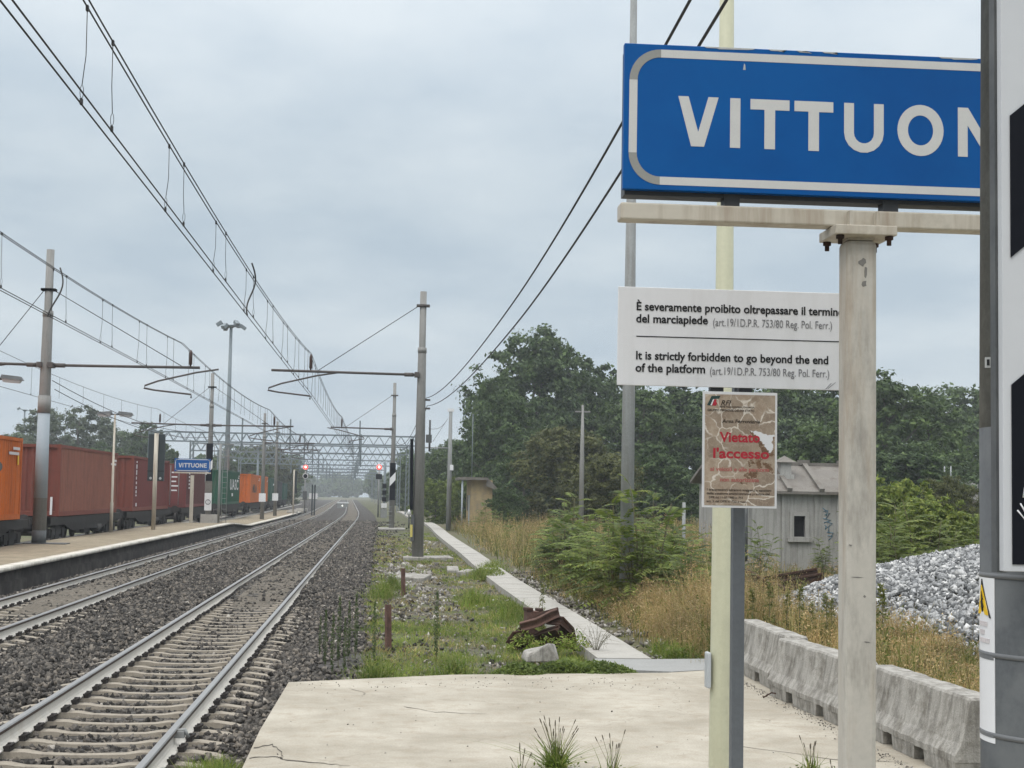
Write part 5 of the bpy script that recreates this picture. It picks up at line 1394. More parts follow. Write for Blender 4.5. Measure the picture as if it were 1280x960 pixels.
m.add([(0, 0.12, 0), (0, D, 0), (0, D, ez), (0, D / 2, rzz - 0.1), (0, 0.12, ez), (0.12, 0.12, 0), (0.12, D, 0), (0.12, D, ez), (0.12, D / 2, rzz - 0.1), (0.12, 0.12, ez)],
      [(0, 1, 2, 3, 4), (5, 9, 8, 7, 6), (0, 5, 6, 1), (1, 6, 7, 2), (2, 7, 8, 3), (3, 8, 9, 4), (4, 9, 5, 0)])
m.span((w - 0.12, 0.121, 0), (w, D, ez)); m.span((0.121, D - 0.12, 0), (w - 0.121, D, ez))
wl_ = m.build('wall', M['hut'], t)
m = MB()
for xx in (0.0, 0.95, 2.02, 2.75, w - 0.1): m.span((xx, -0.05 if xx not in (0.0,) else -0.03, 0.0), (xx + 0.10, 0.0 - 0.001, ez - 0.02))
m.span((0, -0.03, 0), (w, -0.0015, 0.35)) if False else None
m.build('wall_rib', M['hut'], wl_)
fr = MB()
ww, wh = wx1_ - wx0_, wz1_ - wz0_
fr.span((wx0_ - 0.14, -0.06, wz0_ - 0.02), (wx0_, 0.03, wz1_ + 0.13)); fr.span((wx1_, -0.06, wz0_ - 0.02), (wx1_ + 0.14, 0.03, wz1_ + 0.13))
fr.span((wx0_ + 0.001, -0.058, wz1_), (wx1_ - 0.001, 0.03, wz1_ + 0.128)); 
wf = fr.build('window', M['hut'], t)
MB().span((wx0_ - 0.2, -0.12, wz0_ - 0.16), (wx1_ + 0.2, 0.03, wz0_ - 0.021)).build('sill', M['hut'], wf)
MB().span((wx0_, 0.08, wz0_), (wx1_, 0.11, wz1_)).build('pane', M['dark_void'], wf)
m = MB()
ov = 0.25
for sgn in (0, 1):
    ya, yb = (-ov, D / 2) if sgn == 0 else (D + ov, D / 2)
    za = ez - 0.02
    m.add([(-0.3, ya, za), (w + 0.3, ya, za), (w + 0.3, yb, rzz), (-0.3, yb, rzz), (-0.3, ya, za + 0.09), (w + 0.3, ya, za + 0.09), (w + 0.3, yb, rzz + 0.09), (-0.3, yb, rzz + 0.09)],
          [(0, 1, 2, 3), (4, 5, 6, 7), (0, 1, 5, 4), (1, 2, 6, 5), (2, 3, 7, 6), (3, 0, 4, 7)])
rf = m.build('roof', M['hut_roof'], t)
for xx in (0.1, 1.15, 2.2, w):
    MB().bar((xx, -ov - 0.03, ez + 0.11), (xx, D / 2, rzz + 0.13), 0.16, 0.12).build('roof_batten', M['hut_roof'], rf)
    MB().box((xx, D / 2, rzz + 0.16), (0.34, 0.3, 0.16)).build('ridge_cap', M['hut_roof'], rf)
MB().bar((-0.3, D / 2, rzz + 0.10), (w + 0.3, D / 2, rzz + 0.10), 0.22, 0.1).build('ridge', M['hut_roof'], rf)
chx = at(981, 600, HY + 0.9).x - hx0; chz = at(981, 578, HY + 0.9).z + 0.1
ch = MB().span((chx - 0.26, 0.7, ez + 0.1), (chx + 0.26, 1.2, ez + 0.62)).span((chx - 0.18, 0.76, ez + 0.62), (chx + 0.18, 1.14, chz)).build('chimney', M['hut'], rf)
MB().add([(chx - 0.34, 0.65, chz), (chx + 0.34, 0.65, chz), (chx + 0.34, 1.25, chz), (chx - 0.34, 1.25, chz), (chx, 0.95, chz + 0.22)], [(0, 1, 2, 3), (0, 1, 4), (1, 2, 4), (2, 3, 4), (3, 0, 4)]).build('chimney_cap', M['hut_roof'], ch)
MB().tube([(-0.22, -0.03, 0.3), (-0.22, -0.03, ez)], 0.07, 8).tube([(-0.42, -0.03, 0.3), (-0.42, -0.03, ez)], 0.05, 8).build('drain_pipe', M['mast_dark'], t)
# blue scrawl on the wall
m = MB(); random.seed(11)
M['graffiti'] = mat('blue_spray_paint', (0.10, 0.2, 0.27), 0.8, 0, 0.2)
gx0 = at(1027, 650, HY).x - hx0
for i in range(9):
    zz = ez - 0.45 - i * 0.11
    m.tube([(gx0 + random.uniform(-.02, .1) + 0.02 * i, -0.008, zz), (gx0 + random.uniform(.05, .28) + 0.02 * i, -0.008, zz - random.uniform(-.08, .12)), (gx0 + random.uniform(0, .26) + 0.02 * i, -0.008, zz - 0.14)], 0.014, 4)
m.build('graffiti', M['graffiti'], wl_)
# older shed with gable seen past the warning plate
SYY = 60.0
sx0_ = at(864, 610, 64).x
t = thing('old_shed', 'old shed with a brown gabled roof, mostly hidden behind the warning plate', 'shed', (sx0_, SYY, -0.1))
ez2 = at(870, 603, SYY).z + 0.1; rz2 = at(866, 583, SYY).z + 0.1
m = MB().span((0.35, 0, 0), (3.2, 4, ez2)); m.build('wall', M['hut'], t)
m = MB().add([(0, -0.3, ez2), (3.5, -0.3, ez2), (3.5, 2, rz2), (0, 2, rz2), (0, -0.3, ez2 + 0.12), (3.5, -0.3, ez2 + 0.12), (3.5, 2, rz2 + 0.12), (0, 2, rz2 + 0.12)], [(0, 1, 2, 3), (4, 5, 6, 7), (0, 1, 5, 4), (1, 2, 6, 5), (2, 3, 7, 6), (3, 0, 4, 7)])
m.add([(0, 4.3, ez2), (3.5, 4.3, ez2), (3.5, 2, rz2), (0, 2, rz2), (0, 4.3, ez2 + 0.12), (3.5, 4.3, ez2 + 0.12), (3.5, 2, rz2 + 0.12), (0, 2, rz2 + 0.12)], [(0, 1, 2, 3), (4, 5, 6, 7), (0, 1, 5, 4), (1, 2, 6, 5), (2, 3, 7, 6), (3, 0, 4, 7)])
m.build('roof', M['hut_roof'], t)
p = at(855, 628, 40.0); o = MB().tube([(0, 0, 0), (0, 0, p.z + 0.2)], 0.045, 10).build('thin_post', M['steel_grey']); o.location = (p.x, 40, -0.2); tag(o, 'thin grey post among the shrubs beside the old shed', 'post')
# ochre cabin
OY = 95.0
ox0 = at(588, 640, OY).x
t = thing('ochre_cabin', 'small ochre cabin with a flat overhanging roof at the edge of the trees', 'cabin', (ox0, OY, -0.15))
ozt = at(590, 600, OY).z + 0.15
MB().span((0, 0, 0), (1.35, 4.6, ozt)).build('wall', M['ochre'], t)
MB().span((-0.75, -0.5, ozt), (1.0, 5.0, ozt + 0.17)).build('roof', M['hut_roof'], t)
MB().add([(0.9, -0.3, ozt - 0.35), (1.9, -0.3, ozt - 0.75), (1.9, 3, ozt - 0.75), (1.0, 3, ozt + 0.2), (1.0, -0.3, ozt + 0.17)], [(0, 1, 2, 3, 4)]).build('lean_to_roof', M['hut_roof'], t)
d = MB().span((-0.02, 1.0, 0.1), (-0.001, 2.0, 2.3)).build('door', M['mast_silver'], t); MB().span((-0.02, 2.8, 1.3), (-0.001, 3.7, 2.3)).build('window', M['panel_dark'], t)
MB().tube([(-0.55, -0.3, 0), (-0.55, -0.3, ozt)], 0.06, 8).build('roof_post', M['mast_silver'], t)
MB().tube([(0.1, 1.0, ozt), (0.1, 1.0, ozt + 4.2)], 0.025, 5).build('antenna', M['gantry'], t)
# far grey shed at the right
FY = 92.0
fx0 = at(1200, 640, FY).x
t = thing('far_grey_shed', 'far pale grey flat walled shed showing above the shrubs beside the dark mast', 'shed', (fx0, FY, -0.1))
fz = at(1210, 599, FY).z + 0.1
MB().span((0, 0, 0), (9, 6, fz)).build('wall', M['hut'], t); MB().span((-0.4, -2.4, fz - 1.55), (9, -0.01, fz - 1.38)).build('canopy', M['hut_roof'], t)
m = MB().span((1.15, -0.04, 0), (1.3, -0.002, fz)); m.build('wall_rib', M['mast_dark'], t)
MB().tube([(-0.6, 1, fz), (-0.6, 1, fz + 0.8), (-0.2, 1, fz + 0.8), (-0.2, 1, fz)], 0.05, 5).span((-0.8, 0.8, 0), (-0.05, 1.2, fz)).build('vent_frame', M['hatch'], t)

# ------------------------------------------------------------------ single poles on the right
p = at(784, 640, 30); t = thing('lighting_column', 'tall grey lighting column rising out of the weeds behind the station sign', 'column', (p.x, 30, -0.2))
MB().tube([(0, 0, 0), (0, 0, 4.6), (0, 0, 13)], [0.145, 0.125, 0.065], 12).build('shaft', M['steel_grey'], t)
MB().tube([(0, 0, 12.9), (0.5, -0.5, 13.1), (1.4, -1.4, 13.2)], 0.04, 6).build('bracket_arm', M['steel_grey'], t)
p = at(561, 632, 98); t = thing('concrete_pole', 'slim concrete pole with a side bracket in front of the low trees', 'pole', (p.x, 98, -0.2))
MB().tube([(0, 0, 0), (0, 0, 4.2), (0, 0, 7.9)], [0.17, 0.15, 0.11], 10).build('shaft', M['steel_grey'], t)
MB().tube([(-1.6, 0, 5.35), (0, 0, 5.35)], 0.05, 6).build('bracket', M['steel_grey'], t); MB().box((0.12, -0.1, 4.1), (0.22, 0.3, 0.35)).box((0, 0, 7.8), (0.4, 0.25, 0.2)).build('pole_box', M['white'], t)
p = at(727, 606, 68); t = thing('thin_pole', 'thin wooden pole in front of the dark tree, above the shrubs', 'pole', (p.x, 68, -0.2))
MB().tube([(0, 0, 0), (0, 0, 4.1), (0, 0, 6.5)], [0.12, 0.10, 0.05], 8).build('shaft', M['mast_brown'], t); MB().bar((-0.35, 0, 6.2), (0.35, 0, 6.2), 0.06).build('cross_piece', M['mast_brown'], t)
q1, q2 = at(561, 522, 98), at(533, 542, 53)
cable('thin wire from the slim concrete pole to the path mast', [tuple(at(560, 523, 98).lerp(at(536, 536, 60), u) - Vector((0, 0, 0.25 * math.sin(u * math.pi)))) for u in np.linspace(0, 1, 10)], 0.008, 'pole wires', 'pole_wire')
cable('second thin wire dropping from the slim concrete pole', [tuple(at(560, 523, 98).lerp(at(541, 552, 95), u)) for u in np.linspace(0, 1, 4)], 0.008, 'pole wires', 'pole_wire')
p = at(508, 640, 110); t = thing('white_marker', 'small white trackside marker on a short stake beyond the path mast', 'marker', (p.x, 100, -0.1)); MB().tube([(0, 0, 0), (0, 0, 0.9)], 0.05, 6).build('stake', M['mast_dark'], t); MB().tube([(0, 0, 0.9), (0, 0, 1.25)], [0.16, 0.05], 10).build('cap', M['white'], t)

# ================================================================== SCRAP AND RUBBLE ON THE VERGE
def rail_piece(pts, name, label, cat='scrap', group=None, mm='rust', s=1.0, roll=0.0):
    pts = [Vector(p) for p in pts]; k = len(RAILP); vs, fs = [], []
    for i, p in enumerate(pts):
        tdir = (pts[min(i + 1, len(pts) - 1)] - pts[max(i - 1, 0)]).normalized()
        side = tdir.cross(Vector((0, 0, 1))); side = side.normalized() if side.length > 0.1 else Vector((1, 0, 0))
        up = side.cross(tdir).normalized()
        c, sn = math.cos(roll), math.sin(roll); a = side * c + up * sn; b = up * c - side * sn
        vs += [p + (a * x + b * (z + 0.09)) * s for x, z in RAILP]
    for i in range(len(pts) - 1):
        for j in range(k): fs.append((i * k + j, i * k + (j + 1) % k, (i + 1) * k + (j + 1) % k, (i + 1) * k + j))
    fs += [list(range(k)), list(range((len(pts) - 1) * k, len(pts) * k))[::-1]]
    o = MB().add(vs, fs).build(name, M[mm]); return tag(o, label, cat, group)
sxp = onz(678, 812, -0.08); SX_, SYc = sxp.x, sxp.y
def loc(dx, dy, z): return (SX_ + dx, SYc + dy, z)
for pts, lab, mm_, s_, rl in (([(-0.46, 0.1, 0.02), (-0.2, 0.15, 0.24), (0.05, 0.1, 0.40), (0.24, 0.05, 0.46)], 'bent rusty rail piece rising across the top of the scrap heap', 'rust', 0.8, 0.3),
        ([(-0.34, -0.12, 0.26), (-0.1, -0.15, 0.33), (0.12, -0.12, 0.44), (0.20, -0.10, 0.47)], 'short rusty rail piece tilting up in front of the scrap heap', 'rust_light', 0.7, -0.4),
        ([(0.05, -0.05, 0.36), (0.26, -0.1, 0.34), (0.40, -0.05, 0.20), (0.46, 0, 0.02), (0.46, 0.02, -0.08)], 'curved rusty rail piece bending down at the end of the scrap heap', 'rust', 0.8, 0.2),
        ([(-0.5, -0.08, 0.0), (-0.42, -0.1, 0.14), (-0.28, -0.1, 0.17), (-0.2, -0.1, 0.02)], 'small hooked rusty rail piece low in the scrap heap', 'rust', 0.6, 0.0),
        ([(-0.42, -0.02, 0.0), (0.1, -0.02, 0.06), (0.42, 0.06, 0.02)], 'straight rusty rail piece at the bottom of the scrap heap', 'rust', 1.0, 0.0),
        ([(-0.3, 0.2, -0.02), (0.0, -0.1, 0.16), (0.2, -0.25, 0.24)], 'rusty rail piece crossing the scrap heap slantwise', 'rust', 0.8, 0.8)):
    rail_piece([loc(*q_) for q_ in pts], 'bent_rail_piece', lab, group='rusty scrap heap', mm=mm_, s=s_, roll=rl)
for dx, dz, rz_, mm, lab in ((-0.18, 0.10, 0.5, 'rust', 'thick rusty plate leaning low in the scrap heap'), (0.22, 0.10, -0.5, 'rust', 'rusty plate under the curved rail piece')):
    o = MB().box((0, 0, 0), (0.26, 0.05, 0.30)).build('rusty_plate', M[mm], bevel=0.012); o.location = loc(dx, 0.02, dz); o.rotation_euler = (R(-25), rz_, rz_ * 0.7); tag(o, lab, 'scrap', 'rusty scrap heap')
t = thing('buffer_block', 'rusty notched block on top of the scrap heap', 'scrap', loc(-0.12, 0.22, 0.24), 0.2, 'rusty scrap heap')
MB().span((-0.12, -0.09, 0), (0.12, 0.09, 0.22)).build('body', M['rust_light'], t, bevel=0.01); MB().span((-0.13, -0.10, 0.22), (-0.03, 0.10, 0.27)).build('lug', M['rust'], t, bevel=0.01); MB().span((0.05, -0.09, 0.22), (0.13, 0.09, 0.26)).build('lug', M['rust'], t, bevel=0.01)
p = onz(676, 828, -0.1)
o = MB().add([(-0.22, -0.2, 0), (0.26, -0.22, 0), (0.30, 0.22, 0), (-0.24, 0.25, 0), (-0.2, -0.17, 0.08), (0.1, -0.2, 0.27), (0.24, 0.2, 0.22), (-0.2, 0.22, 0.13)], [(0, 1, 2, 3), (4, 5, 6, 7), (0, 1, 5, 4), (1, 2, 6, 5), (2, 3, 7, 6), (3, 0, 4, 7)]).build('concrete_lump', M['old_concrete'], bevel=0.03)
o.location = (p.x, p.y + 0.2, -0.1); tag(o, 'broken wedge of grey concrete in front of the rusty scrap heap', 'concrete lump')
for px, py, hh, lab in ((485, 810, 0.52, 'rusty rail stump leaning in the grass, nearer of the two'), (504, 742, 0.46, 'rusty rail stump standing at the edge of the white rubble, farther of the two')):
    p = onz(px, py, -0.1)
    rail_piece([(p.x, p.y, -0.15), (p.x - 0.02, p.y + 0.12, hh)], 'rail_stump', lab, 'rail stump', 'rusty rail stumps', 'rust_light', 0.5, R(60))
# scrap rails before the grey hut
for i, (pa, pb, lab) in enumerate((((905, 730), (1022, 716), 'topmost rusty rail of the stack in front of the grey hut'), ((912, 738), (1030, 722), 'middle rusty rail of the stack in front of the grey hut'), ((930, 716), (985, 742), 'rusty rail lying crosswise in front of the grey hut'), ((900, 745), (1010, 738), 'lowest rusty rail of the stack in front of the grey hut'))):
    a, b = at(*pa, 40 - i * 0.8), at(*pb, 39 - i * 0.8)
    rail_piece([a, (a + b) / 2 - Vector((0, 0, 0.06)), b], 'scrap_rail', lab, 'scrap', 'scrap rails by the grey hut', 'rust', 1.5)
# rubble
def in_verge(x, y):
    c = nz(x, y, 0.9, 11)
    s = 0.25
    if 27 < y < 40 and abs(x - (0.9 + 0.01 * (y - 30))) < 0.75: s = 0.9
    if y < 20.6: s = 0.9
    return s if c > -0.1 else s * 0.25
x, y = scatter(6000, -0.7, 2.9, 18.0, 75, in_verge)
k = (y > 18.2 + 0.25 * (x > 1)); x, y = x[k], y[k]
z = np.array([cess_h(a, b) for a, b in zip(x, y)])
o = stones('rubble', np.stack([x, y, z + 0.01], 1), rng.uniform(0.012, 0.045, len(x)) * (0.75 + 0.011 * y), M['rubble']); tag(o, 'pale broken stones and rubble scattered over the grassy verge', 'rubble', kind='stuff')
n = 1300
x = 0.8 + rng.normal(0, 0.55, n); y = rng.uniform(33, 51, n); k = np.array([nz(a, b, 0.8, 41) > -0.05 for a, b in zip(x, y)]); x, y = x[k], y[k]
z = np.array([cess_h(a, b) for a, b in zip(x, y)])
o = stones('pale_rubble', np.stack([x, y, z + 0.005], 1), rng.uniform(0.02, 0.06, len(x)) * rng.choice([0.7, 1, 1.7], len(x)), M['pale_rubble'], flat=0.5); tag(o, 'pale rubble of broken concrete lying in front of the path mast', 'rubble', kind='stuff')
x, y = scatter(1500, 3.75, 4.5, 20.6, 45, lambda a, b: 0.8 if nz(a, b, 1.1, 3) > -.15 else 0.1)
o = stones('path_rubble', np.stack([x, y, np.full(len(x), -0.08)], 1), rng.uniform(0.015, 0.05, len(x)), M['rubble']); tag(o, 'loose stones between the pale path and the weeds', 'rubble', kind='stuff')
# broken concrete slabs beside the mast footing
for i, (px, py, w, d, lab) in enumerate(((548, 697, 0.9, 1.2, 'broken concrete slab at the foot of the path mast'), (566, 712, 0.35, 1.8, 'narrow pale slab right of the white rubble'), (516, 722, 0.8, 1.5, 'crumbled white slab in the grass before the path mast'), (583, 716, 0.3, 1.2, 'small pale slab between the rubble and the path'))):
    p = onz(px, py, -0.06)
    o = MB().box((0, 0, 0), (w, d, 0.16)).build('broken_slab', M['old_concrete'], bevel=0.03); o.location = (p.x, p.y, -0.10 + 0.01 * i); o.rotation_euler = (R(1), R(-1 + i), R(6 - 8 * i)); tag(o, lab, 'slab', 'broken slabs on the verge')

# ================================================================== VEGETATION
M['leaf_dark'] = leaf_mat('dark_foliage', [(0.022, 0.042, 0.016), (0.042, 0.076, 0.026), (0.068, 0.112, 0.040), (0.10, 0.148, 0.058)], 0.3)
M['leaf_mid'] = leaf_mat('mid_foliage', [(0.034, 0.062, 0.020), (0.062, 0.104, 0.031), (0.10, 0.15, 0.05)], 0.3)
M['leaf_olive'] = leaf_mat('olive_foliage', [(0.048, 0.058, 0.018), (0.08, 0.092, 0.030), (0.12, 0.128, 0.046)], 0.3)
M['leaf_bright'] = leaf_mat('bright_foliage', [(0.075, 0.12, 0.022), (0.145, 0.195, 0.038), (0.23, 0.265, 0.065)], 0.4)
M['leaf_shrub'] = leaf_mat('shrub_foliage', [(0.085, 0.13, 0.03), (0.15, 0.205, 0.05), (0.23, 0.285, 0.085)], 0.45)
M['leaf_pale'] = leaf_mat('pale_foliage', [(0.06, 0.085, 0.045), (0.09, 0.115, 0.07)], 0.3)
M['dry'] = leaf_mat('dry_grass', [(0.17, 0.13, 0.05), (0.27, 0.215, 0.09), (0.36, 0.30, 0.14), (0.44, 0.375, 0.20)], 0.35)
M['dry_seed'] = leaf_mat('dry_seed_heads', [(0.27, 0.18, 0.085), (0.38, 0.28, 0.15), (0.48, 0.38, 0.23)], 0.35)
M['weed'] = leaf_mat('green_weeds', [(0.07, 0.095, 0.024), (0.12, 0.145, 0.038), (0.18, 0.19, 0.06), (0.24, 0.22, 0.09)], 0.35)
M['grass'] = leaf_mat('short_grass', [(0.085, 0.145, 0.022), (0.135, 0.205, 0.036), (0.20, 0.25, 0.06), (0.26, 0.26, 0.10)], 0.4)
M['seed_dark'] = mat('dark_seed_head', (0.10, 0.085, 0.06), 0.9, 0, 0.3)

def tree_proto(kind, n_leaf, leaf, mm, seed, lobes=26, h=10.0, rad=3.6, trunk_h=0.25, open_=0.0):
    """Trunk and limbs plus a crown of leaf clumps; unit tree of height h standing at its own origin."""
    g = np.random.default_rng(seed)
    top = []
    for i in range(lobes):
        u = (i + 0.5) / lobes
        zz = h * (trunk_h + (0.97 - trunk_h) * u ** 0.85)
        prof = (math.sin(math.pi * min(1, (0.16 + 0.80 * u) ** (0.85 if kind != 'cone' else 0.6))) ** 0.7) if kind != 'cone' else (1.05 - u)
        az = i * 2.399 + g.uniform(-.4, .4); rr = rad * prof * g.uniform(0.35, 0.95)
        top.append(((math.cos(az) * rr, math.sin(az) * rr, zz), rad * g.uniform(0.24, 0.44) * (0.75 if kind == 'cone' else 1)))
    tr = MB()
    trunk = [(0, 0, -0.3), (0.03 * h * 0.1, 0, h * 0.3), (0, 0.02 * h, h * 0.6), (0.02 * h, 0, h * 0.88)]
    tr.tube(trunk, [0.022 * h, 0.017 * h, 0.010 * h, 0.003 * h], 8)
    for (c, r) in top[::2]:
        z0 = max(h * 0.12, c[2] - 0.30 * h * g.uniform(0.5, 1)); b = Vector((0, 0, z0)); c = Vector(c)
        mid = b.lerp(c, 0.5) + Vector((0, 0, 0.03 * h * g.uniform(-1, .6)))
        tr.tube([b, mid, c], [0.008 * h, 0.005 * h, 0.002 * h], 5)
    P, S, NN = [], [], []
    wts = np.array([r ** 2.2 for c, r in top]); wts /= wts.sum()
    for (c, r), wgt in zip(top, wts):
        k = int(n_leaf * wgt)
        # sub clumps over the lobe's shell
        nc = max(4, int(k / 44))
        d = g.normal(size=(nc, 3)); d /= np.linalg.norm(d, axis=1)[:, None]
        cr = r * g.uniform(0.35, 1.08, nc) ** 0.6
        cen = np.array(c) + d * cr[:, None] * np.array([1.1, 1.1, 0.8])
        idx = g.integers(0, nc, k)
        off = g.normal(size=(k, 3)) * np.array([1, 1, 0.75]); P.append(cen[idx] + off * r * (0.135 if not open_ else 0.16)); S.append(leaf * g.uniform(0.6, 1.3, k))
        nn = off / np.linalg.norm(off, axis=1)[:, None] + 0.6 * (cen[idx] - np.array(c)) / r + np.array([0, 0, 0.35]); NN.append(nn / np.linalg.norm(nn, axis=1)[:, None])
    P = np.concatenate(P); S = np.concatenate(S); NN = np.concatenate(NN)
    if open_:
        keep = np.array([mnoise.noise(Vector(p) * 0.55 + Vector((seed, 0, 0))) > -0.35 + open_ * 0.5 - 0.25 for p in P]); P, S, NN = P[keep], S[keep], NN[keep]
    lv = leaves(P, S, g, 0.3, 0.55, NN)
    return tr, lv
PROTO = {}
def get_tree(key):
    if key in PROTO: return PROTO[key]
    spec = dict(
        big_dark=('round', 30000, 0.14, 'leaf_dark', 1, 40, 10, 4.2, 0.10), round_dark=('round', 22000, 0.17, 'leaf_dark', 2, 30, 10, 3.9, 0.08), broad_mid=('round', 20000, 0.18, 'leaf_mid', 3, 28, 10, 4.4, 0.06),
        open_mid=('round', 20000, 0.15, 'leaf_mid', 4, 30, 10, 3.6, 0.14, 0.55), olive=('round', 22000, 0.17, 'leaf_olive', 5, 30, 10, 5.2, 0.03), bright=('round', 14000, 0.24, 'leaf_bright', 6, 26, 10, 6.0, 0.02),
        shrub=('round', 14000, 0.24, 'leaf_shrub', 7, 26, 10, 5.6, 0.02), pale_open=('round', 13000, 0.15, 'leaf_pale', 8, 26, 10, 4.2, 0.12, 0.7), cone=('cone', 12000, 0.2, 'leaf_dark', 9, 26, 10, 2.6, 0.08))[key]
    kind, n, lf, mm, sd_, lb, h, rad, th = spec[:9]; op = spec[9] if len(spec) > 9 else 0
    tr, lv = tree_proto(kind, n, lf, mm, sd_, lb, h, rad, th, op)
    PROTO[key] = (tr, lv, mm); return PROTO[key]
BUILT = {}
def tree(key, px, Y, top_py, label, wscale=1.0, name='tree', cat='tree', group=None, rz=0.0, base=-0.2, px_is_x=False):
    p = at(px, top_py, Y); hgt = p.z - base
    s = hgt / 10.0
    if key not in BUILT:
        tr, lv, mm = get_tree(key)
        t = thing(name, label, cat)
        tr.build('trunk', M['bark'], t); fast_mesh('crown', lv[0], lv[1], M[mm], t); BUILT[key] = t
    else:
        t = dup(BUILT[key]); t.name = name
    t['label'] = label; t['category'] = cat
    if group: t['group'] = group
    elif 'group' in t: del t['group']
    t.location = (p.x, Y, base); t.rotation_euler = (0, 0, rz); t.scale = (s * wscale, s * wscale, s)
    return t
WOOD = 'trees of the wood on the right'
tree('big_dark', 668, 135, 424, 'tallest tree of the right hand wood, a broad rounded crown above the ochre cabin', 0.92, group=WOOD, rz=0.4)
tree('open_mid', 622, 130, 470, 'loose grey green crown at the left shoulder of the tallest tree', 0.6, group=WOOD, rz=1.4)
tree('round_dark', 730, 142, 452, 'dark round tree at the right shoulder of the tallest tree', 0.95, group=WOOD, rz=2.0)
tree('big_dark', 640, 118, 500, 'dark tree in the lower middle, before the foot of the tallest tree', 0.95, group=WOOD, rz=2.9)
tree('olive', 712, 100, 541, 'low olive brown bushy tree in front of the tallest tree, behind the thin pole', 1.25, group=WOOD, rz=0.2)
tree('round_dark', 655, 108, 556, 'low dark bushy tree beside the ochre cabin', 0.9, group=WOOD, rz=4.0)
tree('olive', 752, 84, 575, 'small olive bush left of the lighting column, behind the shrubs', 1.1, group=WOOD, rz=2.2)
for px, Y, top, ky, ws, lab in ((590, 145, 545, 'round_dark', 1.0, 'dark tree between the slim concrete pole and the ochre cabin'), (566, 158, 556, 'broad_mid', 0.9, 'green tree right behind the slim concrete pole'), (545, 172, 566, 'broad_mid', 0.95, 'low green tree just right of the path mast'), (516, 205, 577, 'broad_mid', 1.0, 'pale green tree seen left of the path mast, behind the far slim mast'), (500, 250, 586, 'round_dark', 1.0, 'distant tree at the left end of the right hand wood'), (572, 125, 600, 'shrub', 0.8, 'green shrub at the left of the ochre cabin'), (634, 93.5, 606, 'round_dark', 0.95, 'dark bush against the wall of the ochre cabin'), (545, 120, 604, 'shrub', 1.1, 'low green shrub at the foot of the slim concrete pole')):
    tree(ky, px, Y, top, lab, ws, group=WOOD, rz=px * 0.1)
for px, Y, top, ky, ws, lab in ((800, 120, 486, 'open_mid', 1.15, 'airy tree right of the lighting column, behind the notice'), (855, 125, 478, 'round_dark', 1.2, 'dark tree directly behind the warning plate'), (915, 118, 492, 'big_dark', 1.1, 'dark tree behind the chimney of the grey hut'), (985, 122, 482, 'broad_mid', 1.2, 'green tree above the roof of the grey hut'), (1045, 115, 486, 'round_dark', 1.15, 'dark tree behind the cream sign post'), (1110, 105, 474, 'open_mid', 1.25, 'airy tree just right of the cream sign post, sky showing through it'),
        (1160, 112, 494, 'open_mid', 1.1, 'airy tree halfway between the cream post and the dark mast'), (1218, 150, 496, 'broad_mid', 1.3, 'hazy green tree meeting the edge of the dark mast'), (1270, 140, 490, 'broad_mid', 1.2, 'tree hidden mostly by the dark mast'), (1135, 88, 560, 'round_dark', 1.5, 'low dark tree under the airy trees right of the cream post'), (820, 92, 560, 'round_dark', 1.2, 'low dark tree right of the lighting column'), (940, 96, 545, 'round_dark', 1.5, 'low dark tree left above the hut roof'), (1030, 92, 540, 'broad_mid', 1.4, 'low green tree right above the hut roof')):
    tree(ky, px, Y, top, lab, ws, group=WOOD, rz=px * 0.13)
SH = 'shrubs behind the gravel pile'
for px, Y, top, ky, ws, lab in ((1120, 46, 606, 'bright', 0.95, 'yellow green shrub just right of the cream post, behind the gravel pile'), (1165, 43, 628, 'bright', 1.0, 'yellow green shrub in the middle behind the gravel pile'), (1105, 52, 640, 'shrub', 1.0, 'dark green shrub low behind the gravel pile, right of the cream post'), (1215, 47, 650, 'shrub', 1.2, 'low shrub behind the gravel pile beside the dark mast'), (1188, 66, 600, 'olive', 0.8, 'rounded olive bush in front of the far grey shed'), (1060, 58, 610, 'shrub', 0.9, 'shrub behind the grey hut and the cream post')):
    tree(ky, px, Y, top, lab, ws, 'shrub', 'shrub', SH, rz=px * 0.2)
LT = 'hazy trees beyond the train'
for px, Y, top, ky, ws, lab in ((52, 230, 514, 'pale_open', 1.1, 'hazy airy tree left of the stout mast, beyond the orange container'), (98, 225, 512, 'pale_open', 1.3, 'tallest hazy airy tree right of the stout mast'), (128, 235, 527, 'pale_open', 0.9, 'hazy airy tree left of the platform lamp'), (128, 200, 556, 'round_dark', 1.1, 'low darker bush under the hazy trees beyond the train'), (160, 240, 545, 'broad_mid', 1.1, 'hazy green tree behind the platform lamp'), (186, 215, 532, 'round_dark', 0.8, 'pointed green tree right of the platform lamp'), (217, 200, 562, 'cone', 1.0, 'small conifer right of the dark twin display'),
        (250, 260, 578, 'broad_mid', 1.3, 'hazy low tree above the small station name sign'), (300, 255, 562, 'broad_mid', 1.35, 'green hazy tree above the green container'), (335, 270, 560, 'olive', 1.1, 'olive hazy tree above the orange container pair'), (360, 300, 572, 'broad_mid', 1.2, 'hazy tree behind the first red signal'), (20, 240, 548, 'broad_mid', 1.4, 'low hazy tree at the picture edge beyond the nearest container')):
    tree(ky, px, Y, top, lab, ws, group=LT, rz=px * 0.17)
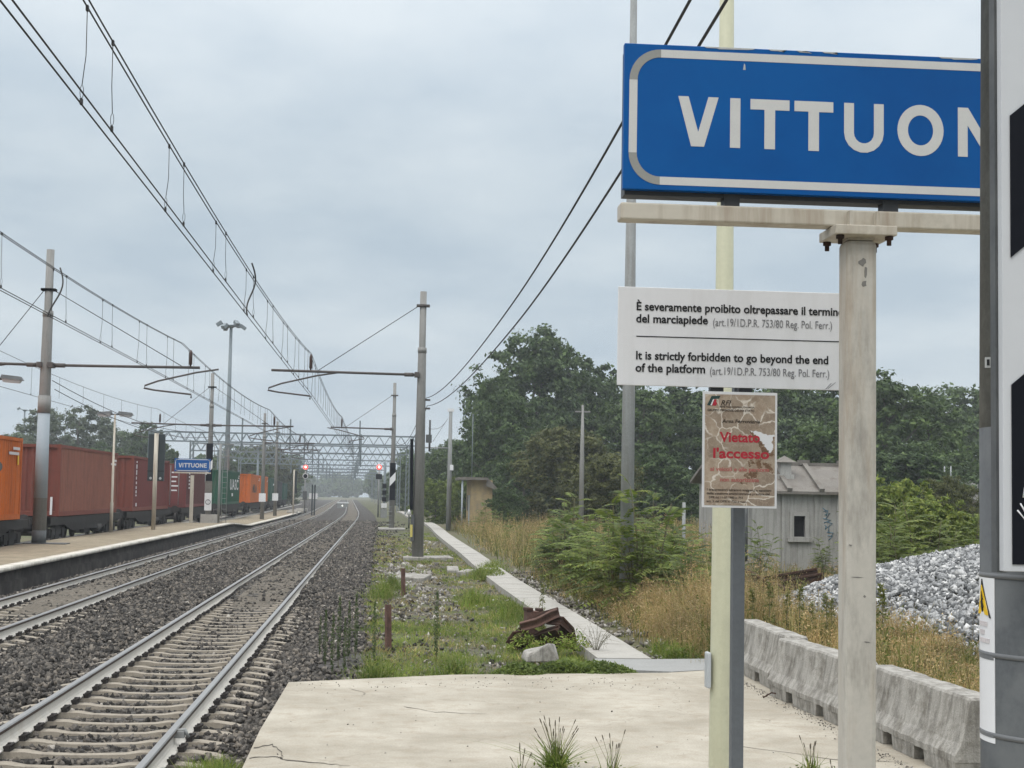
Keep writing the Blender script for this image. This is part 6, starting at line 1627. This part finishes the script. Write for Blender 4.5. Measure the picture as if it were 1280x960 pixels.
# far woods on both sides of the line: one mass each
def wood(name, label, n, xf, y0, y1, hmin, hmax, mm, seed):
    g = np.random.default_rng(seed); P, S = [], []
    for i in range(n):
        Y = g.uniform(y0, y1); X = xf(Y, g); h = g.uniform(hmin, hmax); r = h * g.uniform(0.25, 0.42)
        for j in range(9):
            c = np.array([X + g.normal() * r * 0.5, Y + g.normal() * r * 0.5, h * g.uniform(0.15, 0.85)])
            k = 90; d = g.normal(size=(k, 3)); d /= np.linalg.norm(d, axis=1)[:, None]
            P.append(c + d * (r * 0.55 * g.uniform(0.5, 1.05, k) ** 0.5)[:, None]); S.append(g.uniform(0.25, 0.6, k) * (0.6 + Y / 500))
    v, f = leaves(np.concatenate(P), np.concatenate(S), g)
    o = fast_mesh(name, v, f, M[mm]); return tag(o, label, 'wood', kind='stuff')
wood('distant_wood', 'hazy wood closing in on the right of the far tracks', 90, lambda Y, g: bend(Y) + g.uniform(6, 34) + (0 if Y > 240 else 3), 230, 720, 6, 12, 'leaf_mid', 21)
wood('distant_wood', 'hazy wood closing in on the left of the far tracks', 110, lambda Y, g: bend(Y) - 24 - g.uniform(0, 60), 270, 760, 6, 12, 'leaf_mid', 22)
wood('distant_wood', 'pale hazy wood at the far end of the straight track', 50, lambda Y, g: bend(Y) + g.uniform(-60, 60), 780, 900, 8, 13, 'leaf_mid', 23)

# ------------------------------------------------------------------ pinnate saplings (tree of heaven)
def sapling_mesh(seed, h, nleaf, L, droop=0.7, stems=4):
    g = np.random.default_rng(seed); st = MB(); V, F, o = [], [], 0
    for q_ in range(stems):
        hh = h * (1.0 if q_ == 0 else g.uniform(0.45, 0.85)); lean = 0.05 if q_ == 0 else g.uniform(0.15, 0.42); la = q_ * 2.2 + seed
        axis = [Vector((lean * hh * math.cos(la) * k / 5 + 0.04 * hh * math.sin(2 * k / 5 + seed), lean * hh * math.sin(la) * k / 5 + 0.04 * hh * math.cos(k + seed) * k / 5, hh * k / 5)) for k in range(6)]
        st.tube(axis, [0.011 * hh * (1 - 0.15 * k) for k in range(6)], 6)
        for i in range(nleaf):
            u = 0.12 + 0.88 * (i + 1) / nleaf
            b = axis[min(4, int(u * 5))].lerp(axis[min(5, int(u * 5) + 1)], u * 5 - int(u * 5)) if u < 1 else axis[5]
            az = i * 2.4 + q_ + g.uniform(-.3, .3); el = 0.15 + 0.9 * u * g.uniform(0.4, 1.1); LL = L * g.uniform(0.6, 1.1) * (0.65 + 0.4 * math.sin(u * math.pi))
            d = Vector((math.cos(az) * math.cos(el), math.sin(az) * math.cos(el), math.sin(el)))
            K = 11
            pts = [b + d * LL * (k / K) - Vector((0, 0, droop * LL * (k / K) ** 2 * 0.6)) for k in range(K + 1)]
            st.tube(pts[::3] + [pts[-1]], 0.003, 3)
            side = d.cross(Vector((0, 0, 1))).normalized()
            for k in range(2, K + 1):
                tdir = (pts[k] - pts[k - 1]).normalized()
                for s in (-1, 1):
                    ln = LL * 0.24 * (1 - 0.55 * abs(k / K - 0.45)) * g.uniform(0.75, 1.1); w = ln * 0.2
                    dirv = (side * s * 0.9 + tdir * 0.4 - Vector((0, 0, 0.15 + 0.35 * g.uniform()))).normalized()
                    nrm = dirv.cross(tdir).normalized(); wv = nrm.cross(dirv).normalized(); a = pts[k]
                    V += [a, a + dirv * ln * 0.4 + wv * w, a + dirv * ln, a + dirv * ln * 0.4 - wv * w]
                    F.append((o, o + 1, o + 2, o + 3)); o += 4
    return st, np.array([tuple(v) for v in V]), np.array(F)
SAP = {}
def sapling(kind, x, y, h, label, mm='leaf_shrub', rz=0.0, z=-0.12, group='feathery saplings in the weeds', spread=1.0):
    key = (kind, mm)
    if key not in SAP:
        st, v, f = sapling_mesh(kind, 2.0, (20, 15, 24)[kind % 3], (0.72, 0.85, 0.6)[kind % 3])
        t = thing('feathery_sapling', label, 'sapling', (x, y, z)); st.build('stem', M['stem'], t); fast_mesh('foliage', v, f, M[mm], t); SAP[key] = t
    else: t = dup(SAP[key])
    t['label'] = label; t['group'] = group; t.location = (x, y, z); t.rotation_euler = (0, 0, rz); s = h / 2.0; t.scale = (s * spread, s * spread, s)
    return t
def sap_px(kind, px, Y, top, label, **k):
    Y = max(Y, 4.85 * 1900 / (px - 475)) if px < 900 else Y
    p = at(px, top, Y); z = -0.12; return sapling(kind, p.x, Y, (p.z - z) / 1.12, label, z=z, **k)
sap_px(0, 706, 26, 610, 'tall feathery sapling right of the pale path, tallest of its clump', spread=1.35)
sap_px(1, 738, 28, 640, 'feathery sapling just right of the tallest one by the path', rz=1.2, spread=1.3)
sap_px(2, 678, 30, 668, 'small feathery sapling left of the tallest one, close to the path', rz=2.0)
sap_px(1, 792, 27, 588, 'bright feathery sapling in front of the lighting column', mm='leaf_bright', rz=0.5)
sap_px(0, 770, 32, 632, 'feathery sapling left of the lighting column', rz=3.0)
sap_px(2, 830, 30, 628, 'feathery sapling right of the lighting column', rz=0.9)
sap_px(2, 858, 31, 672, 'dark bushy sapling left of the yellow column', rz=2.1, spread=1.4)
sap_px(0, 872, 27, 660, 'leafy sapling partly hidden by the yellow column', rz=4.0, spread=1.3)
for i, (k_, px, Y, top, mm_, lab) in enumerate(((2, 690, 24.5, 690, 'leaf_shrub', 'low feathery sapling at the foot of the tallest one'), (0, 725, 24, 680, 'leaf_mid', 'dark low sapling between the tallest one and the dry weeds'), (1, 745, 33, 640, 'leaf_shrub', 'feathery sapling behind the clump by the path, left of the lighting column'), (2, 660, 36, 672, 'leaf_shrub', 'small sapling in the weeds left of the feathery clump'), (0, 800, 29, 640, 'leaf_bright', 'bright low sapling at the foot of the lighting column'), (2, 820, 36, 640, 'leaf_shrub', 'sapling among the weeds between the lighting column and the yellow column'), (1, 850, 33, 648, 'leaf_mid', 'dark sapling left of the yellow column, under the old shed'), (0, 690, 40, 656, 'leaf_mid', 'dark sapling in the second row of the feathery clump'), (2, 755, 25, 700, 'leaf_shrub', 'low bushy sapling right of the tallest feathery one'))):
    sap_px(k_, px, Y, top, lab, mm=mm_, rz=i * 1.3, spread=1.2)
for i, (k_, px, Y, top, mm_) in enumerate(((0, 1108, 40, 618, 'leaf_bright'), (1, 1140, 41, 612, 'leaf_bright'), (2, 1172, 39, 640, 'leaf_bright'), (0, 1198, 40, 655, 'leaf_shrub'), (1, 1215, 42, 640, 'leaf_bright'), (2, 1122, 38, 648, 'leaf_shrub'), (1, 1085, 42, 625, 'leaf_shrub'))):
    sap_px(k_, px, Y, top, ('bright' if mm_ == 'leaf_bright' else 'dark green') + ' feathery sumac standing behind the gravel pile, right of the cream post', mm=mm_, rz=i * 1.3, spread=1.3, group='sumacs behind the gravel pile' + (' bright' if mm_ == 'leaf_bright' else ''))
g_ = np.random.default_rng(77)
for i in range(16):
    Y = g_.uniform(29, 47); X = g_.uniform(4.75, 8.2)
    sapling(i % 3, X, Y, g_.uniform(1.25, 2.3), 'one of the feathery saplings crowded in the weeds between the path and the lighting column', mm=('leaf_shrub', 'leaf_shrub', 'leaf_bright', 'leaf_mid')[i % 4], rz=i * 0.9, spread=1.35, group='crowded saplings in the weeds')
sap_px(1, 606, 88, 622, 'pale feathery sapling in front of the ochre cabin', mm='leaf_shrub', rz=0.4, spread=1.3)
sap_px(0, 715, 60, 655, 'feathery sapling behind the tallest one, by the thin pole', rz=0.6)
sap_px(1, 640, 66, 640, 'pale sapling in the dry grass right of the ochre cabin', rz=1.6)
sap_px(2, 812, 40, 606, 'feathery sapling behind the lighting column, against the dark trees', rz=5.0)
sap_px(1, 950, 45, 648, 'ivy like shrub at the left corner of the grey hut', rz=1.0)
sap_px(2, 1028, 46.5, 668, 'small shrub at the foot of the grey hut wall', rz=1.0, spread=1.2)

# ------------------------------------------------------------------ tall dry weeds (uncountable)
def weed_dens(x, y):
    c = nz(x, y, 0.35, 5)
    return max(0.15, 0.65 + c) * smooth(3.9, 4.6, x - 0.5 * smooth(60, 90, y))
def keep_pile(x, y): return np.array([pile_h(a, b) < -0.12 if 19 < b < 36.5 else True for a, b in zip(x, y)])
def tall_weeds(name, label, n, hmin, hmax, w, mm, seed, dens, y0=11.0, y1=100, x1f=0.42, lean=0.25, x0=3.85):
    global rng
    g = np.random.default_rng(seed)
    y = y0 * (y1 / y0) ** g.uniform(0, 1, n); x = x0 + (np.minimum(26, 4 + y * x1f * 0.5)) * g.uniform(0, 1, n)
    k = np.array([dens(a, b) > g.uniform() for a, b in zip(x, y)]); x, y = x[k], y[k]
    k = keep_pile(x, y) & ~((x < 5.15) & (y < 19.7)) & ~((x < 4.0) & (y < 20.8)); x, y = x[k], y[k]
    k = ~((x > hx0 - 0.2) & (x < hx1 + 0.2) & (y > HY - 0.3) & (y < HY + 4)); x, y = x[k], y[k]
    k = np.array([not ((a > 8.0 and 30 < b < HY + 3) and g.uniform() < 0.6) for a, b in zip(x, y)]); x, y = x[k], y[k]
    clump = np.array([0.72 + 0.75 * nz(a, b, 0.55, seed) for a, b in zip(x, y)]).clip(0.45, 1.2)
    h = g.uniform(hmin, hmax, len(x)) * clump * np.clip(1 - (np.abs(y - 24) < 6) * 0.0, 0, 1)
    low = np.array([0.6 if (a < 6.0 and 25 < b < 46) else 0.30 if (a > 7.0 and b < 22) else 0.42 if (a > 5.6 and b < 22) else 0.45 if (a > 8.2 and 28 < b < HY + 4) else 0.6 if (a > 5.6 and b < 30) else 1.0 for a, b in zip(x, y)]); h = h * low
    near = np.clip((x - x0) / 0.7, 0.45, 1); h = h * near
    z = np.array([weed_h(a, b) for a, b in zip(x, y)]) - 0.02
    P = np.stack([x, y, z], 1)
    v, f = blades(P, h, w * (0.7 + y / 40), lean, 0.45, 3, g)
    o = fast_mesh(name, v, f, M[mm]); tag(o, label, 'weeds', kind='stuff'); return P, h
dry_patch = lambda a, b: weed_dens(a, b) * (1.0 if nz(a, b, 0.22, 31) > -0.12 or b > 55 else 0.25)
P1, h1 = tall_weeds('dry_weeds', 'tall dry tan weeds and grasses filling the ground right of the pale path', 52000, 0.75, 1.6, 0.010, 'dry', 31, dry_patch)
P2, h2 = tall_weeds('green_weeds', 'green weeds mixed into the dry grass right of the pale path', 30000, 0.5, 1.35, 0.014, 'weed', 32, weed_dens)
P3, h3 = tall_weeds('dry_weed_bank', 'bank of tall feathery straw coloured weeds at the near end of the pale path', 11000, 0.95, 1.65, 0.008, 'dry', 33, lambda a, b: 0.35 + 0.65 * smooth(4.3, 5.0, a), y0=20.7, y1=30, x1f=0.0, lean=0.3, x0=4.25)
# feathery seed heads on the dry weeds and leafy sprays on the green ones
def sprays(name, label, P, h, every, nl, size, spread, mm, seed, z0=0.55):
    g = np.random.default_rng(seed); idx = np.arange(0, len(P), every)
    c = np.repeat(P[idx], nl, 0); hh = np.repeat(h[idx], nl)
    u = g.uniform(z0, 1.0, len(c))
    pts = c + np.stack([g.normal(size=len(c)) * spread * (1.2 - u), g.normal(size=len(c)) * spread * (1.2 - u), hh * u * 0.97], 1)
    v, f = leaves(pts, size * g.uniform(0.5, 1.3, len(c)) * (0.75 + pts[:, 1] / 75), g, 0.2, 0.35)
    o = fast_mesh(name, v, f, M[mm]); tag(o, label, 'weeds', kind='stuff')
sprays('seed_heads', 'feathery pale seed heads of the dry weeds right of the path', P1, h1, 3, 14, 0.022, 0.10, 'dry_seed', 41, 0.45)
sprays('bank_seed_heads', 'pale feathery seed heads of the straw coloured weed bank', P3, h3, 2, 16, 0.020, 0.11, 'dry_seed', 43, 0.4)
sprays('weed_leaves', 'small leaves of the green weeds right of the path', P2, h2, 2, 12, 0.030, 0.12, 'weed', 42, 0.15)
# pale tall spikes (horseweed) near the barriers, one by one
def spike_plant(seed, mmleaf, h=1.2, n=150, dark=False):
    g = np.random.default_rng(seed); st = MB().tube([(0, 0, 0), (0.02, 0.01, h * 0.5), (0.01, -0.01, h)], [0.010, 0.008, 0.003], 5)
    u = g.uniform(0.12, 1, n); a = g.uniform(0, 6.28, n); rr = 0.085 * np.sin(np.clip(u * 1.05, 0, 1) * 2.9) + 0.015
    P = np.stack([np.cos(a) * rr * g.uniform(0.3, 1, n), np.sin(a) * rr * g.uniform(0.3, 1, n), u * h], 1)
    v, f = leaves(P, 0.045 * g.uniform(0.6, 1.2, n), g, 0.8, 0.22); return st, v, f
st, v, f = spike_plant(5, 'weed', 1.0, 260)
spk = None
SPK = [(940, 20.8, 735), (962, 20.6, 728), (985, 21, 740), (1001, 20.4, 732), (1015, 21.2, 752), (1032, 20.5, 742), (1102, 17.5, 730), (950, 23, 742), (925, 21.5, 748), (1040, 22, 748)]
for i, (px, Y, top) in enumerate(SPK):
    p = at(px, top, Y); lab = 'slender leafy weed spike rising behind the barriers, left of the cream post' if px < 1050 else 'single leafy weed spike before the gravel pile, right of the cream post'
    if spk is None:
        spk = thing('weed_spike', lab, 'plant', (p.x, Y, -0.12)); st.build('stem', M['stem'], spk); fast_mesh('foliage', v, f, M['weed'], spk); t = spk
    else: t = dup(spk, (p.x, Y, -0.12), i * 1.1, label=lab)
    if px < 1050: t['group'] = 'weed spikes behind the barriers'
    elif 'group' in t: del t['group']
    s = (p.z + 0.12) / 1.0; t.scale = (s * 0.9, s * 0.9, s)
st, v, f = spike_plant(8, 'leaf_dark', 1.0, 260)
dk = None
for i, (px, py, top, Y) in enumerate(((408, 803, 762, 19.6), (417, 815, 768, 18.8), (425, 800, 745, 20), (437, 795, 752, 20.5), (446, 790, 742, 21), (469, 800, 752, 20.2), (432, 812, 772, 19.1), (547, 792, 738, 20.6), (401, 790, 770, 21))):
    p = at(px, top, Y); lab = 'dark upright weed spike at the edge of the ballast, left of the rusty stump' if px < 480 else 'dark upright weed spike alone in the short grass, right of the rusty stump'
    if dk is None:
        dk = thing('weed_spike', lab, 'plant', (p.x, Y, -0.12)); st.build('stem', M['stem'], dk); fast_mesh('foliage', v, f, M['leaf_mid'], dk); t = dk
    else: t = dup(dk, (p.x, Y, -0.12), i * 0.9, label=lab)
    if px < 480: t['group'] = 'dark weed spikes by the ballast'
    elif 'group' in t: del t['group']
    s = p.z + 0.12; t.scale = (s * 0.42, s * 0.42, s * 1.0)

# ------------------------------------------------------------------ short grass on the verge
def verge_dens(x, y):
    c = nz(x, y, 0.55, 17) + 0.5 * nz(x, y, 1.6, 4)
    d = 0.72 + c * 2.0
    if x < -0.2: d -= 0.55
    if y < 19.4: d -= 0.5
    if 27.5 < y < 42 and abs(x - 0.9) < 0.8: d -= 0.9
    if y > 36: d -= 0.55
    if y > 60: d -= 0.4
    return max(0, min(1, d))
x, y = scatter(110000, -0.6, 2.95, 18.6, 90, verge_dens)
z = np.array([cess_h(a, b) for a, b in zip(x, y)])
hh = rng.uniform(0.03, 0.15, len(x)) * np.array([0.8 + 0.9 * max(0, nz(a, b, 0.9, 8)) for a, b in zip(x, y)])
v, f = blades(np.stack([x, y, z - 0.01], 1), hh, 0.008 * (0.6 + y / 30), 0.7, 0.6, 3)
o = fast_mesh('short_grass', v, f, M['grass']); tag(o, 'short green and yellow grass covering the verge between the track and the path', 'grass', kind='stuff')
x, y = scatter(26000, -0.7, 2.95, 18.4, 80, lambda a, b: 0.8 if nz(a, b, 1.1, 23) > 0.0 else 0.12)
k = (y > 18.1 + 0.25 * x); x, y = x[k], y[k]
z = np.array([cess_h(a, b) for a, b in zip(x, y)])
v, f = blades(np.stack([x, y, z - 0.01], 1), rng.uniform(0.03, 0.14, len(x)), 0.007 * (0.6 + y / 30), 0.8, 0.6, 3)
o = fast_mesh('dry_short_grass', v, f, M['dry']); tag(o, 'short dry straw coloured grass in patches on the verge', 'grass', kind='stuff')
def ground_leaves(name, label, spots, n, size, mm, seed, hmax=0.12):
    g = np.random.default_rng(seed); P = []
    for (cx, cy, rx, ry) in spots:
        a = g.uniform(0, 6.28, n); r = np.sqrt(g.uniform(0, 1, n)); hgt = hmax * (1 - r ** 2) + 0.02
        P.append(np.stack([cx + np.cos(a) * r * rx, cy + np.sin(a) * r * ry, -0.05 + hgt * g.uniform(0.3, 1, n)], 1))
    P = np.concatenate(P); v, f = leaves(P, size * g.uniform(0.5, 1.2, len(P)), g, 1.2, 0.4)
    o = fast_mesh(name, v, f, M[mm]); tag(o, label, 'ground cover', kind='stuff')
q1 = onz(645, 832, 0); q2 = onz(738, 830, 0)
ground_leaves('creeping_weeds', 'dark green creeping weeds along the far edge of the slab', [(q1.x, 18.65, 0.36, 0.35), (q2.x, 18.9, 0.5, 0.4), (q2.x - 0.35, 19.1, 0.3, 0.4), (onz(700, 838, 0).x, 18.75, 0.5, 0.18)], 2200, 0.035, 'leaf_shrub', 51, 0.16)
q = [onz(px, py, -0.08) for px, py in ((478, 745), (490, 735), (600, 722), (615, 712), (640, 770), (590, 752))]
def tufts(name, label, spots, n, hmin, hmax, mm, seed, w=0.009):
    g = np.random.default_rng(seed); P = []; H = []
    for (cx, cy, rx, ry) in spots:
        a = g.uniform(0, 6.28, n); r = np.abs(g.normal(0, 0.5, n)).clip(0, 1.3)
        P.append(np.stack([cx + np.cos(a) * r * rx, cy + np.sin(a) * r * ry, np.full(n, -0.12)], 1)); H.append(g.uniform(hmin, hmax, n) * (1.15 - 0.6 * r))
    P = np.concatenate(P); H = np.concatenate(H); v, f = blades(P, H, w * (0.6 + P[:, 1] / 35), 0.45, 0.6, 3, g)
    u = g.uniform(0.3, 1, len(P)); lp = P + np.stack([g.normal(size=len(P)) * 0.05, g.normal(size=len(P)) * 0.05, H * u * 0.9], 1)
    lv = leaves(lp, 0.022 * g.uniform(0.5, 1.4, len(P)), g, 0.6, 0.4); v, f = merge([(v, f), lv])
    o = fast_mesh(name, v, f, M[mm]); tag(o, label, 'weeds', kind='stuff')
tufts('low_weeds', 'clumps of low tangled weeds in the short grass of the verge', [(a.x, a.y, 0.5, 1.1) for a in q], 420, 0.1, 0.42, 'grass', 52)
q = onz(283, 948, 0)
g_ = np.random.default_rng(53); n = 1500; a = g_.uniform(0, 6.28, n); r = np.sqrt(g_.uniform(0, 1, n))
v, f = blades(np.stack([-1.28 + np.cos(a) * r * 0.23, q.y - 0.15 + np.sin(a) * r * 0.5, np.full(n, -0.17)], 1), g_.uniform(0.06, 0.2, n), 0.008, 0.6, 0.5, 3, g_)
o = fast_mesh('grass_tuft', v, f, M['grass']); tag(o, 'bright green grass tuft in the ballast beside the slab, at the bottom edge', 'grass tuft')
# grass clumps growing in the slab
def clump(px, py, h, label, n=90, heads=14, spread=0.5, name='grass_clump'):
    p = onz(px, py, 0.0); g = np.random.default_rng(int(px))
    t = thing(name, label, 'grass clump', (p.x, p.y, 0.0))
    bp_ = np.stack([g.normal(size=n) * 0.035, g.normal(size=n) * 0.035, np.zeros(n)], 1)
    v, f = blades(bp_, g.uniform(0.35, 0.95, n) * h, 0.012, spread, 0.6, 4, g); fast_mesh('blades', v, f, M['grass'], t)
    st = MB(); hd = []
    for i in range(heads):
        a = g.uniform(0, 6.28); le = abs(g.normal()) * spread * 0.55 + 0.05; hh = h * g.uniform(0.75, 1.25)
        e = Vector((math.cos(a) * le * hh, math.sin(a) * le * hh, hh * (1 - 0.25 * le))); md = e * 0.5 + Vector((0, 0, hh * 0.06))
        st.tube([(0, 0, 0), md, e], 0.0016, 4)
        dd = (e - md).normalized(); hd.append(MB()); hd[-1].tube([e, e + dd * 0.012, e + dd * 0.035, e + dd * 0.045], [0.0015, 0.0042, 0.0042, 0.0015], 5)
    s = st.build('seed_stalks', M['stem'], t); [q_.build('seed_head', M['seed_dark'], s) for q_ in hd]
    m_ = g.normal(size=(120, 3)) * np.array([0.09, 0.09, 0.02]); m_[:, 2] = np.abs(m_[:, 2]) + 0.02
    v, f = leaves(m_, 0.02 * g.uniform(0.6, 1.2, 120), g, 1.0, 0.4); fast_mesh('basal_leaves', v, f, M['leaf_shrub'], t)
    return t
clump(695, 962, 0.32, 'green grass clump with dark seed heads growing out of the slab, fullest of the clumps', 190, 24, 0.8)
clump(766, 972, 0.28, 'sparse grass stalks with seed heads right of the fullest clump on the slab', 16, 9, 0.6)
clump(1014, 968, 0.24, 'small grass clump at the left foot of the cream sign post', 40, 7, 0.5)
clump(1042, 985, 0.16, 'tiny grass tuft right against the cream sign post', 30, 2, 0.5)
clump(652, 972, 0.18, 'few thin stalks left of the fullest grass clump on the slab', 10, 6, 0.8)
n = 900
gx_ = np.concatenate([rng.uniform(-0.95, 4.4, 90), 4.38 - np.abs(rng.normal(0, 0.08, 610)), rng.uniform(-0.9, 3.5, 200)]); gy_ = np.concatenate([rng.uniform(11.5, 17.8, 90), rng.uniform(11.6, 18.6, 610), rng.uniform(17.0, 18.2, 200)])
k = gy_ < 17.3 + 0.35 * (gx_ + 1)
o = stones('grit', np.stack([gx_, gy_, np.full(n, 0.004)], 1)[k], rng.uniform(0.0025, 0.008, n)[k], M['rubble']); tag(o, 'grit and crumbs of stone lying on the slab and along the barriers', 'grit', kind='stuff')
# dead twigs over the path
p = onz(745, 812, 0); t = thing('dry_twigs', 'dry grey twiggy weed overhanging the pale path near the scrap heap', 'plant', (p.x, p.y, -0.05))
m = MB(); g_ = np.random.default_rng(3)
for i in range(26):
    a = g_.uniform(0, 6.28); l = g_.uniform(0.2, 0.62); e = Vector((math.cos(a) * l * 0.7, math.sin(a) * l * 0.5, l * g_.uniform(0.5, 1)))
    m.tube([(0, 0, 0), e * 0.5 + Vector((0, 0, 0.05)), e], [0.003, 0.002, 0.0015], 4)
    for j in range(3):
        b = e * g_.uniform(0.5, 1); d = Vector(g_.normal(size=3)) * 0.08; m.tube([b, b + d], 0.0014, 3)
m.build('twigs', M['stem'], t)
p = onz(675, 790, 0); sp_ = dup(spk, (SX_ + 0.05, SYc + 0.6, -0.1), 0.4, label='thin green weed spike behind the rusty scrap heap'); sp_.scale = (0.6, 0.6, 0.95)
if 'group' in sp_: del sp_['group']
# leafy weeds straggling over the scrap heap
ground_leaves('heap_weeds', 'straggling weeds growing around the rusty scrap heap', [(SX_ - 0.3, SYc - 0.25, 0.25, 0.2), (SX_ + 0.45, SYc - 0.3, 0.25, 0.3), (SX_ + 0.1, SYc - 0.5, 0.4, 0.2)], 350, 0.03, 'grass', 54, 0.28)
# yellow green weed bank by the path
p = onz(608, 722, 0); 
ground_leaves('path_weeds', 'yellow green weeds leaning over the path edge', [(onz(612, 716, 0).x, onz(612, 716, 0).y, 0.45, 1.6)], 700, 0.04, 'leaf_bright', 55, 0.25)
tufts('verge_tufts', 'yellow green grass tufts at the edges of the pale path and the slab', [(onz(612, 716, 0).x, onz(612, 716, 0).y, 0.5, 1.8), (onz(826, 812, 0).x, onz(826, 812, 0).y, 0.25, 0.5), (onz(846, 822, 0).x + 0.05, 20.9, 0.3, 0.25), (onz(470, 822, 0).x, 18.6, 0.5, 0.4), (onz(560, 818, 0).x, 19.0, 0.5, 0.5), (4.25, 20.8, 0.3, 0.3)], 260, 0.08, 0.36, 'grass', 56)

# ================================================================== HAZE
hz = MB().span((-430, -40, -1.45), (430, 1000, 34)).build('haze', [], None)
mh = bpy.data.materials.new('pale_air'); mh.use_nodes = True
nt_ = mh.node_tree; nt_.nodes.clear()
ho = nt_.nodes.new('ShaderNodeOutputMaterial'); hv = nt_.nodes.new('ShaderNodeVolumePrincipled')
hv.inputs['Color'].default_value = (0.88, 0.93, 0.97, 1); hv.inputs['Density'].default_value = 0.00055; hv.inputs['Anisotropy'].default_value = 0.2
nt_.links.new(hv.outputs[0], ho.inputs['Volume'])
hz.data.materials.append(mh)
tag(hz, 'pale damp air thickening with distance', 'haze', kind='stuff')
